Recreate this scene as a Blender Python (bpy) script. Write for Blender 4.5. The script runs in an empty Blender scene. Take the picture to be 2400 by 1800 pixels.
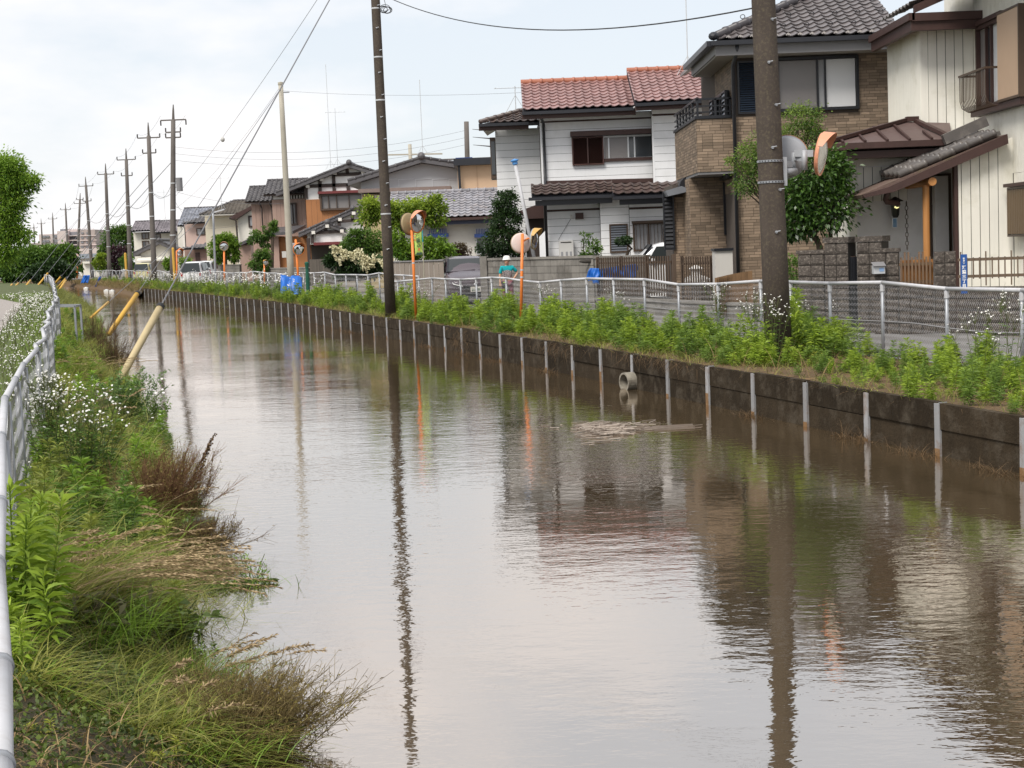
import bpy, bmesh, math, random
import numpy as np
from mathutils import Vector, Matrix
random.seed(7); rng = np.random.default_rng(11)
SC = bpy.context.scene
COL = SC.collection
# ---------------------------------------------------------------- camera
FPX, PITCH, ROLL, EYE = 3600.0, math.radians(5.13), math.radians(2.3), 1.85
cp, sp, cr, sr = math.cos(PITCH), math.sin(PITCH), math.cos(ROLL), math.sin(ROLL)
cam_d = bpy.data.cameras.new('camera'); cam = bpy.data.objects.new('camera', cam_d); COL.objects.link(cam)
cam_d.sensor_width = 36; cam_d.lens = 36 * FPX / 2400; cam_d.clip_start = 0.1; cam_d.clip_end = 5000
_up = Vector((0, sp, cp)); _r = Vector((1, 0, 0)); _f = Vector((0, cp, -sp))
cR = cr * _r - sr * _up; cU = sr * _r + cr * _up
m = Matrix((cR, cU, -_f)).transposed().to_4x4(); m.translation = (0, 0, EYE); cam.matrix_world = m
SC.camera = cam
# ---------------------------------------------------------------- sky
SUN_EL, SUN_AZ = math.radians(52), math.radians(215)      # azimuth clockwise from +Y: behind the camera, to its left
W = bpy.data.worlds.new('World'); SC.world = W; W.use_nodes = True
nt = W.node_tree; nt.nodes.clear()
def N(t, kind, **kw):
    n = t.nodes.new(kind)
    for k, v in kw.items():
        if k in n.inputs: n.inputs[k].default_value = v
        else: setattr(n, k, v)
    return n
sky = N(nt, 'ShaderNodeTexSky', sky_type='NISHITA', sun_disc=False, sun_elevation=SUN_EL, sun_rotation=SUN_AZ, air_density=1.0, dust_density=1.5, ozone_density=1.0)
tc = N(nt, 'ShaderNodeTexCoord')
mp = N(nt, 'ShaderNodeMapping'); mp.inputs['Scale'].default_value = (1, 1, 2.6); mp.inputs['Location'].default_value = (3.1, 0.4, 0.2)
nz = N(nt, 'ShaderNodeTexNoise', Scale=3.2, Detail=6.0, Roughness=0.52)
rp = N(nt, 'ShaderNodeValToRGB'); rp.color_ramp.elements[0].position = 0.44; rp.color_ramp.elements[1].position = 0.6
rp.color_ramp.elements[0].color = (0, 0, 0, 1); rp.color_ramp.elements[1].color = (1, 1, 1, 1)
veil = N(nt, 'ShaderNodeMix', data_type='RGBA'); veil.inputs['Factor'].default_value = .78; veil.inputs['B'].default_value = (5.75, 6.0, 6.3, 1)   # thin high cloud over the whole sky
mx = N(nt, 'ShaderNodeMix', data_type='RGBA')
mx.inputs['B'].default_value = (6.9, 6.75, 6.75, 1)                          # brighter soft cumulus
bg = N(nt, 'ShaderNodeBackground', Strength=0.1); wo = N(nt, 'ShaderNodeOutputWorld')
L = nt.links.new
L(tc.outputs['Generated'], mp.inputs['Vector']); L(mp.outputs[0], nz.inputs['Vector']); L(nz.outputs['Fac'], rp.inputs['Fac'])
L(sky.outputs[0], veil.inputs['A']); L(veil.outputs['Result'], mx.inputs['A'])
L(rp.outputs['Color'], mx.inputs['Factor']); L(mx.outputs['Result'], bg.inputs['Color']); L(bg.outputs[0], wo.inputs['Surface'])
# ---------------------------------------------------------------- sun (soft, through thin cloud)
sd = bpy.data.lights.new('sun', 'SUN'); sun = bpy.data.objects.new('sun', sd); COL.objects.link(sun)
sd.energy = 2.5; sd.angle = math.radians(24); sd.color = (1, .955, .88)
_d = Vector((math.sin(SUN_AZ) * math.cos(SUN_EL), math.cos(SUN_AZ) * math.cos(SUN_EL), math.sin(SUN_EL)))
sun.rotation_euler = _d.to_track_quat('Z', 'Y').to_euler(); sun.location = (-20, -20, 40)
# ---------------------------------------------------------------- exposure
SC.view_settings.view_transform = 'Standard'; SC.view_settings.look = 'None'
SC.view_settings.exposure = 0.66; SC.view_settings.gamma = 1; SC.view_settings.use_curve_mapping = False
SC.render.engine = 'CYCLES'; SC.cycles.use_denoising = True
SC.cycles.max_bounces = 6; SC.cycles.diffuse_bounces = 3; SC.cycles.glossy_bounces = 3; SC.cycles.transparent_max_bounces = 8; SC.cycles.transmission_bounces = 3
SC.cycles.caustics_reflective = False; SC.cycles.caustics_refractive = False
# ================================================================ helpers
def ray(U, V):
    du, dv = U - 1200, V - 900
    u = (cr * du - sr * dv) / FPX; v = (sr * du + cr * dv) / FPX
    return u, cp - sp * v, -sp - cp * v
def at(U, V, Y):
    x, y, z = ray(U, V); return Vector((x / y * Y, Y, EYE + z / y * Y))
def gp(U, V, z=0.0):
    x, y, d = ray(U, V); t = (z - EYE) / d; return Vector((x * t, y * t, z))
def zm(x0, y0, k): return lambda x, y: (x0 + k * x, y0 + k * y)
Z1, Z2, Z3, Z4, Z5, Z6 = zm(1600, 0, .36166), zm(1600, 400, .36166), zm(1000, 100, .31646), zm(900, 400, .31646), zm(500, 300, .27125), zm(0, 200, .27125)
class Zone:                      # a measured view of the place: x(u,v), z(u,v) on a facade that stands at distance Y
    def __init__(s, f, Y): s.f, s.Y = f, Y
    def p(s, a, b, Y=None): return at(*s.f(a, b), s.Y if Y is None else Y)
    def rect(s, a0, b0, a1, b1, Y=None):
        c0 = s.p(a0, (b0 + b1) / 2, Y); c1 = s.p(a1, (b0 + b1) / 2, Y); t = s.p((a0 + a1) / 2, b0, Y); b = s.p((a0 + a1) / 2, b1, Y)
        return c0.x, c1.x, b.z, t.z
LOC = {}
class MB:
    def __init__(s): s.v, s.f, s.k, s.cur = [], [], [], .5
    def add(s, vs, fs):
        o = len(s.v); s.v += [tuple(q) for q in vs]; s.f += [tuple(i + o for i in f) for f in fs]; s.k += [s.cur] * len(fs); return s
    def box(s, x0, x1, y0, y1, z0, z1):
        return s.add([(x0, y0, z0), (x1, y0, z0), (x1, y1, z0), (x0, y1, z0), (x0, y0, z1), (x1, y0, z1), (x1, y1, z1), (x0, y1, z1)],
                     [(3, 2, 1, 0), (4, 5, 6, 7), (0, 1, 5, 4), (1, 2, 6, 5), (2, 3, 7, 6), (3, 0, 4, 7)])
    def frame(s, o, u, v, n, a0, a1, b0, b1, c0, c1):       # a box in the frame (o; u, v, n)
        P = [o + u * a + v * b + n * c for c in (c0, c1) for a, b in ((a0, b0), (a1, b0), (a1, b1), (a0, b1))]
        return s.add(P, [(3, 2, 1, 0), (4, 5, 6, 7), (0, 1, 5, 4), (1, 2, 6, 5), (2, 3, 7, 6), (3, 0, 4, 7)])
    def bar(s, a, b, w, h=None, up=Vector((0, 0, 1))):
        a, b = Vector(a), Vector(b); h = h or w; d = (b - a)
        l = d.length; d.normalize(); sd_ = d.cross(up)
        if sd_.length < 1e-4: sd_ = d.cross(Vector((0, 1, 0)))
        sd_.normalize(); n = sd_.cross(d)
        return s.frame(a, d, sd_, n, 0, l, -w / 2, w / 2, -h / 2, h / 2)
    def tube(s, pts, r, n=8, cap=True):
        pts = [Vector(p) for p in pts]; m_ = len(pts); rr = r if hasattr(r, '__len__') else [r] * m_
        t0 = (pts[1] - pts[0]).normalized(); ref = Vector((0, 0, 1)) if abs(t0.z) < .9 else Vector((1, 0, 0))
        a = t0.cross(ref).normalized(); vs = []
        for i, p in enumerate(pts):
            t = (pts[min(i + 1, m_ - 1)] - pts[max(i - 1, 0)]).normalized()
            a = (a - t * a.dot(t)).normalized(); b = t.cross(a)
            vs += [p + (a * math.cos(2 * math.pi * k / n) + b * math.sin(2 * math.pi * k / n)) * rr[i] for k in range(n)]
        fs = [(i * n + k, i * n + (k + 1) % n, (i + 1) * n + (k + 1) % n, (i + 1) * n + k) for i in range(m_ - 1) for k in range(n)]
        if cap: fs += [tuple(range(n - 1, -1, -1)), tuple(range((m_ - 1) * n, m_ * n))]
        return s.add(vs, fs)
    def prism(s, poly, vec):
        poly = [Vector(p) for p in poly]; n = len(poly); vec = Vector(vec)
        return s.add(poly + [p + vec for p in poly], [tuple(range(n - 1, -1, -1)), tuple(range(n, 2 * n))] + [(i, (i + 1) % n, n + (i + 1) % n, n + i) for i in range(n)])
    def lathe(s, o, ax, prof, n=20, sq=None):                # prof = (radius, height along ax)
        o, ax = Vector(o), Vector(ax).normalized(); ref = Vector((0, 0, 1)) if abs(ax.z) < .9 else Vector((1, 0, 0))
        a = ax.cross(ref).normalized(); b = ax.cross(a); vs = []
        for r, h in prof: vs += [o + ax * h + (a * math.cos(2 * math.pi * k / n) + b * math.sin(2 * math.pi * k / n)) * r for k in range(n)]
        fs = [(i * n + k, i * n + (k + 1) % n, (i + 1) * n + (k + 1) % n, (i + 1) * n + k) for i in range(len(prof) - 1) for k in range(n)]
        return s.add(vs, fs)
    def ico(s, c, r, sub=1, jit=0.0):
        bm = bmesh.new(); bmesh.ops.create_icosphere(bm, subdivisions=sub, radius=1)
        rx = r if hasattr(r, '__len__') else (r, r, r); bm.verts.ensure_lookup_table()
        vs = []
        for q in bm.verts:
            j = 1 + random.uniform(-jit, jit); vs.append((c[0] + q.co.x * rx[0] * j, c[1] + q.co.y * rx[1] * j, c[2] + q.co.z * rx[2] * j))
        fs = [tuple(w.index for w in f.verts) for f in bm.faces]; bm.free(); return s.add(vs, fs)
    def mesh(s, name, off=Vector((0, 0, 0)), smooth=False):
        me = bpy.data.meshes.new(name); me.from_pydata([(a - off.x, b - off.y, c - off.z) for a, b, c in s.v], [], s.f)
        at_ = me.attributes.new('k', 'FLOAT', 'FACE'); at_.data.foreach_set('value', s.k)
        if smooth: me.polygons.foreach_set('use_smooth', [True] * len(me.polygons))
        me.update(); return me
    def build(s, name, mat, parent=None, smooth=False, kind=None, label=None, bevel=0, fix=False):
        off = LOC.get(parent, Vector((0, 0, 0))) if parent else Vector((0, 0, 0))
        me = s.mesh(name, off, smooth)
        if bevel or fix:
            bm = bmesh.new(); bm.from_mesh(me)
            if fix: bmesh.ops.recalc_face_normals(bm, faces=bm.faces)
            if bevel: bmesh.ops.bevel(bm, geom=[e for e in bm.edges if e.is_manifold and e.calc_face_angle(0) > .5], offset=bevel, segments=2, profile=.6, affect='EDGES', clamp_overlap=True)
            bm.to_mesh(me); bm.free()
        return obj(name, me, mat, parent, kind, label)
def obj(name, me, mat, parent=None, kind=None, label=None):
    o = bpy.data.objects.new(name, me); COL.objects.link(o)
    if mat is not None and len(me.materials) == 0: me.materials.append(mat)
    if parent: o.parent = parent; LOC[o] = LOC.get(parent, Vector((0, 0, 0)))
    if kind: o['kind'] = kind
    if label: o['label'] = label
    return o
def tag(o, label, cat, group=None, kind=None):
    o['label'] = label; o['category'] = cat
    if group: o['group'] = group
    if kind: o['kind'] = kind
    return o
def thing(name, label, cat, loc=(0, 0, 0), group=None, rz=0):
    o = bpy.data.objects.new(name, None); COL.objects.link(o); o.location = loc; o.rotation_euler = (0, 0, rz); o.empty_display_size = .2
    LOC[o] = Vector(loc); return tag(o, label, cat, group)
def local(o): LOC[o] = Vector((0, 0, 0))                     # parts of o are given in its own frame
def dup(o, loc, rz=0, label=None, group=None, sc=None):
    r = o.copy(); COL.objects.link(r); r.location = loc; r.rotation_euler = (0, 0, rz)
    if sc: r.scale = (sc, sc, sc)
    if label: r['label'] = label
    if group: r['group'] = group
    for c in o.children:
        d = c.copy(); COL.objects.link(d); d.parent = r
        for g in c.children:
            e = g.copy(); COL.objects.link(e); e.parent = d
    return r
def inst(name, me, parent, mtx):                             # one of many alike pieces that share a mesh
    o = bpy.data.objects.new(name, me); COL.objects.link(o); o.parent = parent; o.matrix_local = mtx; return o
def np_mesh(name, V, F, k=None, smooth=False):               # V (n,3), F (m,3|4) arrays
    me = bpy.data.meshes.new(name); V = np.asarray(V, np.float32); F = np.asarray(F, np.int32); n, w = F.shape
    me.vertices.add(len(V)); me.vertices.foreach_set('co', V.ravel()); me.loops.add(n * w); me.loops.foreach_set('vertex_index', F.ravel())
    me.polygons.add(n); me.polygons.foreach_set('loop_start', np.arange(0, n * w, w, dtype=np.int32)); me.polygons.foreach_set('loop_total', np.full(n, w, np.int32))
    if smooth: me.polygons.foreach_set('use_smooth', np.ones(n, bool))
    me.update(calc_edges=True)
    a = me.attributes.new('k', 'FLOAT', 'FACE'); a.data.foreach_set('value', np.asarray(k if k is not None else np.full(n, .5), np.float32)); return me
# ---------------------------------------------------------------- materials
MATS = {}
def mat(name, col, rough=.8, var=.18, scale=2.5, bump=0., bscale=40., metal=0., spec=.4, rnd=0., attr=0., streak=0., dirt=None, dirt_amt=0., dscale=1.2, col2=None, coat=0., emit=0., trans=0., hs=1.):
    if name in MATS: return MATS[name]
    m_ = bpy.data.materials.new(name); m_.use_nodes = True; t = m_.node_tree; ln = t.links.new
    b = t.nodes['Principled BSDF']; out = t.nodes['Material Output']
    geo = N(t, 'ShaderNodeNewGeometry')
    mpn = N(t, 'ShaderNodeMapping'); mpn.inputs['Scale'].default_value = (1, 1, hs); ln(geo.outputs['Position'], mpn.inputs[0])
    nz_ = N(t, 'ShaderNodeTexNoise', Scale=scale, Detail=5., Roughness=.6); ln(mpn.outputs[0], nz_.inputs['Vector'])
    def math_(op, a, c):
        q = N(t, 'ShaderNodeMath', operation=op)
        for i, x in enumerate((a, c)):
            if isinstance(x, (int, float)): q.inputs[i].default_value = x
            else: ln(x, q.inputs[i])
        return q.outputs[0]
    f = math_('MULTIPLY_ADD', nz_.outputs['Fac'], var * 2.4); f.node.inputs[2].default_value = 1 - var * 1.2
    if rnd:
        oi = N(t, 'ShaderNodeObjectInfo'); g = math_('MULTIPLY_ADD', oi.outputs['Random'], rnd * 2); g.node.inputs[2].default_value = 1 - rnd; f = math_('MULTIPLY', f, g)
    if attr or col2:
        an = N(t, 'ShaderNodeAttribute', attribute_name='k')
    if attr:
        g = math_('MULTIPLY_ADD', an.outputs['Fac'], attr * 2); g.node.inputs[2].default_value = 1 - attr; f = math_('MULTIPLY', f, g)
    if streak:
        ms = N(t, 'ShaderNodeMapping'); ms.inputs['Scale'].default_value = (9, 9, .5); ln(geo.outputs['Position'], ms.inputs[0])
        ns = N(t, 'ShaderNodeTexNoise', Scale=1., Detail=4., Roughness=.65); ln(ms.outputs[0], ns.inputs['Vector'])
        g = math_('MULTIPLY_ADD', ns.outputs['Fac'], streak * 2); g.node.inputs[2].default_value = 1 - streak; f = math_('MULTIPLY', f, g)
    base = N(t, 'ShaderNodeRGB'); base.outputs[0].default_value = (*col, 1); cur = base.outputs[0]
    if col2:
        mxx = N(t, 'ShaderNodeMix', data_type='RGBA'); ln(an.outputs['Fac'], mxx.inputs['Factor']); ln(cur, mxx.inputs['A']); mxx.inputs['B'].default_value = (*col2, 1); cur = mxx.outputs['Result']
    vm = N(t, 'ShaderNodeVectorMath', operation='SCALE'); ln(cur, vm.inputs[0]); ln(f, vm.inputs['Scale']); cur = vm.outputs[0]
    if dirt:
        nd = N(t, 'ShaderNodeTexNoise', Scale=dscale, Detail=7., Roughness=.68); ln(geo.outputs['Position'], nd.inputs['Vector'])
        rr = N(t, 'ShaderNodeValToRGB'); rr.color_ramp.elements[0].position = .5; rr.color_ramp.elements[1].position = .72
        rr.color_ramp.elements[1].color = (dirt_amt, dirt_amt, dirt_amt, 1); ln(nd.outputs['Fac'], rr.inputs[0])
        md = N(t, 'ShaderNodeMix', data_type='RGBA'); ln(rr.outputs[0], md.inputs['Factor']); ln(cur, md.inputs['A']); md.inputs['B'].default_value = (*dirt, 1); cur = md.outputs['Result']
    ln(cur, b.inputs['Base Color']); b.inputs['Roughness'].default_value = rough; b.inputs['Metallic'].default_value = metal; b.inputs['Specular IOR Level'].default_value = spec
    if coat: b.inputs['Coat Weight'].default_value = coat; b.inputs['Coat Roughness'].default_value = .05
    if emit: ln(cur, b.inputs['Emission Color']); b.inputs['Emission Strength'].default_value = emit
    if bump:
        nb = N(t, 'ShaderNodeTexNoise', Scale=bscale, Detail=4.); ln(geo.outputs['Position'], nb.inputs['Vector'])
        bp = N(t, 'ShaderNodeBump', Strength=bump, Distance=.02); ln(nb.outputs['Fac'], bp.inputs['Height']); ln(bp.outputs[0], b.inputs['Normal'])
    if trans:
        tr = N(t, 'ShaderNodeBsdfTranslucent'); ms_ = N(t, 'ShaderNodeMixShader', Fac=trans)
        ln(cur, tr.inputs['Color']); ln(b.outputs[0], ms_.inputs[1]); ln(tr.outputs[0], ms_.inputs[2]); ln(ms_.outputs[0], out.inputs['Surface'])
    MATS[name] = m_; return m_
def rgb(r, g, b):
    f = lambda c: (c / 255 / 12.92) if c / 255 <= .04045 else ((c / 255 + .055) / 1.055) ** 2.4
    return f(r), f(g), f(b)
# ================================================================ lie of the land (z = 0 is the road; water at WZ)
WZ, WTOP = -.60, -.02
def curve(pts):
    ys = np.array([p[0] for p in pts], float); xs = np.array([p[1] for p in pts], float)
    yy = np.linspace(ys[0], ys[-1], 900); xx = np.interp(yy, ys, xs); k = np.ones(15) / 15
    xs_ = np.convolve(np.pad(xx, 7, mode='reflect', reflect_type='odd'), k, 'valid')
    return lambda y: float(np.interp(y, yy, xs_)) if np.isscalar(y) else np.interp(y, yy, xs_)
Xw = curve([(-6, 10.9), (4, 8.1), (8, 7.0), (15.3, 4.92), (18.4, 4.05), (22.8, 2.78), (28.8, 1.05), (39.65, -2.28), (43.8, -3.6), (48.5, -5.2), (58, -8.0), (64.4, -10.1), (72, -12.9), (77.4, -14.8), (85, -17.5), (93.5, -20.6), (100, -23), (107.5, -26), (120, -29.8), (132, -34), (145, -38.6), (160, -44.5), (185, -55), (230, -76)])
Xl = curve([(-6, 2.2), (2, .35), (5, -.55), (7.2, -1.2), (8.5, -1.75), (10, -2.35), (12, -2.6), (14, -3.05), (16, -3.4), (20, -4.6), (26, -6.3), (33, -8.5), (45, -11.8), (61, -16.2), (85, -23), (107, -30), (130, -37.6), (150, -44), (165, -49.5), (185, -58), (230, -79)])
Xr = curve([(-6, 2), (1.5, -.51), (2.87, -1.06), (3.86, -1.41), (7.17, -2.5), (11.75, -3.83), (13.3, -4.25), (18.2, -5.62), (23, -6.95), (27.6, -8.3), (37.4, -11.1), (40, -11.75), (56.7, -16.7), (76, -22.4), (107, -31.6), (139, -41.3), (160, -48.6), (230, -81)])   # the left rail
def Xf(y): return Xw(y) + float(np.interp(y, [15, 30, 45, 70, 120], [2.7, 2.5, 2.0, 1.9, 1.9]))                          # the right fence
WALL_END = 107.0
def sheet(name, rows, m_, smooth=False):          # rows = list of equal-length point lists
    n = len(rows[0]); V = np.array([p for r in rows for p in r]); F = [(i * n + j, i * n + j + 1, (i + 1) * n + j + 1, (i + 1) * n + j) for i in range(len(rows) - 1) for j in range(n - 1)]
    o = obj(name, np_mesh(name, V, np.array(F), smooth=smooth), m_); o['kind'] = 'structure'; return o
YS = list(np.concatenate([np.linspace(-6, 40, 93), np.linspace(41.5, 120, 54), np.linspace(123, 230, 36)]))
def nz2(x, y, s=1.): return math.sin(x * 2.1 * s + 1.3 * math.sin(y * 1.7 * s)) * .5 + math.sin(y * 3.3 * s + x * 1.1 * s + 2) * .5
m_soil = mat('soil', (.1, .062, .03), .95, .4, 6., bump=.6, bscale=25, dirt=(.2, .125, .055), dirt_amt=.8, dscale=3)
m_bank = mat('bank_soil', (.045, .038, .02), .95, .4, 5., bump=.6, bscale=25, dirt=(.04, .06, .015), dirt_amt=.8, dscale=4)
m_ground = mat('lot_ground', (.2, .175, .14), .95, .25, 1.5, bump=.4, dirt=(.08, .09, .04), dirt_amt=.5)
m_asph = mat('asphalt', (.185, .175, .168), .9, .16, 1.3, bump=.5, bscale=160, dirt=(.11, .105, .1), dirt_amt=.6, dscale=.8)
# water
wm = bpy.data.materials.new('canal_water'); wm.use_nodes = True; t = wm.node_tree; ln = t.links.new; b = t.nodes['Principled BSDF']
geo = N(t, 'ShaderNodeNewGeometry')
t.nodes.remove(b); dif = N(t, 'ShaderNodeBsdfDiffuse', Color=(.09, .065, .035, 1)); glo = N(t, 'ShaderNodeBsdfGlossy', Color=(.96, .9, .85, 1), Roughness=.025); fre = N(t, 'ShaderNodeFresnel', IOR=1.5); mr_ = N(t, 'ShaderNodeMapRange'); mr_.inputs['To Min'].default_value = .56; mixw = N(t, 'ShaderNodeMixShader')
ln(fre.outputs[0], mr_.inputs[0]); ln(mr_.outputs[0], mixw.inputs[0]); ln(dif.outputs[0], mixw.inputs[1]); ln(glo.outputs[0], mixw.inputs[2]); ln(mixw.outputs[0], t.nodes['Material Output'].inputs['Surface'])
def wn(sx, sy, sc, det, rot=0.):
    a = N(t, 'ShaderNodeMapping'); a.inputs['Scale'].default_value = (sx, sy, 1); a.inputs['Rotation'].default_value = (0, 0, rot); ln(geo.outputs['Position'], a.inputs[0])
    q = N(t, 'ShaderNodeTexNoise', Scale=sc, Detail=det, Roughness=.55); ln(a.outputs[0], q.inputs['Vector']); return q.outputs['Fac']
fine = wn(.65, 1.25, 7.5, 3., .25); broad = wn(.5, 1., 1.3, 2., .15); patch = wn(.3, .5, .45, 3., .4)
pr = N(t, 'ShaderNodeMapRange'); pr.inputs['From Min'].default_value = .38; pr.inputs['From Max'].default_value = .62; pr.inputs['To Min'].default_value = .3; pr.inputs['To Max'].default_value = 1.; ln(patch, pr.inputs[0])
m1 = N(t, 'ShaderNodeMath', operation='MULTIPLY'); ln(fine, m1.inputs[0]); ln(pr.outputs[0], m1.inputs[1])
m2 = N(t, 'ShaderNodeMath', operation='MULTIPLY_ADD'); ln(broad, m2.inputs[0]); m2.inputs[1].default_value = .9; ln(m1.outputs[0], m2.inputs[2])
bpn = N(t, 'ShaderNodeBump', Strength=.27, Distance=.018); ln(m2.outputs[0], bpn.inputs['Height']); ln(bpn.outputs[0], glo.inputs['Normal']); ln(bpn.outputs[0], fre.inputs['Normal'])
sheet('water', [[(Xl(y) - 1.2, y, WZ), (.5 * (Xl(y) + Xw(y)), y, WZ), (Xw(y) + .25 + (3 if y > WALL_END + 1 else 0), y, WZ)] for y in YS], wm)
# right bank strip between wall and fence, road, and the lots behind
def strip_z(y, f): return WTOP - .03 + .05 * f + .025 * nz2(y, f * 3)
rows = []
for y in YS:
    x0, x1 = Xw(y) + .05, Xf(y) + .35
    if y < WALL_END - 2: rows.append([(x0 + (x1 - x0) * f, y, strip_z(y, f)) for f in (0, .2, .4, .6, .8, 1)])
    else: rows.append([(x0 - .6 + (x1 - x0 + .6) * f, y, -.85 + .85 * min(1, f * 2.2) ** .8) for f in (0, .2, .4, .6, .8, 1)])
bank_r = sheet('bank', rows, m_soil)
road = sheet('road', [[(Xf(y) + .3, y, .012), (Xf(y) + 1.9, y, .03), (Xf(y) + 3.75 + max(0, (y - 50)) * .01, y, .02)] for y in YS], m_asph)
sheet('ground', [[(Xf(y) + .32, y, -.02), (Xf(y) + 40, y, -.02), (Xf(y) + 1500, y, -.02)] for y in YS + [600, 2500]], m_ground)
# left bank, verge, path, field
def lz(y, x):                    # height of the left bank
    a, c = Xl(y), Xr(y) + .15
    f = (a - x) / max(.2, a - c); f = max(-.4, f)
    return (WZ - .1 + (.1 - WZ - .12) * min(1, max(f, -.3)) ** 1 if f >= 0 else WZ - .1 + f * .8) + (.06 * nz2(x * 3, y * 2) if f < 1 else 0)
rows = []
for y in YS:
    a, c = Xl(y) + .45, Xr(y) - .2
    rows.append([(a + (c - a) * f, y, lz(y, a + (c - a) * f)) for f in np.linspace(0, 1, 12)])
bank_l = sheet('bank', rows, m_bank, True)
m_path = mat('path_asphalt', (.3, .27, .25), .9, .15, 1.2, bump=.4, bscale=150, dirt=(.22, .17, .12), dirt_amt=.6)
def Xp(y): return Xr(y) - float(np.interp(y, [0, 30, 55, 75, 100, 150], [1.2, 1.7, 1.6, 1.5, 4.5, 8]))
sheet('verge', [[(Xr(y) - .15, y, -.12), (Xr(y) - .8, y, -.03), (Xp(y) - .05, y, -.01)] for y in YS], mat('verge_soil', (.07, .085, .025), .95, .4, 5.))
sheet('path', [[(Xp(y), y, .0), (Xp(y) - 1.5, y, .02), (Xp(y) - 3.2, y, .0)] for y in YS], m_path)
sheet('field', [[(Xp(y) - 3.15, y, -.02), (Xp(y) - 30, y, -.02), (Xp(y) - 1200, y, -.02)] for y in YS + [600, 2500]], mat('field_grass', (.06, .09, .025), .95, .3, 2.))
# ================================================================ retaining wall: H-beams and two courses of concrete boards per bay
m_conc = mat('wall_concrete', (.033, .024, .015), .95, .5, 3.2, spec=.12, bump=.55, bscale=30, streak=.45, dirt=(.095, .078, .058), dirt_amt=.9, dscale=3.0, rnd=.28)
m_beam = mat('galvanised_beam', (.33, .33, .335), .6, .25, 4, metal=.2, streak=.4, dirt=(.16, .08, .03), dirt_amt=.85, dscale=4, rnd=.15)
m_rust = mat('rust', (.22, .12, .05), .85, .35, 9, dirt=(.3, .25, .18), dirt_amt=.6, dscale=14); ZA_ = Vector((0, 0, 1))
wall = thing('retaining_wall', 'dark stained concrete board retaining wall with steel posts along the canal', 'retaining wall', (Xw(15), 15, 0))
s, ys_b = 5.0, []
y = 6.0
while y < WALL_END:
    ys_b.append(y); dx = (Xw(y + .5) - Xw(y - .5)); y += 1.56 / math.hypot(1, dx)
for i in range(len(ys_b) - 1):
    y0, y1 = ys_b[i], ys_b[i + 1]; a, c = Vector((Xw(y0), y0, 0)), Vector((Xw(y1), y1, 0)); d = (c - a); l = d.length; d.normalize(); n = Vector((-d.y, d.x, 0))     # n points to the water
    if n.x > 0: n = -n
    for k, (z0, z1, o_) in enumerate(((WZ - .5, -.315, .0), (-.308, WTOP, .012))):
        q = MB(); q.frame(a, d, Vector((0, 0, 1)), n, .025, l - .025, z0, z1 + random.uniform(-.012, .01), -.1, -.03 + o_ + random.uniform(-.008, .008)); q.build('concrete_board', m_conc, wall)
    q = MB(); q.frame(a, d, Vector((0, 0, 1)), n, -.05, .05, WZ - .5, WTOP - .008 + random.uniform(-.012, .006), -.03, .0).frame(a, d, Vector((0, 0, 1)), n, -.006, .006, WZ - .5, WTOP, -.13, -.031)
    sh_ = random.uniform(-.012, .012); q.v = [(vx + sh_ * d.x * (vz - WZ) * 1.5, vy + sh_ * d.y * (vz - WZ) * 1.5, vz) for vx, vy, vz in q.v]
    bo = q.build('steel_post', m_beam, wall)
    if y0 < 60: q = MB(); q.frame(a, d, ZA_, n, -.049, .049, WZ - .02, WZ + random.choice((.03, .06, .1, .16)) * random.uniform(.6, 1.2), .001, .003); q.build('rust_stain', m_rust, bo)
# drain pipe through the wall
p = gp(1478, 921, -.55); yy = 25.6
m_pipe = mat('concrete_pipe', (.27, .245, .2), .8, .3, 8, streak=.3, dirt=(.08, .06, .04), dirt_amt=.85, dscale=5)
pc = at(1484, 894, 25.5); pc = Vector((Xw(25.5), 25.5, pc.z)); dn = Vector((-.9, -.44, 0)).normalized()
q = MB(); q.lathe(pc + dn * -.2, dn, [(.16, 0), (.16, .36), (.13, .36), (.13, .05), (.0, .05)], 24)
tag(q.build('drain_pipe', m_pipe, smooth=False), 'short pale concrete drain pipe jutting from the retaining wall', 'pipe')
# ================================================================ house kit
XA, YA_, ZA = Vector((1, 0, 0)), Vector((0, 1, 0)), Vector((0, 0, 1))
m_glass = mat('window_glass', (.035, .04, .045), .06, .1, 2, spec=.8)
m_glass_l = mat('curtained_glass', (.3, .3, .31), .12, .15, 2, spec=.7)
m_glass_w = mat('white_blind_glass', (.66, .66, .67), .15, .05, 2, spec=.6)
m_glass_g = mat('grey_screen_glass', (.2, .185, .18), .3, .08, 2, spec=.5)
m_black = mat('black_aluminium', (.012, .013, .017), .35, .1, 3)
m_dkmetal = mat('dark_gutter', (.02, .021, .026), .4, .15, 3)
m_bronze = mat('bronze_aluminium', (.075, .048, .032), .45, .15, 3)
m_silver = mat('silver_aluminium', (.55, .56, .57), .4, .08, 3, metal=.3)
m_brown = mat('brown_trim', (.052, .026, .022), .55, .22, 4, streak=.2)
m_backing = mat('joint_backing', (.05, .044, .038), .9, .1, 3)  # dark backing seen through joints and slots
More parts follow.
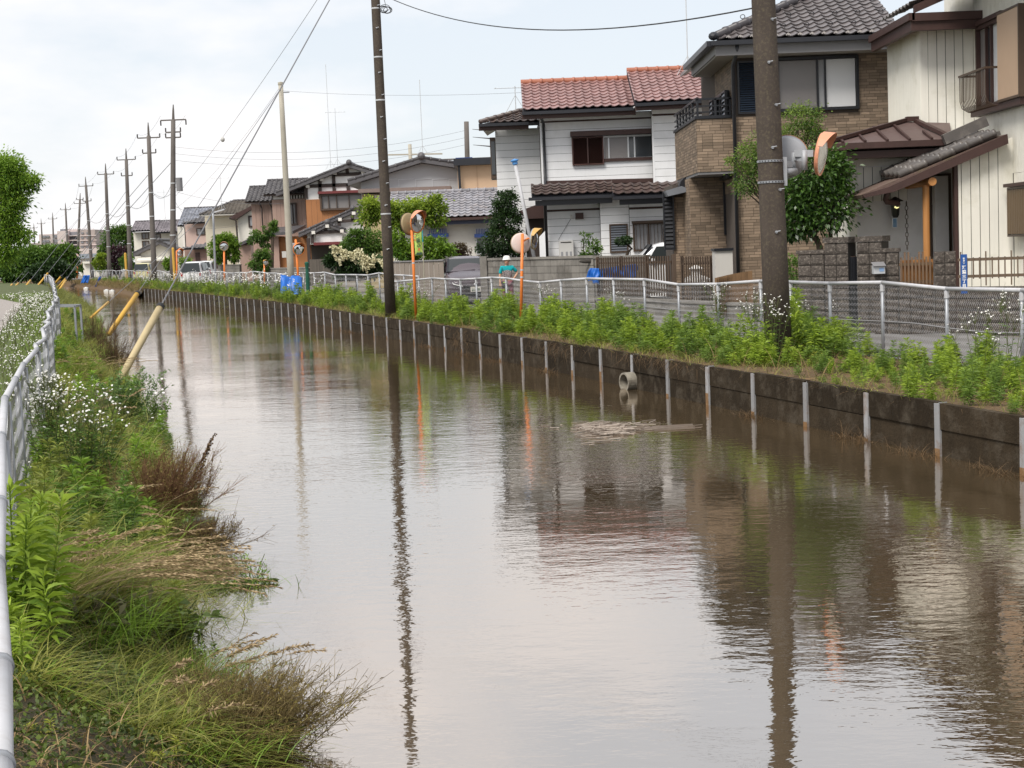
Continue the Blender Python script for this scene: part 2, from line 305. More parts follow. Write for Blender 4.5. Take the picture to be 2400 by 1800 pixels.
def win(par, o, u, v, n, w, h, fm, panes, ft=.05, proud=.06, name='window', label=None, bars=0, rail=None):
    q = MB()
    for a0, a1, b0, b1 in ((-ft, w + ft, -ft, 0), (-ft, w + ft, h, h + ft), (-ft, 0, 0, h), (w, w + ft, 0, h)): q.frame(o, u, v, n, a0, a1, b0, b1, -.02, proud)
    f = q.build(name, fm, par, label=label)
    x = 0
    for i, (fr, pm) in enumerate(panes):
        q = MB(); q.frame(o, u, v, n, x + .012, x + fr * w - .012, .012, h - .012, -.015, .014); q.build('pane', pm, f)
        if i: q = MB(); q.frame(o, u, v, n, x - .022, x + .022, 0.001, h - .001, -.016, proud * .7); q.build('mullion', fm, f)
        x += fr * w
    for i in range(bars):
        a = w * (i + .5) / bars; q = MB(); q.frame(o, u, v, n, a - .008, a + .008, -.03, h + .03, proud + .005, proud + .02); q.build('bar', fm, f)
    return f
def fwin(par, zn, a0, b0, a1, b1, fm, panes, Y=None, **k):          # a window in a facade that faces the canal
    x0, x1, z0, z1 = zn.rect(a0, b0, a1, b1, Y); Yq = zn.Y if Y is None else Y
    return win(par, Vector((x0, Yq, z0)), XA, ZA, -YA_, x1 - x0, z1 - z0, fm, panes, **k)
def louvre(par, o, u, v, n, w, h, m_, nsl, name='shutter', proud=.05, fm=None):
    q = MB()
    for a0, a1, b0, b1 in ((-.04, w + .04, -.04, 0), (-.04, w + .04, h, h + .04), (-.04, 0, 0, h), (w, w + .04, 0, h)): q.frame(o, u, v, n, a0, a1, b0, b1, -.01, proud)
    f = q.build(name, fm or m_, par)
    q = MB().frame(o, u, v, n, .002, w - .002, .002, h - .002, -.012, .006); q.build('backing', m_backing, f)
    for i in range(nsl):
        b = h * (i + .5) / nsl; d = h / nsl; q = MB()
        P = [o + u * a + v * (b + bb) + n * c for a in (.004, w - .004) for bb, c in ((-d * .45, proud - .005), (d * .3, .012), (d * .38, .02), (-d * .36, proud + .004))]
        q.add(P, [(0, 1, 2, 3), (7, 6, 5, 4), (0, 4, 5, 1), (1, 5, 6, 2), (2, 6, 7, 3), (3, 7, 4, 0)]); q.build('slat', m_, f)
    return f
def part(par, name, m_, *boxes, **k):
    q = MB()
    for bx in boxes: q.box(*bx)
    return q.build(name, m_, par, **k)
# roof tiles
def tile_mesh(w, l, thick=.028, amp=.05):
    xs = [0, .1, .22, .36, .55, .75, .9, 1.04]; zs = [.72, 1.0, .8, .25, 0, .12, .45, .82]
    q = MB(); n = len(xs); A = [(x * w, 0, z * amp + thick + .012) for x, z in zip(xs, zs)]; B = [(x * w, l * 1.06, z * amp + .006) for x, z in zip(xs, zs)]; C = [(a, .004, c - thick) for a, _, c in A]
    q.add(A + B + C, [(i, i + 1, n + i + 1, n + i) for i in range(n - 1)] + [(2 * n + i, 2 * n + i + 1, i + 1, i) for i in range(n - 1)])
    return q
def tile_roof(par, o, u, v, n, cols, rows, w, l, m_, keep=lambda c, r: True, limit=300, amp=.05):
    tm = tile_mesh(w, l, amp=amp); cells = [(c, r) for r in range(rows) for c in range(cols) if keep(c + .5, r + .5)]
    R = Matrix((u, v, n)).transposed(); off = LOC[par]; me = None; put = []
    for i, (c, r) in enumerate(cells):
        org = o + u * (c * w) + v * (r * l) + n * random.uniform(0, .006)
        if i < limit:
            if me is None: me = tm.mesh('roof_tile'); me.materials.append(m_)
            M4 = R.to_4x4(); M4.translation = org - off; inst('roof_tile', me, par, M4)
        else: put.append(org)
    if put:
        TV = np.array(tm.v) @ np.array(R).T; TF = np.array(tm.f); nv = len(TV)
        V = np.concatenate([TV + np.array(p_ - off) for p_ in put]); F = np.concatenate([TF + i * nv for i in range(len(put))])
        k = np.repeat(rng.random(len(put)), len(TF)); ob = obj('tile_field', np_mesh('tile_field', V, F, k), m_, par, kind='stuff')
def roof_plane(par, zn, e0, e1, ridge_px, Ye, pitch=25, w=.27, l=.25, m_=None, over=.0, limit=300, hipl=0, hipr=0, ridge_m=None, under=None, amp=.05, maxl=None):
    a = zn.p(*e0, Ye); b = zn.p(*e1, Ye); ze = .5 * (a.z + b.z); tp = math.tan(math.radians(pitch)); d = 1.
    for _ in range(40): d = max(.2, (zn.p(*ridge_px, Ye + d).z - ze) / tp)
    if maxl: d = min(d, maxl)
    L_ = d / math.cos(math.radians(pitch)); o = Vector((a.x, Ye, ze)); u = XA; v = Vector((0, math.cos(math.radians(pitch)), math.sin(math.radians(pitch)))); n = u.cross(v)
    W_ = b.x - a.x; cols = max(1, round(W_ / w)); w = W_ / cols; rows = max(1, round(L_ / l)); l = L_ / rows; cpt = math.cos(math.radians(pitch))
    q = MB(); top = L_
    q.prism([o + n * -.03, o + u * W_ + n * -.03, o + u * (W_ - hipr * d) + v * L_ + n * -.03, o + u * (hipl * d) + v * L_ + n * -.03], n * -.1); q.build('roof_deck', under or m_brown, par)
    tile_roof(par, o, u, v, n, cols, rows, w, l, m_, (lambda c, r: c * w > hipl * r * l * cpt - .1 and c * w < W_ - hipr * r * l * cpt + .1), limit, amp)
    if ridge_m:
        r0, r1 = o + u * (hipl * d) + v * L_, o + u * (W_ - hipr * d) + v * L_
        caps(par, r0 + ZA * .06, r1 + ZA * .06, .085, ridge_m)
        if hipl: caps(par, o + n * .08 - v * .05, r0 + ZA * .06, .075, ridge_m)
    return o, u, v, n, W_, L_, d
def caps(par, a, b, r, m_, step=.34, name='ridge_tile'):
    d = b - a; k = max(1, round(d.length / step)); me = None
    M_ = d.to_track_quat('X', 'Z').to_matrix().to_4x4()
    q = MB(); s_ = d.length / k; q.tube([(0, 0, 0), (s_ * .8, 0, 0), (s_ * .82, 0, 0), (s_ * 1.02, 0, 0)], [r, r, r * 1.18, r * 1.18], 10); me = q.mesh(name, smooth=True); me.materials.append(m_)
    for i in range(k): M4 = M_.copy(); M4.translation = a + d * (i / k) - LOC[par]; inst(name, me, par, M4)
def gutter(par, a, b, m_, r=.055, name='gutter'): q = MB(); q.bar(a, b, r * 2, r * 1.7); return q.build(name, m_, par)
def boards_h(par, x0, x1, Y, z0, z1, h, m_, name='siding_board', t_=.02, lo=0):
    k = max(1, round((z1 - z0) / h)); h = (z1 - z0) / k
    for i in range(k): part(par, name, m_, (x0, x1, Y - t_ - random.uniform(0, .002), Y - .001, z0 + i * h + .006, z0 + (i + 1) * h - .004))
def planks_v(par, xs, Y, zlo, zhi, m_, name='plank', t_=.02, g=.0075):
    for a, b in zip(xs[:-1], xs[1:]):
        f = lambda z, x: z(x) if callable(z) else z
        q = MB(); q.prism([(a + g, Y, f(zlo, a + g)), (b - g, Y, f(zlo, b - g)), (b - g, Y, f(zhi, b - g)), (a + g, Y, f(zhi, a + g))], (0, -t_, 0)); q.build(name, m_, par, fix=True)
def antenna(x, y, z, h, label, el=5):
    a = thing('antenna', label, 'antenna', (x, y, z)); q = MB(); o = Vector((x, y, z)); q.tube([o, o + ZA * h], .018, 6).tube([o + ZA * .5, o + Vector((.35, 0, -.1))], .01, 5).tube([o + ZA * .5, o + Vector((-.35, 0, -.1))], .01, 5); q.build('mast', m_silver, a)
    if el:
        q = MB(); q.tube([o + Vector((-.7, 0, h * .93)), o + Vector((.7, .1, h * .93))], .012, 5); bm_ = q.build('boom', m_silver, a)
        for i in range(el): xx = -.65 + 1.3 * i / (el - 1); q = MB(); q.tube([o + Vector((xx, -.25, h * .93)), o + Vector((xx, .25, h * .93 + .02))], .007, 4); q.build('element', m_silver, bm_)
    return a
# ================================================================ house A : cream two-storey house at the right edge
m_cream = mat('cream_cladding', (.8, .775, .7), .55, .05, 1.5, streak=.1, dirt=(.42, .39, .26), dirt_amt=.4, dscale=1.1)
m_plast = mat('white_plaster', (.75, .735, .72), .8, .06, 1.5, dirt=(.45, .42, .36), dirt_amt=.4)
m_gtile = mat('grey_roof_tile', (.11, .098, .092), .42, .25, 3, spec=.6, rnd=.22, attr=.22, dirt=(.28, .25, .22), dirt_amt=.45, dscale=5)
m_cop = mat('brown_sheet_roof', (.12, .082, .075), .5, .15, 2, streak=.15)
zA = Zone(Z1, 32.0); xs_ = zA.p(1885, 500).x; xl_ = zA.p(1590, 500).x
A = thing('house', 'cream clad two storey house with brown eaves and tiled porch at right edge', 'house', (xs_, 32, 0), group=None)
zt, zb = zA.p(1740, 148).z, zA.p(1740, 880).z
part(A, 'wall', m_backing, (xl_ + .002, xs_ - .001, 32.0, 34.6, 0, zt), label='dark backing behind the upper planks')
gx = [zA.p(g_, 500).x for g_ in (1590, 1648, 1704, 1761, 1817, 1885)]; planks_v(A, [xl_ - .0] + gx[1:], 32.0, zb - .5, zt, m_cream)
def ribbed(par, X, y0, y1, z0, z1, m_, pitch=.085, name='ribbed_cladding', ztop=None):      # a wall that runs away from the canal and faces left
    q = MB(); q.box(X, X + .15, y0, y1, z0, z1); k = int((y1 - y0) / pitch)
    for i in range(k): yy = y0 + (i + .5) * pitch; q.box(X - .012, X - .0005, yy - pitch * .36, yy + pitch * .36, z0, z1)
    return q.build(name, m_, par)
ribbed(A, xl_ - .15, 32.0, 34.7, 0, zt, m_cream, .1)
ribbed(A, xs_, 24.6, 31.98, zb - .9, zt + 1.2, m_cream)
ribbed(A, xs_, 24.6, 29.56, 0, zb - .905, m_cream)
part(A, 'wall', m_cream, (xs_ + .16, xs_ + 6, 24.7, 34.6, 0, zt + 1.2))
# upper eaves
c0 = zA.p(1480, 100, 31.35); e1 = zA.p(1895, 70, 31.35)
q = MB(); q.box(c0.x, xs_ - .012, 31.35, 31.5, c0.z - .3, c0.z + .02); q.box(c0.x + .01, xs_ - .013, 31.3, 31.42, c0.z - .12, c0.z + .04); q.build('fascia', m_brown, A)
q = MB(); q.box(c0.x, c0.x + .1, 31.5, 34.75, c0.z - .3, c0.z + .02); q.box(c0.x - .06, c0.x + .06, 31.3, 34.75, c0.z - .1, c0.z + .045); q.build('fascia', m_brown, A)
part(A, 'soffit', mat('soffit_boards', (.3, .23, .2), .7, .15, 3), (c0.x + .05, xs_ - .012, 31.45, 34.7, c0.z - .2, c0.z - .16))
vr0, vr1 = zA.p(1500, 85, 31.5), zA.p(1760, -30, 31.5)
q = MB(); q.prism([vr0, vr1, vr1 + ZA * .16, vr0 + ZA * .16], (0, .08, 0)); q.build('verge_board', m_brown, A)
u_ = (vr1 - vr0).normalized(); up_ = Vector((-u_.z, 0, u_.x))
tile_roof(A, vr0 + up_ * .16 + Vector((0, .0, 0)), YA_, u_, up_.normalized() * 1, 9, 6, .27, .25, m_gtile)
part(A, 'soffit', mat('soffit_boards', (.3, .23, .2)), (xs_ - .9, xs_ - .013, 24.6, 32.6, zt + .75, zt + .85))
part(A, 'fascia', m_brown, (xs_ - 1.0, xs_ - .9, 24.6, 32.6, zt + .7, zt + 1.0))
# upper side window with shutter box and balconet
yw0, yw1, yw2 = 31.45, 29.85, 28.55
zt2, zb2 = at(2298, 72, yw0).z, at(2302, 250, yw0).z
wnd = win(A, Vector((xs_ - .005, yw0, zb2)), -YA_, ZA, -XA, yw0 - yw1, zt2 - zb2, m_brown, [(.3, m_glass_g), (.2, m_glass), (.28, m_glass_w), (.22, m_glass_w)], ft=.07, proud=.1)
part(A, 'shutter_box', mat('tan_shutter', (.5, .35, .24), .5, .06), (xs_ - .22, xs_ - .02, yw2, yw1 - .08, zb2 - .02, zt2 + .06))
part(A, 'shutter_box_trim', m_bronze, (xs_ - .235, xs_ - .02, yw2 - .05, yw2 - .001, zb2 - .07, zt2 + .1), (xs_ - .235, xs_ - .02, yw2, yw1 - .08, zt2 + .062, zt2 + .1), (xs_ - .235, xs_ - .02, yw2, yw1 - .08, zb2 - .07, zb2 - .022))
part(A, 'window_hood', m_brown, (xs_ - .16, xs_ - .013, yw1 - .07, yw0 + .1, zt2 + .075, zt2 + .16))
part(A, 'window_sill', m_brown, (xs_ - .2, xs_ - .013, yw2, yw0 + .12, zb2 - .2, zb2 - .075))
q = MB(); q.bar((xs_ - .42, yw0 + .12, zb2 + .62), (xs_ - .42, yw1 + .02, zb2 + .62), .05, .04); q.bar((xs_ - .42, yw0 + .1, zb2 + .62), (xs_ - .05, yw0 + .1, zb2 + .62), .04); q.bar((xs_ - .42, yw1 + .03, zb2 + .62), (xs_ - .05, yw1 + .03, zb2 + .62), .04)
bl = q.build('balconet_rail', m_bronze, A)
for i in range(19):
    yy = yw0 + .1 - i * (yw0 - yw1 + .06) / 18; q = MB(); q.tube([(xs_ - .42, yy, zb2 + .6), (xs_ - .42, yy, zb2 + .12), (xs_ - .38, yy, zb2 - .02), (xs_ - .25, yy, zb2 - .1), (xs_ - .05, yy, zb2 - .12)], .009, 5); q.build('baluster', m_bronze, bl)
# ground floor front block with low sheet-metal roof
Yg = 31.2; xg0 = zA.p(1125, 1100, Yg).x; xg1 = xs_
zr = zA.p(1400, 965, Yg).z; zpl = zA.p(1300, 1080, Yg).z; zpb = zA.p(1300, 1270, Yg).z
part(A, 'wall', m_plast, (xg0, xg1 - .001, Yg, Yg + .75, 0, zr + .2), label='white plaster porch wall')
ribbed(A, xg0 - .15, Yg, 33.2, 0, zr, m_cream, .12)
planks_v(A, [zA.p(g_, 1200, Yg).x for g_ in (1128, 1172, 1230, 1287, 1342, 1398, 1455)], Yg, zpb - .1, zpl, m_cream)
part(A, 'backing', m_backing, (xg0 + .01, zA.p(1455, 1200, Yg).x, Yg - .006, Yg - .001, zpb - .1, zpl))
part(A, 'panel_band', m_cream, (xg0 - .001, xg1 - .6, Yg - .016, Yg - .001, zpl + .02, zr + .1))
e0, e1_ = zA.p(945, 935, 30.4), zA.p(1745, 900, 30.4); ez = (e0.z + e1_.z) / 2
tp0, tp1 = zA.p(1110, 880, 31.9), zA.p(1500, 815, 31.9)
q = MB(); q.add([(e0.x, 30.4, ez), (e1_.x, 30.4, ez), (tp1.x + .75, 31.95, ez + .42), (tp1.x - .15, 31.95, ez + .48), (e0.x, 33.0, ez), (tp0.x + .6, 31.98, ez + .46)], [(0, 1, 2, 3), (0, 3, 5), (0, 5, 4)])
rf = q.build('sheet_roof', m_cop, A)
for f_ in (.12, .3, .48, .66, .84):
    a_ = Vector((e0.x + (e1_.x - e0.x) * f_, 30.4, ez + .02)); k_ = min(1, f_ / .5, (1 - f_) / .3); b_ = a_ + Vector((0, 1.2 * k_, .37 * k_)); q = MB(); q.bar(a_, b_, .045, .05); q.build('roof_batten', m_brown, rf)
q = MB(); q.box(e0.x - .05, e1_.x + .05, 30.3, 30.44, ez - .12, ez + .0); q.box(e0.x + .1, e1_.x - .1, 30.45, 30.6, ez - .3, ez - .125); q.build('fascia', m_brown, A)
q = MB(); q.bar((e0.x, 30.4, ez + .05), (tp1.x - .15, 31.95, ez + .52), .1, .07); q.bar((tp1.x - .15, 31.95, ez + .53), (tp1.x + .1, 31.97, ez + .53), .14, .1); q.bar((tp1.x + .05, 31.95, ez + .5), (e1_.x - .05, 30.42, ez + .06), .1, .07); q.build('roof_ridge', m_brown, A)
part(A, 'soffit', mat('soffit_boards', (.3, .23, .2)), (e0.x + .05, e1_.x - .05, 30.45, Yg - .02, ez - .16, ez - .13))
# porch: lean-to roof falling to the left
Yp = 29.3; zP = Zone(Z1, Yp)
vb = [zP.p(*c_) for c_ in ((1165, 1262), (1335, 1212), (2105, 868), (2112, 930), (1375, 1242), (1180, 1282))]
q = MB(); q.prism(vb, (0, .1, 0)); q.build('verge_board', m_brown, A, fix=True)
lo, hi = zP.p(1165, 1262), zP.p(2105, 868); mid = zP.p(1345, 1185)
q = MB(); q.prism([lo, mid, hi, hi + Vector((.05, 0, -.1)), mid + Vector((.04, 0, -.1)), lo + Vector((.03, 0, -.07))], (0, 1.75, 0)); porch = q.build('porch_roof', mat('brown_shingle', (.13, .085, .07), .8, .3, 8, bump=.5, dirt=(.12, .12, .05), dirt_amt=.5, dscale=3), A, fix=True)
porch.location = (0, .12, 0)
u_ = (hi - mid).normalized(); up_ = Vector((-u_.z, 0, u_.x))
q = MB(); q.prism([mid + u_ * .3 + up_ * .02, hi - u_ * .05 + up_ * .02, hi - u_ * .05 + up_ * .1, mid + u_ * .3 + up_ * .06], (0, 1.6, 0)); bed = q.build('tile_bed', m_gtile, A, fix=True); bed.location = (0, .2, 0)
for r_ in range(5): caps(A, mid + u_ * .25 + up_ * (.07 + .02 * r_) + YA_ * (.2 + r_ * .32), hi - u_ * .15 + up_ * (.1 + .02 * r_) + YA_ * (.2 + r_ * .32), .07, m_gtile, .3, 'round_tile')
q = MB(); q.bar(hi - u_ * .9 + up_ * .32 + YA_ * .9, hi + up_ * .34 + YA_ * .9, .16, .2); q.build('ridge_stack', m_gtile, A)
px_ = zP.p(1580, 1400, 29.6).x; pz_ = zP.p(1590, 1200, 29.6).z
m_wood = mat('orange_timber', (.42, .19, .06), .5, .2, 8, hs=.2)
q = MB(); q.tube([(px_, 29.62, 0), (px_, 29.62, pz_)], .066, 12); q.build('porch_post', m_wood, A, smooth=False)
q = MB(); q.tube([(px_ + .06, 29.36, pz_ + .06), (px_ + .06, Yg, pz_ + .06)], .08, 14); q.build('porch_beam', m_wood, A)
# planked gable wall under the porch roof
Yk = 29.6; zK = Zone(Z1, Yk); gx = [zK.p(g_, 1300).x for g_ in (1783, 1806, 1866, 1925, 1985, 2044)] + [xs_]
slope = (vb[2].z - vb[1].z) / (vb[2].x - vb[1].x)
planks_v(A, gx, Yk, 0.1, lambda x: vb[1].z + (x - vb[1].x) * slope - .12, m_cream)
q = MB(); q.prism([(gx[0], Yk, 0), (xs_ + .1, Yk, 0), (xs_ + .1, Yk, vb[1].z + (xs_ + .1 - vb[1].x) * slope - .15), (gx[0], Yk, vb[1].z + (gx[0] - vb[1].x) * slope - .15)], (0, .1, 0)); q.build('backing', m_backing, A, fix=True)
part(A, 'corner_post', m_brown, (gx[0] - .07, gx[0], Yk - .03, Yk + .1, 0, vb[1].z + (gx[0] - vb[1].x) * slope - .1))
part(A, 'wall', m_plast, (zA.p(1722, 1300, 30.9).x, gx[0] - .07, 30.9, Yg - .002, 0, 2.9))
dx0, dx1, dz0, dz1 = zA.rect(1608, 1165, 1718, 1640, Yg)
dr = part(A, 'door', mat('dark_timber_door', (.02, .014, .01), .4, .2, 6), (dx0, dx1, Yg - .05, Yg - .001, .2, dz1))
for i in range(9): xx = dx0 + (dx1 - dx0) * (i + .5) / 9; part(dr, 'slat', mat('door_slat', (.04, .028, .02), .45), (xx - .018, xx + .018, Yg - .075, Yg - .052, .25, dz1 - .5))
part(A, 'door_frame', m_bronze, (dx0 - .06, dx0 - .001, Yg - .09, Yg - .002, 0, dz1 + .06), (dx1 + .001, dx1 + .05, Yg - .09, Yg - .002, 0, dz1 + .06), (dx0 - .06, dx1 + .05, Yg - .09, Yg - .002, dz1 + .062, dz1 + .12))
# lantern, tag, rain chain, gutter elbow
lx, lz_ = zA.p(1378, 1350, 30.95).x, zA.p(1378, 1355, 30.95).z
lan = thing('porch_lantern', 'black lantern lit faint yellow on the white porch wall', 'lantern', (lx, 30.95, lz_))
q = MB(); q.lathe((lx, 30.95, lz_ - .17), ZA, [(.05, 0), (.06, .02), (.075, .05), (.1, .32)], 6); q.build('lantern_cage', mat('smoked_glass', (.03, .03, .028), .15, .1), lan)
q = MB(); q.lathe((lx, 30.95, lz_ + .15), ZA, [(.17, 0), (.16, .015), (.03, .09), (.0, .1)], 6); q.build('lantern_roof', m_black, lan)
q = MB(); q.ico((lx, 30.83, lz_ + .04), (.055, .03, .035), 1); q.build('bulb', mat('warm_bulb', (.9, .8, .35), .5, .05, emit=.8), lan)
q = MB(); q.bar((lx, 31.0, lz_ - .2), (lx, Yg, lz_ - .2), .03, .06); q.bar((lx, 30.95, lz_ - .3), (lx, 30.95, lz_ - .15), .05); q.build('lantern_bracket', m_black, lan)
a0, a1, z0, z1 = zA.rect(1357, 1412, 1393, 1475, 30.9)
tg = thing('repellent_tag', 'small blue and white striped hanging plate below the porch lantern', 'plate', (a0, 30.9, z0)); part(tg, 'plate', mat('white_plastic', (.7, .72, .74), .5, .04), (a0, a1, 30.9, 30.92, z0, z1))
for i in range(7): zz = z0 + (z1 - z0) * (i + 1) / 8; part(tg, 'stripe', mat('blue_stripe', (.06, .22, .42), .5, .05), (a0 + .02, a1 - .02, 30.893, 30.899, zz - .009, zz + .009))
q = MB(); q.tube([(tg.location.x + .045, 30.91, z1), (lx, 30.95, lz_ - .26)], .006, 4); q.build('hook', m_black, tg)
cx_, cz0, cz1 = zA.p(1453, 1500, 29.9).x, zA.p(1460, 1620, 29.9).z, zA.p(1445, 1320, 29.9).z
ch = thing('rain_chain', 'hanging rain chain of dark links below the porch gutter', 'rain chain', (cx_, 29.9, cz0))
k = 0; zz = cz1
while zz > cz0:
    q = MB(); ax = XA if k % 2 else YA_; ring = [Vector((cx_, 29.9, zz)) + (ax * math.cos(t_) * .028 + ZA * math.sin(t_) * .05) for t_ in np.linspace(0, 2 * math.pi, 9)]; q.tube(ring, .008, 5, False); q.build('link', mat('chain_iron', (.07, .055, .045), .6), ch); zz -= .085; k += 1
gq = [zP.p(1345, 1240), zP.p(1340, 1290), zP.p(1355, 1305), zP.p(1430, 1312), zP.p(1440, 1320)]
q = MB(); q.tube([gq[0] + YA_ * .2] + [g_ + YA_ * (.3 + .08 * i) for i, g_ in enumerate(gq[1:])], .055, 10); q.build('gutter_elbow', m_brown, A, smooth=True)
louvre(A, Vector((xs_ - .14, 29.35, zA.p(2150, 1520, 29).z)), -YA_, ZA, -XA, 2.2, zA.p(2150, 1225, 29).z - zA.p(2150, 1520, 29).z, m_bronze, 2, 'shutter')
sh = A.children[-1]
zz0, zz1 = zA.p(2150, 1520, 29).z, zA.p(2150, 1225, 29).z
for i in range(22): part(sh, 'shutter_rib', mat('bronze_ribs', (.12, .075, .035), .5, .15), (xs_ - .21, xs_ - .13, 29.33 - i * .1 - .085, 29.33 - i * .1, zz0 + .01, zz1 - .01))
part(A, 'shutter_hood', m_brown, (xs_ - .25, xs_ - .013, 27.0, 29.42, zz1 + .045, zz1 + .11))
q = MB(); dp = zA.p(1385, 290, 34.3), zA.p(1408, 830, 34.3); q.tube([(dp[0].x - .12, 34.2, dp[0].z + .1), (dp[0].x, 34.2, dp[0].z - .1), (dp[0].x, 34.2, 0)], .045, 8); q.build('downpipe', m_cream, A)
# ================================================================ house B : brown brick-tiled house
m_bback = mat('mortar', (.075, .06, .05), .9, .15, 3)
m_brick = mat('brick_tile', (.235, .175, .125), .75, .12, 2, bump=.3, bscale=60, rnd=.3, attr=.3, spec=.3)
YB = 36.0; zB = Zone(Z1, YB); xb0 = zB.p(345, 900).x; xb1 = zB.p(1480, 900).x; zbe = zB.p(900, 300).z
B = thing('house', 'brown brick faced two storey house with black framed windows and grey tiled roof', 'house', (xb0, YB, 0))
part(B, 'wall', m_bback, (xb0, xb1, YB, YB + 6, 0, zbe + .1))
BRICK = [0]
def bricks(par, o, u, n, W_, H_, holes=(), bw=.245, bh=.068, limit=120, t_=.012):
    off = LOC[par]; me = None; rest = MB(); rows = int(H_ / bh)
    R = Matrix((u, ZA, n)).transposed()
    cells = []
    for r_ in range(rows):
        x = -bw * random.choice((0, .5, .5, .25, .75)); k = 0
        while x < W_:
            a, c = max(0, x), min(W_, x + bw - .009)
            for h in holes:
                if r_ * bh < h[3] and (r_ + 1) * bh > h[2]:
                    if a < h[0] < c: c = h[0]
                    elif a < h[1] < c: a = h[1]
                    elif a >= h[0] and c <= h[1]: c = a
            if c - a > .02: cells.append((a, c, r_ * bh))
            x += bw
    full = [c_ for c_ in cells if abs(c_[1] - c_[0] - bw + .009) < .002]; random.shuffle(full); pick = set(full[:limit])
    bmq = MB(); bmq.box(0, bw - .009, 0, bh - .008, 0, t_); me = bmq.mesh('brick'); me.materials.append(m_brick)
    for a, c, z in cells:
        if (a, c, z) in pick:
            M4 = R.to_4x4(); M4.translation = o + u * a + ZA * z - off; inst('brick', me, par, M4)
        else: rest.cur = random.random(); rest.frame(o, u, ZA, n, a, c, z, z + bh - .008, 0, t_)
    rest.build('brick_field', m_brick, par, kind='stuff')
wx0, wx1, wz0, wz1 = zB.rect(622, 385, 1120, 700); sx0, sx1, sz0, sz1 = zB.rect(365, 405, 605, 725)
bricks(B, Vector((xb0, YB, 0)), XA, -YA_, xb1 - xb0, zbe, [(sx0 - xb0 - .1, wx1 - xb0 + .06, min(wz0, sz0) - .06, wz1 + .06)], limit=180)
win(B, Vector((wx0, YB - .02, wz0)), XA, ZA, -YA_, wx1 - wx0, wz1 - wz0, m_black, [(.5, m_glass_g), (.1, m_glass_l), (.4, m_glass_w)], ft=.06, proud=.09)
louvre(B, Vector((sx0, YB - .02, sz0)), XA, ZA, -YA_, sx1 - sx0, sz1 - sz0, mat('navy_louvre', (.022, .032, .05), .35, .1), 22, fm=m_black)
part(B, 'wall_fill', m_bback, (sx0 - .1, wx1 + .05, YB - .012, YB - .001, min(wz0, sz0) - .05, wz1 + .05))
ribs_side = bricks(B, Vector((xb0, YB + 3.2, 2.9)), -YA_, -XA, 3.2, zbe - 2.9, [], limit=10)
# side sash and glass door onto balcony
win(B, Vector((xb0 - .01, YB + 3.0, 3.3)), -YA_, ZA, -XA, 2.2, 1.95, m_black, [(.5, m_glass), (.5, m_glass_w)], ft=.06, proud=.12, label='balcony glass door')
for yy in (YB + 1.0, YB + 3.2): louvre(B, Vector((xb0 - .12, yy, 3.3)), -YA_, ZA, -XA, .5, 1.95, mat('navy_louvre', (.022, .032, .05)), 18, fm=m_black)
# eaves and hip roof
Ye = 35.25; zE = Zone(Z1, Ye); ea = zE.p(195, 268); eb = zE.p(1420, 222)
m_btile = mat('glazed_brown_tile', (.12, .105, .105), .32, .2, 4, spec=.7, rnd=.16, attr=.16, dirt=(.2, .18, .16), dirt_amt=.3, dscale=6)
m_fasc = mat('grey_fascia', (.2, .195, .2), .6, .08, 2)
o_, u_, v_, n_, W_, L_, d_ = roof_plane(B, zE, (195, 262), (1420, 216), (900, -150), Ye, 25, .27, .27, m_btile, hipl=1, under=m_dkmetal, maxl=4.2)
# left roof slope (seen edge-on), hip caps, gutter, fascia, soffit
q = MB(); q.prism([o_ + n_ * -.03, o_ + Vector((0, 6.5, 0)) + n_ * -.03, o_ + Vector((d_, d_, L_ * math.sin(math.radians(25)))) + n_ * -.03], Vector((0, 0, -.08))); q.build('roof_deck', m_btile, B, fix=True)
caps(B, o_ + Vector((.1, .1, .12)), o_ + Vector((d_, d_, d_ * math.tan(math.radians(25)) + .09)), .1, mat('hip_tile', (.06, .055, .06), .4, .2), .42, 'hip_tile')
q = MB(); q.ico(o_ + Vector((0.02, .0, .1)), (.12, .12, .1), 2); q.build('hip_end_tile', m_dkmetal, B)
ze = o_.z
gutter(B, (o_.x - .06, Ye - .08, ze - .07), (eb.x, Ye - .08, ze - .07), m_dkmetal, .06); gutter(B, (o_.x - .08, Ye - .06, ze - .07), (o_.x - .08, Ye + 4.6, ze - .07), m_dkmetal, .07)
part(B, 'fascia', m_fasc, (o_.x + .06, eb.x, Ye + .02, Ye + .08, ze - .34, ze - .08), (o_.x + .06, o_.x + .1, Ye + .081, Ye + 4.6, ze - .3, ze - .08))
part(B, 'soffit', mat('soffit_grey', (.3, .28, .26), .7, .05), (o_.x + .1, eb.x, Ye + .08, YB - .013, ze - .33, ze - .3), (o_.x + .1, xb0 - .02, YB - .012, Ye + 4.6, ze - .33, ze - .3))
for row, c0_ in ((2.4, 2), (5.4, 3)):
    for c_ in range(8): 
        b_ = o_ + u_ * ((c0_ + c_ * 2) * .27 + .08) + v_ * (row * .27); q = MB(); q.tube([b_ + n_ * .03 + (u_ * math.cos(t_) * .055 + n_ * (math.sin(t_) * .05 + .05)) for t_ in np.linspace(0, 2 * math.pi, 11)], .009, 5, False); q.build('snow_guard', m_dkmetal, B)
for i in range(19):
    b_ = o_ + u_ * ((i + 1.3) * .27) + n_ * .06 - v_ * .01; q = MB(); q.bar(b_ + u_ * -.05, b_ + ZA * .05, .02); q.bar(b_ + u_ * .05, b_ + ZA * .05, .02); q.bar(b_, b_ + u_ * .01 + ZA * .03, .03); q.build('eave_ornament', mat('pale_tile_edge', (.4, .37, .35), .4), B)
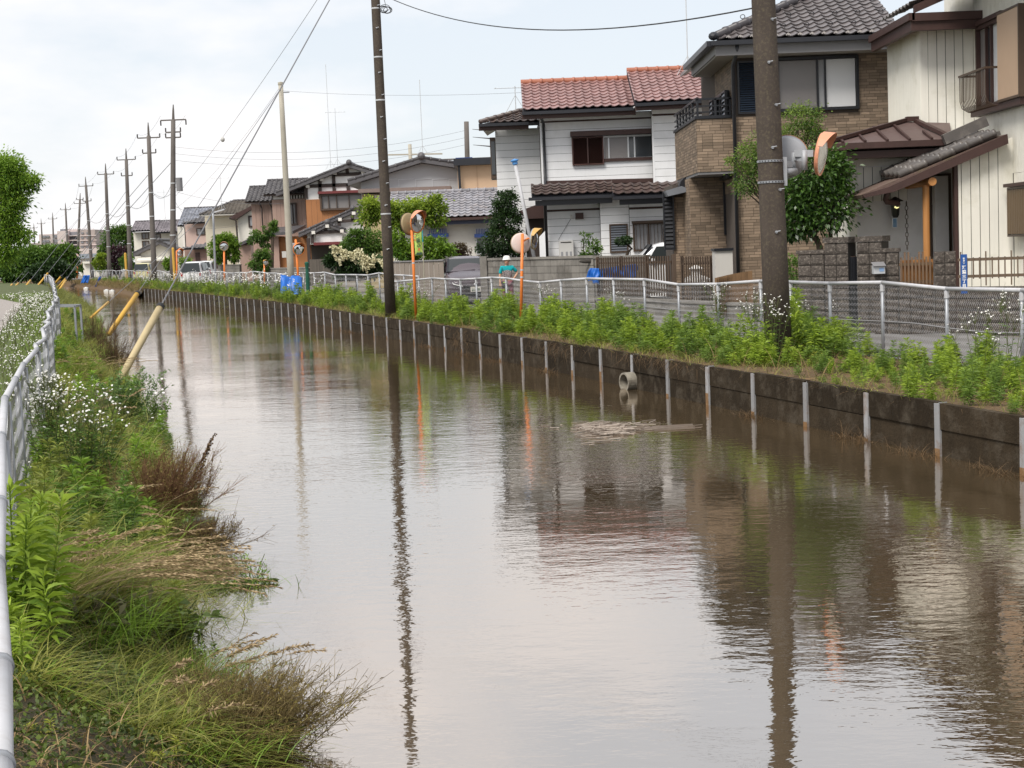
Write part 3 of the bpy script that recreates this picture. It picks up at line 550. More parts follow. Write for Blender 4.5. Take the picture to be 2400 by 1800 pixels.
# downpipe
q = MB(); a_ = zE.p(325, 330, 35.8); q.tube([(a_.x + .02, Ye + .02, ze - .12), (a_.x + .02, Ye + .05, ze - .25), (a_.x - .0, 35.86, ze - .5), (a_.x, 35.86, .1)], .045, 10); q.build('downpipe', mat('dark_pipe', (.035, .037, .045), .4), B, smooth=True)
# balcony block
Yb = 36.35; zb_ = Zone(Z1, Yb); bx0 = zb_.p(95, 940).x; bx1 = xb0 - .002; bz0 = zb_.p(200, 1112).z; bz1 = zb_.p(200, 768).z
part(B, 'balcony_wall', m_bback, (bx0, bx1, Yb, Yb + 4.6, bz0, bz1))
bricks(B, Vector((bx0, Yb, bz0)), XA, -YA_, bx1 - bx0, bz1 - bz0, limit=60); bricks(B, Vector((bx0, Yb + 4.6, bz0)), -YA_, -XA, 4.6, bz1 - bz0, limit=60)
part(B, 'balcony_coping', m_black, (bx0 - .05, bx1, Yb - .05, Yb + .12, bz1, bz1 + .07), (bx0 - .05, bx0 + .12, Yb + .121, Yb + 4.6, bz1, bz1 + .07))
part(B, 'balcony_soffit', m_fasc, (bx0 + .01, bx1, Yb + .01, Yb + 4.5, bz0 - .06, bz0 - .001))
q = MB(); hr = .46
for z_ in (bz1 + .16, bz1 + .3, bz1 + hr): q.bar((bx0, Yb + .03, z_), (bx1 - .02, Yb + .03, z_), .05 if z_ > bz1 + .4 else .03); q.bar((bx0, Yb + .03, z_), (bx0, Yb + 4.6, z_), .05 if z_ > bz1 + .4 else .03)
rl = q.build('balcony_rail', m_black, B)
for x_ in (bx0 + .03, bx0 + .45, bx1 - .06): part(rl, 'rail_post', m_black, (x_ - .025, x_ + .025, Yb + .005, Yb + .055, bz1 + .05, bz1 + hr))
for y_ in np.arange(Yb + .7, Yb + 4.6, .65): part(rl, 'rail_post', m_black, (bx0 - .025, bx0 + .025, y_ - .025, y_ + .025, bz1 + .05, bz1 + hr))
# recessed ground floor below balcony
Yr = 38.0; zr_ = Zone(lambda x, y: (x, y), Yr); rx0 = zr_.p(1619, 520).x; rz1 = bz0 - .06
part(B, 'wall', m_bback, (rx0, xb0 - .003, Yr, Yr + 3, 0, rz1)); bricks(B, Vector((rx0, Yr, 0)), XA, -YA_, xb0 - rx0 - .003, rz1, limit=40)
Yr2 = 39.4; lx0 = at(1578, 520, Yr2).x
part(B, 'wall', m_bback, (lx0, rx0 + .1, Yr2, Yr2 + 2, 0, rz1 - .1)); bricks(B, Vector((lx0, Yr2, 0)), XA, -YA_, rx0 - lx0 - .002, rz1 - .4, limit=30); bricks(B, Vector((rx0, Yr2, 0)), -YA_, -XA, Yr2 - Yr, rz1, limit=5)
x0, x1, z0, z1 = zr_.rect(1700, 432, 1711, 545); win(B, Vector((x0, Yr - .014, z0)), XA, ZA, -YA_, x1 - x0, z1 - z0, m_black, [(1, m_glass)], ft=.05, proud=.07)
x0, x1, z0, z1 = zr_.rect(1706, 438, 1714, 474, Yr - .3); part(B, 'wall_lamp', mat('cream_plastic', (.62, .6, .5), .5, .04), (x0, x1, Yr - .3, Yr - .014, z0, z1))
x0, x1, z0, z1 = zr_.rect(1559, 452, 1578, 582, Yr2 - .15); louvre(B, Vector((x0, Yr2 - .05, z0)), XA, ZA, -YA_, x1 - x0, z1 - z0, m_black, 14)
c_ = at(1617, 446, 38.9); q = MB(); q.prism([c_ + Vector((-.28 * math.sin(t_), 0, .0)) + ZA * (.36 * (1 - 0) * math.cos(t_)) for t_ in np.linspace(0, math.pi / 2, 8)] + [c_], (0, .4, 0)); q.build('canopy_end', m_black, B, fix=True)
q = MB(); q.prism([at(1560, 447, 38.7), at(1597, 436, 38.7), at(1617, 443, 38.7), at(1617, 448, 38.7), at(1566, 460, 38.7)], (0, .7, 0)); q.build('canopy', mat('canopy_grey', (.17, .18, .2), .4), B, fix=True)
# heater unit with things on it
x0, x1, z0, z1 = zr_.rect(1675, 588, 1716, 640, 35.0)
hu = thing('oil_tank_cabinet', 'pale grey utility cabinet with dark lid beside brown brick house', 'cabinet', (x0, 35, 0)); part(hu, 'cabinet', mat('pale_enamel', (.5, .48, .45), .5, .06), (x0, x1, 34.9, 35.4, .1, z1)); part(hu, 'lid', m_black, (x0 - .02, x1 + .02, 34.86, 35.44, z1, z1 + .06)); part(hu, 'foot', m_fasc, (x0 + .05, x1 - .05, 35, 35.3, 0, .1))
# ================================================================ house C : white sided house with red tiled roof
m_side = mat('white_siding', (.79, .79, .80), .6, .05, 1.2, streak=.05, rnd=.02, dirt=(.5, .49, .46), dirt_amt=.3, dscale=1.)
m_red = mat('red_glazed_tile', (.27, .155, .145), .3, .2, 5, spec=.7, rnd=.14, attr=.14, dirt=(.42, .3, .28), dirt_amt=.3, dscale=8)
m_redr = mat('terracotta_ridge', (.36, .14, .09), .5, .12, 4, rnd=.08)
m_ctile = mat('umber_tile', (.075, .05, .045), .45, .3, 5, spec=.5, rnd=.25, attr=.25, dirt=(.2, .17, .13), dirt_amt=.5, dscale=6)
YC = 49.0; zC = Zone(Z3, YC)
Cx = lambda a, Y=YC: zC.p(a, 800, Y).x; Cz = lambda b, Y=YC, a=1250: zC.p(a, b, Y).z
C = thing('house', 'white sided two storey house with red tiled roof and dark brown trim', 'house', (Cx(850), YC, 0))
part(C, 'wall', m_backing, (Cx(850), Cx(1683), YC, YC + 5, 0, Cz(520)))
boards_h(C, Cx(850), Cx(1683), YC, Cz(1045), Cz(578), .24, m_side); boards_h(C, Cx(850), Cx(1683), YC, Cz(568), Cz(525), .3, m_side)
part(C, 'trim_band', m_brown, (Cx(850), Cx(1683), YC - .04, YC - .001, Cz(579), Cz(569)))
part(C, 'corner_trim', m_side, (Cx(845), Cx(858), YC - .035, YC + .1, Cz(1050), Cz(525)))
Yc2 = 48.5; part(C, 'wall', m_backing, (Cx(1680, Yc2), Cx(2080, Yc2), Yc2, YC + 5, 0, Cz(490, Yc2, 1800)))
boards_h(C, Cx(1680, Yc2), Cx(2080, Yc2), Yc2, Cz(1045, Yc2, 1800), Cz(538, Yc2, 1800), .24, m_side); boards_h(C, Cx(1676, Yc2), Cx(2080, Yc2), Yc2, Cz(526, Yc2, 1800), Cz(480, Yc2, 1800), .3, m_side)
part(C, 'trim_band', m_brown, (Cx(1676, Yc2), Cx(2080, Yc2), Yc2 - .04, Yc2 - .001, Cz(537, Yc2, 1800), Cz(527, Yc2, 1800)))
part(C, 'corner_trim', m_side, (Cx(1673, Yc2), Cx(1686, Yc2), Yc2 - .035, Yc2 + .1, Cz(1050, Yc2, 1800), Cz(527, Yc2, 1800)))
Yc3 = 51.2; part(C, 'wall', m_backing, (Cx(512, Yc3), Cx(870, Yc3), Yc3, YC + 6, 0, Cz(640, Yc3, 680)))
boards_h(C, Cx(512, Yc3), Cx(862, Yc3), Yc3, .1, Cz(636, Yc3, 680), .235, m_side)
# upper roofs
roof_plane(C, zC, (712, 505), (1545, 470), (1120, 290), 48.2, 25, .27, .29, m_red, ridge_m=m_redr, under=m_dkmetal)
roof_plane(C, zC, (1540, 447), (2190, 412), (1830, 205), 47.7, 25, .27, .29, m_red, ridge_m=m_redr, under=m_dkmetal)
o3 = roof_plane(C, zC, (395, 600), (860, 582), (700, 505), 50.4, 20, .27, .29, m_ctile, hipl=1.2, under=m_dkmetal, ridge_m=m_ctile)
for (a0, b0, a1, b1, Y_) in ((705, 525, 1550, 490, 48.1), (1545, 462, 2190, 428, 47.6), (385, 612, 755, 598, 50.3)):
    a_, c_ = zC.p(a0, b0, Y_), zC.p(a1, b1, Y_); gutter(C, a_, c_, m_dkmetal, .055); q = MB(); q.bar(a_ + Vector((0, .12, -.1)), c_ + Vector((0, .12, -.1)), .06, .14); q.build('fascia', m_brown, C)
part(C, 'soffit', m_side, (Cx(760), Cx(1540), 48.25, YC - .025, Cz(528), Cz(528) + .03), (Cx(1545, 47.8), Cx(2080, 47.8), 47.75, Yc2 - .025, Cz(470, 47.8, 1800), Cz(470, 47.8, 1800) + .03))
q = MB(); c_ = at(*Z3(430, 640), 50.4); q.prism([at(*Z3(385, 612), 50.35), at(*Z3(500, 612), 50.35), at(*Z3(515, 650), 51.1), at(*Z3(450, 690), 52.5)], (0, 0, .04)); q.build('soffit', m_side, C, fix=True)
# windows 2F
louvre(C, Vector((Cx(1085), YC - .03, Cz(895))), XA, ZA, -YA_, Cx(1300) - Cx(1085), Cz(705) - Cz(895), mat('brown_louvre', (.07, .03, .025), .6, .25, 6), 26, proud=.1)
part(C.children[-1], 'shutter_stile', m_brown, (Cx(1187), Cx(1196), YC - .16, YC - .12, Cz(895), Cz(705)))
part(C, 'window_hood', m_brown, (Cx(1067), Cx(1683), YC - .28, YC - .021, Cz(692), Cz(655)))
fwin(C, zC, 1312, 695, 1672, 852, m_silver, [(.1, m_glass_g), (.4, m_glass_g), (.13, m_glass), (.37, m_glass)], Y=YC - .02, ft=.04)
part(C, 'window_sill', m_brown, (Cx(1306), Cx(1683), YC - .09, YC - .021, Cz(885), Cz(862)))
fw = part(C, 'bay_window', m_bronze, (Cx(470, 51.2), Cx(511, 51.2), 51.3, 52.6, Cz(1005, 51.2, 490), Cz(700, 51.2, 490))); part(fw, 'pane', m_glass, (Cx(478, 51.2), Cx(505, 51.2), 51.27, 51.299, Cz(975, 51.2, 490), Cz(730, 51.2, 490)))
# lower storey
YL = 48.2; zL = Zone(Z3, YL); lx = lambda a, Y=YL: zL.p(a, 1350, Y).x; lz2 = lambda b, a=1100, Y=YL: zL.p(a, b, Y).z
part(C, 'wall', m_backing, (lx(890), lx(1295), YL, YC, 0, lz2(1165))); boards_h(C, lx(890), lx(1295), YL, .1, lz2(1245), .24, m_side); boards_h(C, lx(890), lx(1290), YL, lz2(1232), lz2(1172), .3, m_side)
part(C, 'trim_band', m_brown, (lx(890), lx(1290), YL - .04, YL - .001, lz2(1243), lz2(1233)))
YL2 = 47.8; part(C, 'wall', m_backing, (lx(1290, YL2), lx(2000, YL2), YL2, YC, 0, lz2(1160, 1500, YL2))); boards_h(C, lx(1288, YL2), lx(1500, YL2), YL2, .1, lz2(1165, 1400, YL2), .24, m_side); boards_h(C, lx(1504, YL2), lx(2000, YL2), YL2, .1, lz2(1232, 1600, YL2), .24, m_side); boards_h(C, lx(1504, YL2), lx(2000, YL2), YL2, lz2(1218, 1600, YL2), lz2(1165, 1600, YL2), .3, m_side)
part(C, 'trim_band', m_brown, (lx(1500, YL2), lx(2000, YL2), YL2 - .04, YL2 - .001, lz2(1231, 1600, YL2), lz2(1219, 1600, YL2)))
roof_plane(C, zC, (778, 1135), (1385, 1112), (1100, 1045), 47.3, 24, .27, .24, m_ctile, ridge_m=None, under=m_dkmetal, maxl=1.9)
roof_plane(C, zC, (1380, 1130), (2000, 1105), (1700, 1040), 46.9, 24, .27, .24, m_ctile, ridge_m=None, under=m_dkmetal, maxl=2.1)
for (a0, b0, a1, b1, Y_) in ((755, 1160, 1375, 1135, 47.2), (1380, 1152, 2000, 1128, 46.8)):
    a_, c_ = zC.p(a0, b0, Y_), zC.p(a1, b1, Y_); gutter(C, a_, c_, m_dkmetal, .055); q = MB(); q.bar(a_ + Vector((.2, .1, -.13)), c_ + Vector((0, .1, -.13)), .06, .16); q.build('fascia', m_black, C)
q = MB(); a_, c_ = zC.p(880, 1040, 48.95), zC.p(1690, 1018, 48.95); q.bar(a_, c_, .12, .13); q.build('flashing', m_brown, C)
q = MB(); q.tube([zC.p(848, 515, 48.15), zC.p(850, 560, 48.3), zC.p(865, 600, 48.9), zC.p(880, 1040, 48.9), zC.p(875, 1070, 48.6), zC.p(870, 1150, 47.4)], .045, 8); q.tube([zL.p(870, 1160, 47.3), zL.p(878, 1200, 47.9), zL.p(893, 1590, 48.05)], .05, 8); q.build('downpipe', m_dkmetal, C, smooth=True)
louvre(C, Vector((lx(1360, YL2), YL2 - .03, lz2(1545, 1420, YL2))), XA, ZA, -YA_, lx(1478, YL2) - lx(1360, YL2), lz2(1352, 1420, YL2) - lz2(1545, 1420, YL2), mat('glass_louvre', (.12, .13, .15), .2, .1, spec=.8), 11, 'jalousie_window', fm=m_bronze)
fwin(C, zL, 1540, 1345, 1750, 1530, m_bronze, [(.5, m_glass_l), (.5, m_glass_l)], Y=YL2 - .03, bars=8); part(C, 'window_hood', m_bronze, (lx(1518, YL2), lx(1765, YL2), YL2 - .2, YL2 - .021, lz2(1335, 1640, YL2), lz2(1318, 1640, YL2)))
part(C, 'vent_hood', m_brown, (lx(1103), lx(1162), YL - .18, YL - .021, lz2(1308), lz2(1262)))
hb = part(C, 'water_heater', mat('heater_enamel', (.6, .585, .56), .45, .04), (lx(972), lx(1078), YL - .26, YL - .025, lz2(1583), lz2(1462))); part(hb, 'vent_slot', m_backing, (lx(985), lx(1065), YL - .266, YL - .261, lz2(1480), lz2(1472)))
for a_ in (985, 1020, 1050): part(hb, 'grille', m_glass_l, (lx(a_), lx(a_ + 16), YL - .266, YL - .261, lz2(1575), lz2(1545)))
part(C, 'junction_box', mat('heater_enamel', (.6, .585, .56)), (lx(1062), lx(1078), YL - .1, YL - .021, lz2(1300), lz2(1275)))
q = MB(); q.tube([zL.p(1070, 1300, YL - .05), zL.p(1010, 1400, YL - .05), zL.p(975, 1460, YL - .05)], .008, 5); q.build('cable', m_fasc, C)
# dark side porch on the left of C
q = MB(); q.prism([zC.p(690, 1245, 49.2), zC.p(868, 1180, 49.2), zC.p(868, 1300, 49.2), zC.p(740, 1305, 49.2)], (0, 1.5, 0)); q.build('side_porch_roof', m_brown, C, fix=True)
part(C, 'side_porch', mat('dark_umber_wall', (.05, .035, .03), .8), (Cx(715, 49.6), Cx(868, 49.6), 49.6, 51.1, 0, Cz(1300, 49.6, 800)))
q = MB(); a0, a1, z0, z1 = zL.rect(835, 1395, 880, 1600, 47.6); q.prism([(a0, 47.6, z0), (a1, 47.6, z0), (a1, 47.6, z1), (a0, 47.6, z1 - .18)], (0, .05, 0)); q.build('porch_screen', m_side, C, fix=True)
# ================================================================ houses farther along the road
m_dwall = mat('chalk_wall', (.68, .65, .60), .75, .06, 1.5, dirt=(.45, .4, .33), dirt_amt=.4)
m_slate = mat('weathered_grey_tile', (.24, .235, .255), .5, .22, 3, spec=.5, rnd=.2, attr=.2, dirt=(.36, .3, .27), dirt_amt=.6, dscale=4)
m_dtile = mat('charcoal_tile', (.085, .08, .085), .45, .25, 3, spec=.5, rnd=.2, attr=.2, dirt=(.17, .15, .14), dirt_amt=.4, dscale=4)
def wbox(par, zn, a0, b0, a1, b1, m_, Y=None, dep=5, name='wall', z0=0, **k):
    x0, x1, _, zt_ = zn.rect(a0, b0, a1, b1, Y); Yq = zn.Y if Y is None else Y
    return part(par, name, m_, (x0, x1, Yq, Yq + dep, z0, zt_), **k)
def gable(par, zn, peak, left, right, Y, dep, m_roof, m_wall=None, th=.16, base=None, over=.5, tiles=True, xl=None):
    P_, L_, R_ = zn.p(*peak, Y), zn.p(*left, Y), zn.p(*right, Y)
    q = MB(); q.prism([L_, P_, P_ - ZA * th, L_ - ZA * th], (0, dep, 0)); q.build('roof_slope', m_roof, par, fix=True); q = MB(); q.prism([P_ + XA * .001, R_, R_ - ZA * th, P_ - ZA * th + XA * .001], (0, dep, 0)); q.build('roof_slope', m_roof, par, fix=True)
    for a, b in ((L_, P_), (R_, P_)): caps(par, a + ZA * .05 + YA_ * .06, b + ZA * .05 + YA_ * .06, .09, m_roof, .45, 'verge_tile')
    q = MB(); q.ico(P_ + ZA * .12, (.2, .2, .2), 2); q.tube([P_ + ZA * .12, P_ + ZA * .12 + YA_ * dep], .14, 8); q.build('ridge', m_roof, par)
    for s_, a in ((1, L_), (-1, R_)):
        u = (P_ - a); ln_ = u.length; u.normalize(); n = u.cross(YA_) * (-1 if s_ > 0 else 1); n = n if n.z > 0 else -n
        if tiles:
            k = int(ln_ / .3)
            q = MB()
            for i in range(k): o = a + u * (i * .3) + n * .01; q.frame(o, YA_, u, n, .2, dep, 0, .28, 0, .03)
            q.build('tile_course', m_roof, par, kind='stuff', fix=True)
    if m_wall:
        zb_ = base if base is not None else 0; i_ = over
        q = MB(); f = lambda x: (P_.z + (L_.z - P_.z) * (P_.x - x) / (P_.x - L_.x) if x < P_.x else P_.z + (R_.z - P_.z) * (x - P_.x) / (R_.x - P_.x)) - th - .02
        xa, xb = (L_.x + i_ if xl is None else xl), R_.x - i_; q.prism([(xa, Y + over, zb_), (xb, Y + over, zb_), (xb, Y + over, f(xb)), (P_.x, Y + over, f(P_.x)), (xa, Y + over, f(xa))], (0, dep - 2 * over, 0)); q.build('gable_wall', m_wall, par, fix=True)
    return P_, L_, R_
def ftimber(par, zn, pts, w, Y, m_):
    for a, b in pts: q = MB(); q.bar(zn.p(*a, Y), zn.p(*b, Y), w, .1, up=YA_); q.build('timber', m_, par)
# ---- D: low white house with pale grey tiled roof
zD = Zone(Z3, 66.0); D = thing('house', 'low white house with weathered pale grey tiled roof behind the parked dark car', 'house', (zD.p(200, 1400).x, 66, 0))
wbox(D, zD, -250, 1310, 700, 1600, m_dwall, dep=5)
roof_plane(D, zD, (-290, 1312), (560, 1280), (200, 1108), 65.3, 24, .27, .27, m_slate, ridge_m=m_slate, under=m_brown)
a_, c_ = zD.p(-290, 1325, 65.2), zD.p(560, 1293, 65.2); gutter(D, a_, c_, m_brown, .06); q = MB(); q.bar(a_ + Vector((0, .1, -.14)), c_ + Vector((0, .1, -.14)), .06, .16); q.build('fascia', mat('navy_fascia', (.03, .035, .06), .6), D)
for a0, a1 in ((375, 480), (30, 150)):
    x0, x1, z0, z1 = zD.rect(a0, 1450, a1, 1560); w_ = win(D, Vector((x0, 65.97, z0)), XA, ZA, -YA_, x1 - x0, z1 - z0, m_silver, [(.5, m_glass), (.5, m_glass)])
    hd = part(w_, 'window_grille_top', mat('blue_awning', (.03, .06, .2), .5), (x0 - .1, x1 + .1, 65.6, 65.95, z1 + .05, z1 + .2))
    for i in range(10): part(w_, 'bar', mat('blue_awning', (.03, .06, .2)), (x0 + (x1 - x0) * i / 9 - .015, x0 + (x1 - x0) * i / 9 + .015, 65.62, 65.66, z1 + .2, z1 + .42))
part(D, 'flood_lamp', m_silver, (zD.p(155, 1340).x, zD.p(200, 1340).x, 65.7, 65.96, zD.p(180, 1352).z, zD.p(180, 1330).z))
part(D, 'meter_box', mat('old_cream_box', (.45, .4, .25), .6), (zD.p(60, 1350).x, zD.p(125, 1350).x, 65.8, 65.97, zD.p(90, 1385).z, zD.p(90, 1325).z))
# ---- peach flat-roofed building and grey gable house
zG = Zone(Z5, 78.0)
PE = thing('building', 'peach coloured flat roofed building with dark parapet behind white house', 'building', (at(1100, 400, 74).x, 74, 0))
wbox(PE, Zone(lambda x, y: (x, y), 74), 1076, 386, 1180, 600, mat('peach_render', (.56, .385, .255), .8, .05), dep=6)
x0, x1, z0, z1 = Zone(lambda x, y: (x, y), 73.6).rect(1063, 370, 1180, 386); part(PE, 'parapet', m_dkmetal, (x0, x1, 73.5, 80.2, z0, z1)); part(PE, 'parapet_cap', mat('blue_cap', (.02, .045, .16), .5), (x0 + .1, x0 + .9, 73.6, 74.2, z1, z1 + .05))
q = MB(); q.tube([at(1075, 386, 73.8), at(1080, 470, 73.8)], .07, 6); q.build('downpipe', m_dkmetal, PE)
q = MB(); q.frame(at(1119, 430, 73.99), XA, ZA, -YA_, -.015, .015, -2, 1, 0, .012); q.build('joint', mat('peach_joint', (.45, .3, .2)), PE)
GH = thing('house', 'grey walled gable house with wide dark tiled roof behind the dark concrete pole', 'house', (zG.p(1797, 400).x, 78, 0))
gable(GH, zG, (1797, 262), (1160, 462), (2330, 345), 78, 8, m_dtile, mat('grey_panel_wall', (.43, .435, .45), .7, .04), th=.2, over=.6)
zGf = 78.6
for i in range(5):
    x0, x1, z0, z1 = zG.rect(1455 + i * 145, 445, 1588 + i * 145, 505, zGf); q = MB()
    for a in ((x0, x1, zGf - .03, zGf - .001, z1, z1 + .03), (x0, x0 + .03, zGf - .03, zGf - .001, z0, z1 - .002)): q.box(*a)
    q.build('panel_trim', mat('pale_trim', (.55, .56, .58), .6), GH)
q = MB(); q.prism([zG.p(1250, 528, 76.8), zG.p(2050, 500, 76.8), zG.p(2050, 535, 76.8), zG.p(1250, 560, 76.8)], (0, 1.7, 0)); q.build('lean_to_roof', mat('taupe_sheet', (.2, .15, .135), .6), GH, fix=True)
wbox(GH, zG, 1290, 560, 2020, 900, mat('ochre_wall', (.4, .32, .18), .8), Y=77.4, dep=1.1)
x0, x1, z0, z1 = zG.rect(1395, 580, 1440, 650, 77.38); part(GH, 'window', m_dwall, (x0, x1, 77.3, 77.39, z0, z1))
antenna(*[zG.p(1810, 235, 79)[i] for i in range(3)], 3.8, 'tall mast aerial on the grey gable roof', 0)
# ---- E: brown half-timbered house
zEh = Zone(Z5, 104.0); m_oran = mat('orange_brown_cladding', (.36, .155, .06), .65, .12, 2, streak=.1, rnd=.05); m_pink = mat('dusty_pink_cladding', (.36, .245, .2), .7, .1, 2, streak=.08, rnd=.05); m_tim = mat('dark_timber', (.045, .032, .028), .7, .15)
E_ = thing('house', 'orange brown half timbered house with white gable and dark tiled roofs', 'house', (zEh.p(1050, 900).x, 104, 0))
P_, L_, R_ = gable(E_, zEh, (1172, 312), (540, 562), (1700, 470), 103.4, 9, m_dtile, m_plast, th=.22, over=.6, xl=zEh.p(800, 600).x)
Yf = 104.0
xs = [zEh.p(a, 750, Yf).x for a in np.linspace(805, 1560, 17)]; planks_v(E_, xs, Yf, 0, zEh.p(1000, 612, Yf).z, m_oran, 'cladding_plank', .05, .006)
ftimber(E_, zEh, [((815, 503), (1420, 478)), ((1035, 405), (1330, 392)), ((920, 445), (925, 610)), ((1038, 405), (1045, 560)), ((1163, 480), (1168, 560)), ((1155, 335), (1158, 395)), ((800, 515), (803, 612))], .22, Yf - .04, m_tim)
for c_ in ((815, 503), (935, 445), (1050, 390), (1168, 338), (1292, 382)): p_ = zEh.p(*c_, Yf - .3); part(E_, 'beam_end', m_dwall, (p_.x - .11, p_.x + .11, Yf - .35, Yf - .1, p_.z - .1, p_.z + .1))
x0, x1, z0, z1 = zEh.rect(940, 582, 1285, 692, Yf); win(E_, Vector((x0, Yf - .08, z0)), XA, ZA, -YA_, x1 - x0, z1 - z0, m_bronze, [(.17, m_glass_g), (.2, m_glass_g), (.31, m_glass_g), (.32, m_glass_g)], ft=.12, proud=.2); part(E_, 'window_hood', mat('maroon_trim', (.14, .03, .03), .5), (x0 - .2, x1 + .2, Yf - .5, Yf - .06, z1 + .13, z1 + .3))
# left pink part
Yk2 = 105.2; zb_ = zEh.p(650, 615, Yk2).z
part(E_, 'wall', m_backing, (zEh.p(515, 800, Yk2).x, zEh.p(806, 800, Yk2).x, Yk2, Yk2 + 7, 0, zEh.p(650, 545, Yk2).z))
planks_v(E_, [zEh.p(a, 800, Yk2).x for a in np.linspace(515, 806, 9)], Yk2, 0, zb_, m_pink, 'cladding_plank', .05, .006)
planks_v(E_, [zEh.p(a, 560, Yk2).x for a in np.linspace(660, 806, 7)], Yk2 - .02, zb_ + .02, zEh.p(700, 532, Yk2).z, m_plast, 'gable_panel', .05, .06)
part(E_, 'cladding_panel', m_plast, (zEh.p(515, 600, Yk2).x, zEh.p(658, 600, Yk2).x, Yk2 - .04, Yk2 - .001, zb_ + .02, zEh.p(600, 580, Yk2).z))
roof_plane(E_, zEh, (432, 578), (790, 560), (640, 452), 104.6, 25, .3, .3, m_dtile, ridge_m=m_dtile, under=m_tim, limit=0, amp=.08)
Yk3 = 107.0; part(E_, 'wall', m_backing, (zEh.p(335, 800, Yk3).x, zEh.p(516, 800, Yk3).x, Yk3, Yk3 + 6, 0, zEh.p(430, 630, Yk3).z)); planks_v(E_, [zEh.p(a, 800, Yk3).x for a in np.linspace(335, 516, 6)], Yk3, 0, zEh.p(430, 632, Yk3).z, m_pink, 'cladding_plank', .05, .006)
roof_plane(E_, zEh, (272, 642), (500, 628), (400, 512), 106.4, 25, .3, .3, m_dtile, ridge_m=m_dtile, under=m_tim, limit=0, amp=.08)
for a_ in (412, 500): q = MB(); q.tube([zEh.p(a_ - 15, 640, 106.3), zEh.p(a_ + 5, 690, 106.6), zEh.p(a_ + 18, 900, 106.6)], .06, 6); q.build('downpipe', m_tim, E_)
x0, x1, z0, z1 = zEh.rect(668, 660, 712, 828, Yk2); win(E_, Vector((x0, Yk2 - .06, z0)), XA, ZA, -YA_, x1 - x0, z1 - z0, m_tim, [(.5, m_glass_l), (.5, m_glass)], ft=.1, proud=.3)
# entrance annex and porch gables
wbox(E_, zEh, 470, 935, 570, 1300, m_pink, Y=102.2, dep=3); wbox(E_, zEh, 560, 935, 850, 1300, m_oran, Y=102.6, dep=1.4)
q = MB(); q.prism([zEh.p(455, 940, 101.6), zEh.p(690, 915, 101.6), zEh.p(800, 862, 103.9), zEh.p(520, 885, 103.9)], (0, 0, .2)); q.build('entrance_roof', m_dtile, E_, fix=True)
gable(E_, zEh, (1205, 708), (735, 918), (1560, 860), 100.6, 3.2, m_dtile, m_plast, th=.2, base=zEh.p(1000, 1000, 101).z, over=.5)
gable(E_, zEh, (985, 828), (840, 905), (1145, 885), 99.8, 1.0, m_dtile, m_plast, th=.18, base=zEh.p(985, 985, 100).z, over=.3)
ftimber(E_, zEh, [((860, 905), (1120, 890)), ((968, 840), (972, 890)), ((855, 905), (858, 1000)), ((1200, 740), (1203, 800)), ((1070, 808), (1300, 795)), ((1085, 800), (1090, 860))], .2, 100.0, m_tim)
for c_ in ((985, 848), (865, 903), (1112, 890), (1213, 736), (1095, 790)): p_ = zEh.p(*c_, 99.7); part(E_, 'beam_end', m_dwall, (p_.x - .11, p_.x + .11, 99.6, 99.8, p_.z - .1, p_.z + .1))
x0, x1, z0, z1 = zEh.rect(868, 985, 1100, 1010, 99.9); part(E_, 'porch_beam', mat('maroon_trim', (.14, .03, .03)), (x0, x1, 99.8, 100.2, z0, z1))
x0, x1, z0, z1 = zEh.rect(855, 1010, 1250, 1300, 102.5); part(E_, 'carport_shade', m_backing, (x0, x1, 102.2, 102.59, 0, z1))  # flat dark slab: the shade inside the carport is painted as its colour
part(E_, 'porch_post', m_tim, (x0, x0 + .2, 100.1, 100.3, 0, z1 + .5)); part(E_, 'meter_box', mat('pale_enamel', (.5, .48, .45)), (zEh.p(595, 1090, 102).x, zEh.p(632, 1090, 102).x, 101.9, 102.19, zEh.p(610, 1120, 102).z, zEh.p(610, 1065, 102).z))
antenna(*[zEh.p(1015, 345, 106)[i] for i in range(3)], 7.0, 'tall thin mast aerial above the half timbered gable', 0); antenna(*[zEh.p(1075, 330, 108)[i] for i in range(3)], 4.0, 'short crossbar aerial beside the tall mast', 5)
# ---- F..: cream house with brown roof, then the row to the left
m_crm = mat('cream_siding', (.6, .545, .43), .75, .05, 1, streak=.04); m_wht = mat('ivory_render', (.66, .63, .56), .8, .05); m_rose = mat('rose_beige_render', (.5, .375, .33), .8, .05); m_mocha = mat('mocha_render', (.3, .195, .165), .8, .06)
zF = Zone(Z5, 122.0); FH = thing('house', 'cream sided house with brown hipped tile roof beyond the pale pole', 'house', (zF.p(150, 900).x, 122, 0))
wbox(FH, zF, -60, 745, 215, 1300, m_crm, dep=6); roof_plane(FH, zF, (-120, 755), (330, 730), (290, 628), 121.2, 24, .3, .3, mat('brown_slate_tile', (.1, .085, .07), .6, .25, 3, attr=.25), hipl=1.0, under=m_dwall, limit=0, amp=.08, ridge_m=m_dtile)
q = MB(); q.prism([zF.p(135, 770, 119.5), zF.p(330, 672, 119.5), zF.p(330, 700, 119.5), zF.p(210, 780, 119.5), zF.p(150, 790, 119.5)], (0, 4, 0)); q.build('verge', m_brown, FH, fix=True)
q = MB(); q.prism([zF.p(212, 1300, 120), zF.p(345, 1300, 120), zF.p(345, 700, 120), zF.p(212, 785, 120)], (0, 2, 0)); q.build('gable_wall', m_wht, FH, fix=True)
fwin(FH, zF, 316, 770, 345, 845, m_tim, [(1, m_glass_l)], Y=119.95, ft=.12); fwin(FH, zF, 150, 950, 210, 1000, m_tim, [(1, m_glass)], Y=121.9, ft=.1)
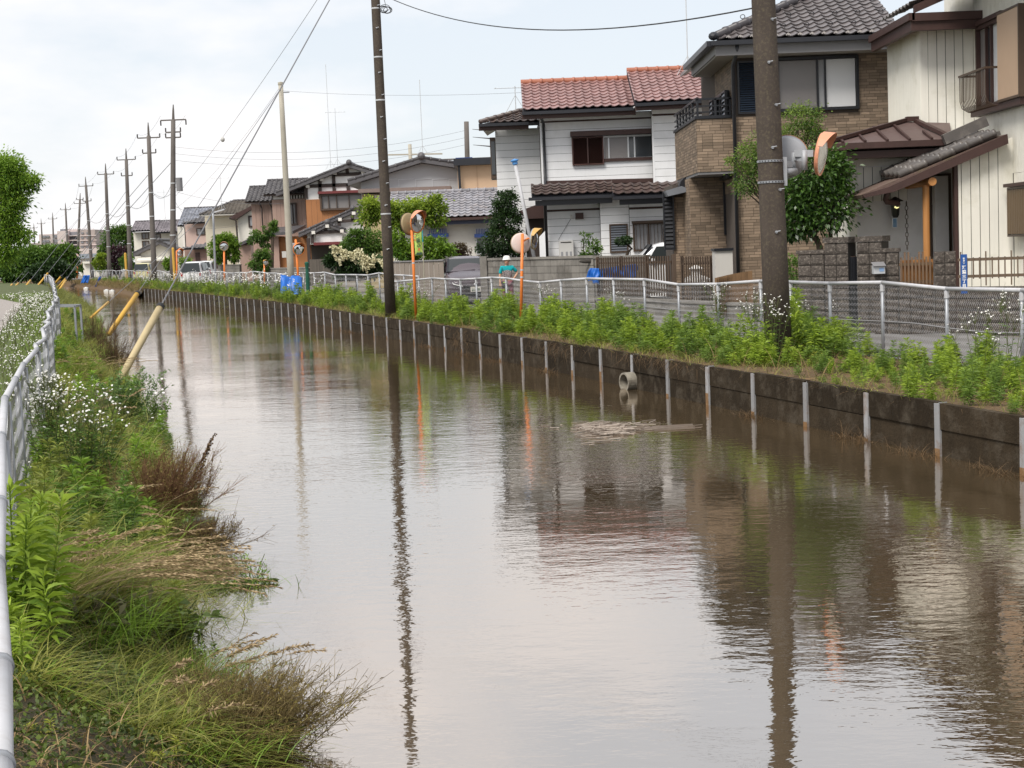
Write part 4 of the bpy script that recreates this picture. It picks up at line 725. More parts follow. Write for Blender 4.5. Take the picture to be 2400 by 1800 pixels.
q = MB(); q.tube([zF.p(140, 780, 119.4), zF.p(195, 800, 119.6), zF.p(222, 1100, 119.6)], .07, 6); q.build('downpipe', m_tim, FH)
wbox(FH, zF, 232, 1010, 330, 1300, m_pink, Y=117.5, dep=2.4); q = MB(); q.prism([zF.p(215, 1000, 117), zF.p(345, 935, 117), zF.p(345, 965, 117), zF.p(225, 1020, 117)], (0, 3, 0)); q.build('lean_to_roof', m_dtile, FH, fix=True)
zH = Zone(Z6, 138.0); PH = thing('house', 'rose beige house with dark hipped roofs behind the white van', 'house', (zH.p(1700, 1300).x, 138, 0))
wbox(PH, zH, 1605, 1195, 1835, 1700, m_rose, dep=6); roof_plane(PH, zH, (1575, 1190), (1830, 1178), (1750, 1125), 137.3, 20, .35, .35, m_dtile, hipl=1.3, under=m_dkmetal, limit=0, amp=.05); part(PH, 'corner_trim', m_dwall, (zH.p(1575, 1300).x, zH.p(1604, 1300).x, 138.0, 139, 0, zH.p(1590, 1225).z))
fwin(PH, zH, 1705, 1240, 1768, 1288, m_bronze, [(.5, m_glass_l), (.5, m_glass)], ft=.08)
wbox(PH, zH, 1600, 1410, 1840, 1700, m_mocha, Y=134, dep=3.9); roof_plane(PH, zH, (1575, 1412), (1850, 1398), (1750, 1342), 133.3, 18, .35, .35, m_dtile, hipl=1.6, under=m_dkmetal, limit=0, amp=.04)
x0, x1, z0, z1 = zH.rect(1692, 1445, 1730, 1560, 134); part(PH, 'door', m_brown, (x0, x1, 133.9, 133.99, 0, z1))
zI = Zone(Z6, 152.0); BR = thing('house', 'house with pale blue grey tiled roof rising behind the rose beige house', 'house', (zI.p(1700, 1100).x, 152, 0))
wbox(BR, zI, 1545, 1215, 1900, 1700, m_wht, dep=6); roof_plane(BR, zI, (1535, 1215), (1960, 1190), (1700, 1062), 151.3, 26, .3, .3, mat('bluegrey_tile', (.19, .2, .235), .4, .25, 3, attr=.3, spec=.6), under=m_dkmetal, limit=0, amp=.08, ridge_m=m_dtile)
zJ = Zone(Z6, 165.0); IV = thing('house', 'ivory house with purple grey tiled roof and small brown windows between two poles', 'house', (zJ.p(1350, 1350).x, 165, 0))
wbox(IV, zJ, 1165, 1262, 1580, 1700, m_wht, dep=8); m_ptile = mat('purple_grey_tile', (.2, .18, .195), .5, .25, 3, attr=.25)
roof_plane(IV, zJ, (1130, 1258), (1350, 1250), (1250, 1178), 164.2, 24, .3, .3, m_ptile, under=m_dkmetal, limit=0, amp=.1, ridge_m=m_dtile); roof_plane(IV, zJ, (1345, 1272), (1590, 1262), (1470, 1172), 163.4, 24, .3, .3, m_ptile, under=m_dkmetal, limit=0, amp=.1, ridge_m=m_dtile)
for r_ in ((1232, 1280, 1282, 1322), (1236, 1350, 1284, 1392), (1330, 1290, 1384, 1335)): fwin(IV, zJ, *r_, m_bronze, [(.5, m_glass), (.5, m_glass_g)], ft=.1)
# small cream storehouse with a tiled gable
zKk = Zone(Z6, 150.0); ST = thing('house', 'small cream house with dark tiled gable roof and white garage front', 'house', (zKk.p(1350, 1500).x, 150, 0))
gable(ST, zKk, (1372, 1345), (1150, 1452), (1600, 1450), 149, 5, m_dtile, m_wht, th=.3, over=.6)
q = MB(); q.prism([zKk.p(1180, 1528, 147.5), zKk.p(1480, 1510, 147.5), zKk.p(1480, 1490, 149.4), zKk.p(1200, 1500, 149.4)], (0, 0, .15)); q.build('canopy', m_wht, ST, fix=True); x0, x1, z0, z1 = zKk.rect(1220, 1530, 1310, 1600, 149.4); part(ST, 'garage_door', m_dwall, (x0, x1, 149.4, 149.5, 0, z1))
# apartment block in the distance
zQ = Zone(Z6, 420.0); AP = thing('apartment_block', 'pale pink eight storey apartment block far behind the trees', 'apartment block', (zQ.p(600, 1400).x, 420, 0)); m_ap = mat('pale_pink_concrete', (.56, .47, .45), .85, .05); m_ap2 = mat('grey_loggia', (.2, .2, .22), .8); m_ap3 = mat('taupe_tile_wall', (.36, .3, .28), .85)
def ap(a0, b0, a1, b1, Y, dep, m_, nm='wall', par=None): x0, x1, z0, z1 = zQ.rect(a0, b0, a1, b1, Y); return part(par or AP, nm, m_, (x0, x1, Y, Y + dep, max(0, z0) if nm != 'wall' else 0, z1))
ap(348, 1285, 505, 1660, 420, 14, m_ap); ap(505, 1258, 590, 1660, 417, 14, m_ap); ap(590, 1245, 690, 1660, 420, 14, m_ap); ap(690, 1248, 832, 1660, 417.5, 16, m_ap3); ap(690, 1408, 862, 1660, 410, 7, m_ap); ap(260, 1362, 350, 1660, 425, 10, m_ap3)
for r_ in range(6):
    b0 = 1262 + r_ * 40
    ap(592, b0 + 5, 672, b0 + 32, 419.6, .3, m_ap2, 'loggia'); ap(588, b0 + 32, 690, b0 + 40, 418, 1.9, m_ap, 'balcony_slab'); ap(690, b0 + 33, 834, b0 + 40, 417.2, .25, m_ap, 'floor_band'); ap(700, b0 + 8, 722, b0 + 22, 417.3, .15, m_ap2, 'window'); ap(745, b0 + 8, 757, b0 + 22, 417.3, .15, m_ap2, 'window')
    if r_ < 5: ap(460, b0 + 30, 503, b0 + 55, 419.6, .3, m_ap2, 'loggia'); ap(362, b0 + 35, 395, b0 + 55, 419.6, .3, m_ap2, 'loggia'); ap(400, b0 + 35, 425, b0 + 52, 419.6, .3, m_ap2, 'loggia')
for i in range(14): ap(600 + i * 16, 1236, 603 + i * 16, 1248, 421, .3, m_ap, 'rail_post')
ap(520, 1242, 560, 1262, 421, 6, m_ap2, 'plant_room')
# two low grey sheds below the apartment block
for i, (a0, b0, a1, b1, Y, m_, lb) in enumerate(((690, 1455, 830, 1640, 230, mat('bluegrey_shed', (.25, .28, .32), .6), 'blue grey shed roofed workshop below the apartment block'), (720, 1520, 870, 1660, 205, m_wht, 'low ivory annex with flat roof beyond the leaning poles'))):
    S_ = thing('shed', lb, 'shed', (zQ.p(a0, b1, Y).x, Y, 0)); wbox(S_, Zone(Z6, Y), a0, b0 + 20, a1, b1, m_wht, dep=6); x0, x1, z0, z1 = Zone(Z6, Y).rect(a0 - 6, b0, a1 + 6, b0 + (40 if i == 0 else 18), Y - .5); part(S_, 'roof', m_, (x0, x1, Y - .5, Y + 6.5, z0, z1)); fwin(S_, Zone(Z6, Y), a0 + 60, b0 + 60, a0 + 95, b0 + 85, m_silver, [(.5, m_glass), (.5, m_glass_l)], ft=.1)
# ================================================================ block walls, gates and garden fences
m_block = mat('concrete_block', (.2, .185, .165), .9, .2, 4, bump=.5, bscale=60, streak=.3, dirt=(.07, .06, .05), dirt_amt=.7, dscale=1.6, rnd=.18)
m_rock = mat('rough_face_block', (.075, .062, .053), .92, .35, 14, bump=1.0, bscale=45, dirt=(.27, .235, .2), dirt_amt=.95, dscale=22, rnd=.12)
m_joint = mat('block_joint', (.05, .045, .04), .95, .2)
def block_wall(par, a, b, z0, z1, bw, bh, th, m_, cap=.07, g=.006, rough=0):
    a, b = Vector((*a[:2], 0)), Vector((*b[:2], 0)); d = b - a; L_ = d.length; d.normalize(); n = Vector((d.y, -d.x, 0)); n = n if n.y < 0 else -n
    q = MB(); q.frame(a, d, ZA, n, .004, L_ - .004, 0, z1 - cap - .004, -th, -.012); q.build('core', m_joint, par)
    k = max(1, round(L_ / bw)); bw = L_ / k; rows = max(1, round((z1 - cap - z0) / bh)); bh = (z1 - cap - z0) / rows
    for r_ in range(rows):
        for c_ in range(k):
            q = MB(); x0, x1, y0, y1 = c_ * bw + g, (c_ + 1) * bw - g, z0 + r_ * bh + g, z0 + (r_ + 1) * bh - g
            if rough: 
                P_ = [a + d * x + ZA * z + n * c0 for c0 in (-.011, .006) for x, z in ((x0, y0), (x1, y0), (x1, y1), (x0, y1))] + [a + d * (x0 + (x1 - x0) * fx) + ZA * (y0 + (y1 - y0) * fz) + n * (.012 + random.uniform(.005, rough)) for fx, fz in ((.18, .2), (.82, .2), (.82, .8), (.18, .8))]
                q.add(P_, [(0, 1, 5, 4), (1, 2, 6, 5), (2, 3, 7, 6), (3, 0, 4, 7), (4, 5, 9, 8), (5, 6, 10, 9), (6, 7, 11, 10), (7, 4, 8, 11), (8, 9, 10, 11)])
            else: q.frame(a, d, ZA, n, x0, x1, y0, y1, -.011, random.uniform(-.002, .003))
            q.build('block', m_, par)
    if cap: q = MB(); q.frame(a, d, ZA, n, -.02, L_ + .02, z1 - cap, z1, -th - .03, .03); q.build('coping', m_, par)
    return a, d, n, L_
bw1 = thing('block_wall', 'weathered grey concrete block wall in front of white house', 'wall', (0, 46, 0))
block_wall(bw1, at(1142, 640, 48.2), at(1392, 640, 42.6), 0, 1.5, .4, .195, .15, m_block); block_wall(bw1, at(1394, 640, 42.55), at(1512, 640, 40.4), 0, 1.48, .4, .195, .15, m_block)
p_ = at(1142, 640, 48.2); part(bw1, 'pier', m_block, (p_.x - .22, p_.x - .005, 48.1, 48.6, 0, 1.56))
for u in (1160, 1187): q = MB(); c_ = at(u, 627, 47.3); q.lathe((c_.x, 47.45 - (u - 1160) * .014, 1.2), Vector((-.35, -1, 0)), [(0.0, .0), (.05, .0), (.05, .06)], 12); 
q = MB(); c_ = at(1378, 612, 42.75); q.ico(c_, (.26, .05, .06), 2); q.build('vent_opening', m_backing, bw1)
bw3 = thing('block_wall', 'short dark block wall end left of the parked dark car', 'wall', (at(1040, 640, 51).x, 51, 0)); block_wall(bw3, at(1041, 640, 51.5), at(1084, 640, 53.5), 0, 1.5, .4, .195, .15, m_block)
def pickets(par, a, b, z0, z1, sp, w, m_, rails=(.15, .85), post=1.0, tops=None, name='picket'):
    a, b = Vector((*a[:2], 0)), Vector((*b[:2], 0)); d = b - a; L_ = d.length; d.normalize(); n = Vector((d.y, -d.x, 0)); n = n if n.y < 0 else -n; i = 0; x = sp / 2
    for f in rails: q = MB(); q.frame(a, d, ZA, n, 0, L_, z0 + (z1 - z0) * f - .025, z0 + (z1 - z0) * f + .025, -.05, -.022); q.build('rail', m_, par)
    while x < L_:
        dz = tops(i) if tops else (0, 0)
        q = MB(); q.frame(a, d, ZA, n, x - w / 2, x + w / 2, z0 + dz[0], z1 + dz[1], -.02, .005); q.build(name, m_, par); x += sp; i += 1
    if post:
        for x in np.linspace(0, L_, max(2, int(round(L_ / post)) + 1)): q = MB(); q.frame(a, d, ZA, n, x - .035, x + .035, 0, z1 + .02, -.1, -.055); q.build('post', m_, par)
m_pick = mat('weathered_brown_slats', (.075, .05, .034), .75, .25, 6, rnd=.15)
g1 = thing('picket_fence', 'brown vertical slat fence over blue sheet in front of white house', 'fence', (at(1480, 700, 39).x, 39, 0)); pickets(g1, at(1396, 640, 41.0), at(1571, 640, 38.2), .45, 1.45, .105, .04, m_pick)
g2 = thing('slat_gate', 'dark brown slatted gate panel with stone lantern behind it', 'gate', (at(1630, 700, 37).x, 37, 0)); pickets(g2, at(1594, 640, 37.4), at(1666, 640, 36.7), .3, 1.42, .075, .03, m_pick, post=.7); part(g2, 'gate_post', m_pick, (at(1577, 640, 37.6).x, at(1585, 640, 37.6).x, 37.55, 37.7, 0, 1.5))
g3 = thing('slat_fence', 'low faded tan bamboo style fence curving beside the brick house', 'fence', (at(1720, 700, 34).x, 34, 0)); m_tan = mat('faded_tan_slats', (.17, .1, .05), .8, .3, 5, rnd=.2)
for i in range(19):
    f = i / 18; p_ = at(1679 + 83 * f, 690, 33.6 + .5 * math.sin(f * 3)); part(g3, 'slat', m_tan, (p_.x - .024, p_.x + .024, p_.y, p_.y + .025, .15, .98 + .12 * f))
q = MB(); q.tube([(at(1679 + 83 * f, 690, 33.66 + .5 * math.sin(f * 3)).x, 33.66 + .5 * math.sin(f * 3), .95 + .1 * f) for f in np.linspace(0, 1, 9)], .022, 6); q.build('rail', m_tan, g3)
lowb = thing('garden_base_wall', 'low dark block wall under the brown slat fences', 'wall', (at(1560, 700, 38).x, 38, 0)); block_wall(lowb, at(1396, 640, 40.9), at(1760, 640, 32.9), 0, .42, .4, .2, .15, m_block)
lan2 = thing('stone_lantern', 'small pale stone garden lantern behind the slatted gate', 'lantern', (at(1633, 680, 38.2).x, 37.6, 0)); p_ = Vector((at(1633, 680, 37.6).x, 37.6, 0)); q = MB(); q.lathe(p_, ZA, [(.1, .0), (.1, .75), (.16, .8)], 8); q.build('stem', m_plast, lan2); q = MB(); q.lathe(p_ + ZA * .8, ZA, [(.38, 0), (.36, .06), (.2, .14), (.14, .16), (.14, .3), (.2, .32), (.05, .4), (0, .41)], 10); q.build('cap', m_plast, lan2)
# right-hand garden wall of rough faced blocks
zW = Zone(Z2, 28.0)
def WP(a, Y): return zW.p(a, 640, Y)
bw2 = thing('garden_wall', 'dark rough faced block garden wall with gate piers before the cream house', 'wall', (WP(1200, 28).x, 28, 0))
def top(a, b, Y): return zW.p(a, b, Y).z
block_wall(bw2, WP(748, 28.7), WP(918, 28.35), 0, top(830, 515, 28.5), .24, .21, .15, m_rock, rough=.014); block_wall(bw2, WP(920, 28.25), WP(1075, 28.0), 0, top(990, 432, 28.1), .24, .21, .4, m_rock, cap=.1, rough=.014)
block_wall(bw2, WP(1130, 27.95), WP(1292, 27.7), 0, top(1200, 425, 27.8), .24, .21, .4, m_rock, cap=.1, rough=.014); block_wall(bw2, WP(1235, 27.35), WP(1402, 27.2), 0, top(1320, 503, 27.3), .24, .21, .12, m_rock, cap=.07, rough=.014)
block_wall(bw2, WP(1628, 27.0), WP(1772, 26.9), 0, top(1700, 522, 26.95), .24, .21, .15, m_rock, cap=0, rough=.014); block_wall(bw2, WP(1400, 27.0), WP(1628, 26.95), 0, top(1500, 745, 27), .24, .21, .15, m_rock, cap=0, rough=.014); block_wall(bw2, WP(1774, 26.85), WP(2420, 25.7), 0, top(1900, 752, 26.6), .4, .2, .15, m_rock, cap=0, rough=.014)
gt = thing('wooden_gate', 'dark wooden gate between the rough block piers', 'gate', (WP(1100, 28.1).x, 28.1, 0)); part(gt, 'gate_leaf', m_bronze, (WP(1077, 28.1).x, WP(1128, 28.1).x, 28.1, 28.14, .05, top(1100, 555, 28.1)))
for i in range(5): x_ = WP(1080 + i * 10.5, 28.08).x; part(gt, 'gate_slat', m_black, (x_, x_ + .022, 28.07, 28.098, .08, top(1100, 558, 28.1)))
wg = thing('slat_gate', 'brown slatted gate of uneven heights between rough block piers by the porch', 'gate', (WP(1515, 27).x, 27, 0)); pickets(wg, WP(1406, 27.1), WP(1622, 27.05), top(1500, 745, 27), top(1500, 560, 27), .062, .03, mat('brown_gate_slat', (.16, .1, .06), .7, .2, 6, rnd=.12), rails=(.12, .75), post=0, tops=lambda i: (0, .09 if i % 4 in (1, 2) else 0))
part(wg, 'gate_panel', m_wood, (WP(1408, 27.2).x, WP(1620, 27.2).x, 27.16, 27.18, top(1500, 745, 27), top(1500, 560, 27) - .05))
pf = thing('picket_fence', 'thin brown rail fence of sparse pickets on wall at right edge', 'fence', (WP(2000, 26.5).x, 26.5, 0)); pickets(pf, WP(1782, 26.75), WP(2420, 26.1), top(1950, 700, 26.5), top(1950, 560, 26.5), .105, .022, mat('bronze_picket', (.13, .09, .06), .5, .1), rails=(.12, .9), post=0, tops=lambda i: (-.12, .1) if i % 4 == 0 else ((0, 0) if i % 4 else (0, 0)))
mb = thing('mailbox', 'small grey metal mailbox fixed on rough block wall', 'mailbox', (WP(1275, 27.2).x, 27.2, 0)); x0, x1, z0, z1 = zW.rect(1238, 612, 1312, 668, 27.1); part(mb, 'body', m_silver, (x0, x1, 27.1, 27.24, z0, z1)); q = MB(); q.prism([(x0 - .01, 27.06, z1 - .03), (x0 - .01, 27.24, z1 + .04), (x0 - .01, 27.24, z1 + .055), (x0 - .01, 27.05, z1 - .015)], (x1 - x0 + .02, 0, 0)); q.build('lid', m_fasc, mb, fix=True); part(mb, 'name_plate', mat('pale_blue_plate', (.25, .38, .6), .5), (x0 + .1, x0 + .18, 27.09, 27.098, z0 + .04, z0 + .1))
# grey panel wall, wooden fence, low walls farther on
pw = thing('panel_fence', 'taupe ribbed metal panel fence behind the orange mirror post', 'fence', (at(985, 640, 51).x, 51, 0)); a_, b_ = at(905, 640, 52.5), at(1041, 640, 50.2); d_ = (b_ - a_).normalized()
for i in range(12):
    p0 = a_ + (b_ - a_) * (i / 12); p1 = a_ + (b_ - a_) * ((i + 1) / 12 - .004); q = MB(); q.prism([Vector((p0.x, p0.y, .05)), Vector((p1.x, p1.y, .05)), Vector((p1.x, p1.y, 1.46)), Vector((p0.x, p0.y, 1.46))], (0, .04 + .01 * (i % 2), 0)); q.build('panel', mat('taupe_panel', (.22, .185, .155), .55, .12, 2, streak=.2, rnd=.06), pw, fix=True)
q = MB(); q.bar((a_.x, a_.y, 1.48), (b_.x, b_.y, 1.48), .07, .04); q.build('top_rail', m_fasc, pw)
dk = thing('board_fence', 'dark weathered timber fence beside the white flowering shrub', 'fence', (at(755, 640, 84).x, 84, 0)); pickets(dk, at(727, 640, 86), at(790, 640, 82), .2, 1.55, .22, .19, mat('grey_timber', (.09, .075, .06), .85, .25, 4, rnd=.2), post=1.5, name='board')
lw = thing('low_block_wall', 'long low grey block wall below the brown house', 'wall', (at(640, 640, 96).x, 96, 0)); block_wall(lw, at(605, 640, 97.5), at(722, 640, 90), 0, 1.1, .8, .2, .15, m_block); lw2 = thing('low_block_wall', 'dark low wall under the round green tree', 'wall', (at(545, 640, 108).x, 108, 0)); block_wall(lw2, at(512, 640, 112), at(562, 640, 107), 0, 1.35, .8, .25, .15, m_block)
# ================================================================ canal-side chain-link fence
m_galv = mat('galvanised_pipe', (.27, .28, .3), .42, .1, 5, metal=.3, spec=.5); m_wire = mat('galvanised_wire', (.33, .33, .34), .45, .1, 5, metal=.25)
m_rail = mat('white_rail', (.47, .47, .49), .55, .12, 6, spec=.4, dirt=(.33, .3, .27), dirt_amt=.45, dscale=8)
def wires(name, A_, B_, r, m_, par, kind='stuff'):
    A_, B_ = np.asarray(A_, float), np.asarray(B_, float); d = B_ - A_; d /= np.linalg.norm(d, axis=1)[:, None] + 1e-9; ref = np.where(np.abs(d[:, 1:2]) < .9, np.array([[0, 1., 0]]), np.array([[1., 0, 0]])); a = np.cross(d, ref); a /= np.linalg.norm(a, axis=1)[:, None]; b = np.cross(d, a)
    V = np.empty((len(A_), 6, 3))
    for i in range(3): w = a * math.cos(i * 2.0944) * r + b * math.sin(i * 2.0944) * r; V[:, i] = A_ + w; V[:, 3 + i] = B_ + w
    base = np.arange(len(A_))[:, None] * 6; F = np.concatenate([base + np.array([[i, (i + 1) % 3, 3 + (i + 1) % 3, 3 + i]]) for i in range(3)]); V = V.reshape(-1, 3) - np.array(LOC.get(par, Vector()))
    return obj(name, np_mesh(name, V, F), m_, par, kind)
def chain(par, a, b, za0, za1, zb0, zb1, c, r, rad):        # woven diamond mesh between two posts
    L_ = (Vector(b) - Vector(a)).length; nw = max(2, int(L_ / c)); nr = max(2, int((za1 - za0) / r)); A_, B_ = [], []
    a, b = np.array(a[:2]), np.array(b[:2])
    j = np.arange(nr + 1)
    for i in range(nw):
        f = np.clip((i + (j % 2)) / nw, 0, 1); z0 = za0 + (zb0 - za0) * f; z1 = za1 + (zb1 - za1) * f; z = z0 + (z1 - z0) * j / nr; P_ = np.c_[a[0] + (b[0] - a[0]) * f, a[1] + (b[1] - a[1]) * f + .006 * (2 * ((i + j) % 2) - 1), z]; A_.append(P_[:-1]); B_.append(P_[1:])
    return wires('mesh_panel', np.concatenate(A_), np.concatenate(B_), rad, m_wire, par)
def on_fence(u, v, off=0.):           # where the sight line through (u,v) meets the fence line
    x, y, z = ray(u, v); k = x / y; lo, hi = 8., 200.
    for _ in range(60):
        mid_ = (lo + hi) / 2
        if Xf(mid_) + off > k * mid_: lo = mid_
        else: hi = mid_
    Y = (lo + hi) / 2; return Vector((Xf(Y) + off, Y, EYE + z / y * Y))
def fence(label, posts, zbase, cs, m_top=m_rail, rad=.0027, bottom=True):
    F_ = thing('chain_link_fence', label, 'fence', (posts[0].x, posts[0].y, 0))
    for i, p_ in enumerate(posts):
        q = MB(); q.tube([(p_.x, p_.y, zbase - .1), (p_.x, p_.y, p_.z - .02)], .027, 8); po = q.build('post', m_galv, F_, smooth=True)
        q = MB(); q.tube([(p_.x, p_.y, p_.z - .13), (p_.x, p_.y, p_.z - .03)], .035, 8); q.build('post_clamp', m_rail, po)
    for i in range(len(posts) - 1):
        a, b = posts[i], posts[i + 1]; c = cs(a.y)
        q = MB(); q.tube([a, b], .028, 10); q.build('top_rail', m_top, F_, smooth=True)
        if bottom: q = MB(); q.tube([(a.x, a.y, zbase + .04), (b.x, b.y, zbase + .04)], .018, 6); q.build('bottom_rail', m_galv, F_)
        q = MB(); q.tube([(a.x, a.y - .03, (a.z + zbase) / 2), ((a.x + b.x) / 2, (a.y + b.y) / 2 - .03, (a.z + b.z + 2 * zbase) / 4 + random.uniform(-.03, .02)), (b.x, b.y - .03, (b.z + zbase) / 2)], .006, 5); q.build('tension_wire', m_wire, F_)
        chain(F_, a, b, zbase + .05, a.z - .03, zbase + .05, b.z - .03, c, c, rad)
    return F_
pts = [(2580, 684), (2395, 680), (2218.5, 676.7), (2067.6, 662), (1944.7, 664), (1852, 661), (1782.6, 658.6), (1682.5, 665.8), (1590, 667), (1510, 655), (1438, 654), (1374.7, 653), (1314.6, 657), (1265.5, 662), (1223, 658), (1186, 652), (1151.6, 650.6), (1116, 653), (1079, 655), (1044, 654), (1012, 652), (972, 656), (932, 660), (914, 659)]
fence('near galvanised chain link fence with white top rail along the canal road', [on_fence(*p_) for p_ in pts], -.03, lambda y: .045 if y < 32 else .055)
far = []; Y = on_fence(985, 652, .5).y
yy = Y
while yy < 168: far.append(Vector((Xf(yy) + .45, yy, 1.02 + .04 * math.sin(yy * .5) + .03 * math.sin(yy * 1.3)))); yy += 1.9 if yy < 110 else 2.5
fence('far stretch of wavy chain link fence curving away with the canal', far, .0, lambda y: .09 if y < 75 else (.16 if y < 105 else .3), rad=.0035, bottom=False)
# left rail fence
lp = []; yy = 15.0
while yy < 150: lp.append(yy); yy += 1.95
LF = thing('chain_link_fence', 'white topped chain link fence winding along left bank path', 'fence', (Xr(3), 3, 0))
P_ = [Vector((Xr(y) + (.04 if i % 2 else -.03) * (1 if y > 9 else 0) * (1.6 if i % 5 == 0 else 1), y, .88 + (.04 * math.sin(i * 1.7) if y > 6 else 0))) for i, y in enumerate(lp)]
P_ = [gp(u, v, .88) for u, v in ((0, 1960), (-1, 1800), (3, 1567), (-8, 1325), (0, 1183), (3, 1026), (11, 936), (36, 890))] + P_
for i, p_ in enumerate(P_):
    q = MB()
    if p_.y > 8: q.tube([(p_.x + .015, p_.y, -.3), (p_.x + .015, p_.y, p_.z - .02)], .03, 8); q.build('post', m_galv, LF, smooth=True)
    if i:
        a, b = P_[i - 1], p_; q = MB(); q.tube([a, b], .0265, 14); q.build('top_rail', m_rail, LF, smooth=True)
        q = MB(); q.tube([a - (a - b) * .0, a + (b - a) * .03], .031, 12); q.build('rail_collar', m_galv, LF, smooth=True)
        if a.y > 8: chain(LF, (a.x + .03, a.y), (b.x + .03, b.y), -.25, a.z - .03, -.25, b.z - .03, .085 if a.y < 30 else (.13 if a.y < 60 else .25), .085 if a.y < 30 else (.13 if a.y < 60 else .25), .0022 if a.y < 30 else .0032)
# ================================================================ poles and wires
m_pole = mat('dark_concrete_pole', (.07, .056, .047), .9, .25, 3, bump=.35, bscale=60, streak=.25, spec=.2, dirt=(.22, .19, .11), dirt_amt=.35, dscale=26)
m_pole2 = mat('grey_concrete_pole', (.12, .105, .095), .85, .2, 2, streak=.25); m_pole3 = mat('pale_concrete_pole', (.38, .35, .29), .85, .12, 3, streak=.1)
def pole(label, base, topp, r0, r1, m_, bands=(), bolts=0, group=None, seg=10):
    o = thing('utility_pole', label, 'utility pole', base, group); b_, t_ = Vector(base), Vector(topp); q = MB(); q.tube([b_ + (t_ - b_) * f for f in np.linspace(0, 1, 6)], [r0 + (r1 - r0) * f for f in np.linspace(0, 1, 6)], 20); q.build('shaft', m_, o, smooth=True)
    f_at = lambda z: b_ + (t_ - b_) * ((z - b_.z) / (t_.z - b_.z)); r_at = lambda z: r0 + (r1 - r0) * ((z - b_.z) / (t_.z - b_.z))
    for z in bands: c_ = f_at(z); q = MB(); q.lathe(c_, ZA, [(r_at(z) + .001, -.02), (r_at(z) + .006, -.015), (r_at(z) + .006, .015), (r_at(z) + .001, .02)], 20); q.build('steel_band', m_silver, o)
    for i in range(bolts):
        z = 1.9 + i * .62; c_ = f_at(z); q = MB(); s_ = 1 if i % 2 else -1; a_ = Vector((.25 * s_ + .3, -1, 0)).normalized(); q.tube([c_ + a_ * (r_at(z) - .01), c_ + a_ * (r_at(z) + .02)], .022, 8); q.tube([c_ + a_ * (r_at(z) + .015) + XA * -.02, c_ + a_ * (r_at(z) + .015) + Vector((.06, 0, .015))], .009, 6); q.build('step_bolt', m_galv, o)
    return o, f_at, r_at
b_, t_ = at(1826, 852, 23.0), at(1789, 0, 23.0); b_ = Vector((b_.x, 23, -.1)); t_ = b_ + (Vector((t_.x, 23, t_.z)) - b_) * 1.7
N1, n1f, n1r = pole('thick dark concrete pole carrying two round mirrors near right edge', b_, t_, .205, .155, m_pole, (), 11); 
b_, t_ = at(914, 700, 44.0), at(880, 0, 44.0); b_ = Vector((b_.x, 44, -.1)); t_ = b_ + (Vector((t_.x, 44, t_.z)) - b_) * 1.35
N2, n2f, n2r = pole('dark leaning concrete pole beside the first orange mirror post', b_, t_, .155, .115, m_pole, (6.1, 8.65, 7.3, 2.9), 14)
b_, t_ = at(682, 650, 66.0), at(658, 200, 66.0); b_ = Vector((b_.x, 66, -.1)); N3, n3f, n3r = pole('pale smooth concrete pole standing behind the blue sheet', b_, t_, .155, .1, m_pole3, (), 0)
q = MB(); q.lathe(t_, ZA, [(.1, 0), (.12, .02), (.12, .12), (0, .16)], 12); q.build('cap', m_pole3, N3); q = MB(); q.bar(t_ + ZA * -.3, t_ + Vector((.35, 0, -.3)), .05); q.build('bracket', m_galv, N3)
b_, t_ = at(505, 655, 92.0), at(499, 488, 92.0); b_ = Vector((b_.x, 92, -.1)); N4, n4f, _ = pole('thin grey steel lamp pole in front of cream house', b_, t_, .075, .06, m_galv, (), 0); q = MB(); q.bar(t_ + Vector((.05, 0, -.25)), t_ + Vector((.7, -.1, -.1)), .12, .08); q.build('street_light', m_rail, N4)
rowp = [((406, 245), 403, 105), ((347, 287), 361, 118), ((295, 348), 305, 144), ((247, 383), 256, 165), ((200, 414), 216, 189), ((188, 452), 180, 231), ((153, 475), 161, 266), ((123, 498), 128, 314), ((96, 512), 103, 352), ((79, 523), 84, 387), ((68, 535), 71, 440)]
names = ['tallest utility pole of the row with grey transformer can', 'second utility pole of the row, left of the transformer pole', 'third utility pole of the row with two crossarms', 'fourth utility pole of the row before the round dark tree', 'fifth utility pole of the row, leaning over the blue sheet', 'utility pole with small white sign leaning right in the far row', 'utility pole in front of far apartment block, right of dark bush', 'utility pole rising from the far bushy trees', 'thin far utility pole at left end of the apartment block', 'thinner utility pole left of the apartment block', 'faintest utility pole at the far left of the row']
armz = {0: (1.03, 1.84, 2.2), 1: (1.15, 2.3), 2: (1.03, 2.5), 3: (1.14,), 4: (1.14, 2.96), 5: (1.56, 1.0), 6: (1.2,), 7: (1.3,), 8: (1.2,), 9: (1.2,), 10: (1.1,)}
TOPS = []
m_cer = mat('dark_insulator', (.05, .045, .045), .4)
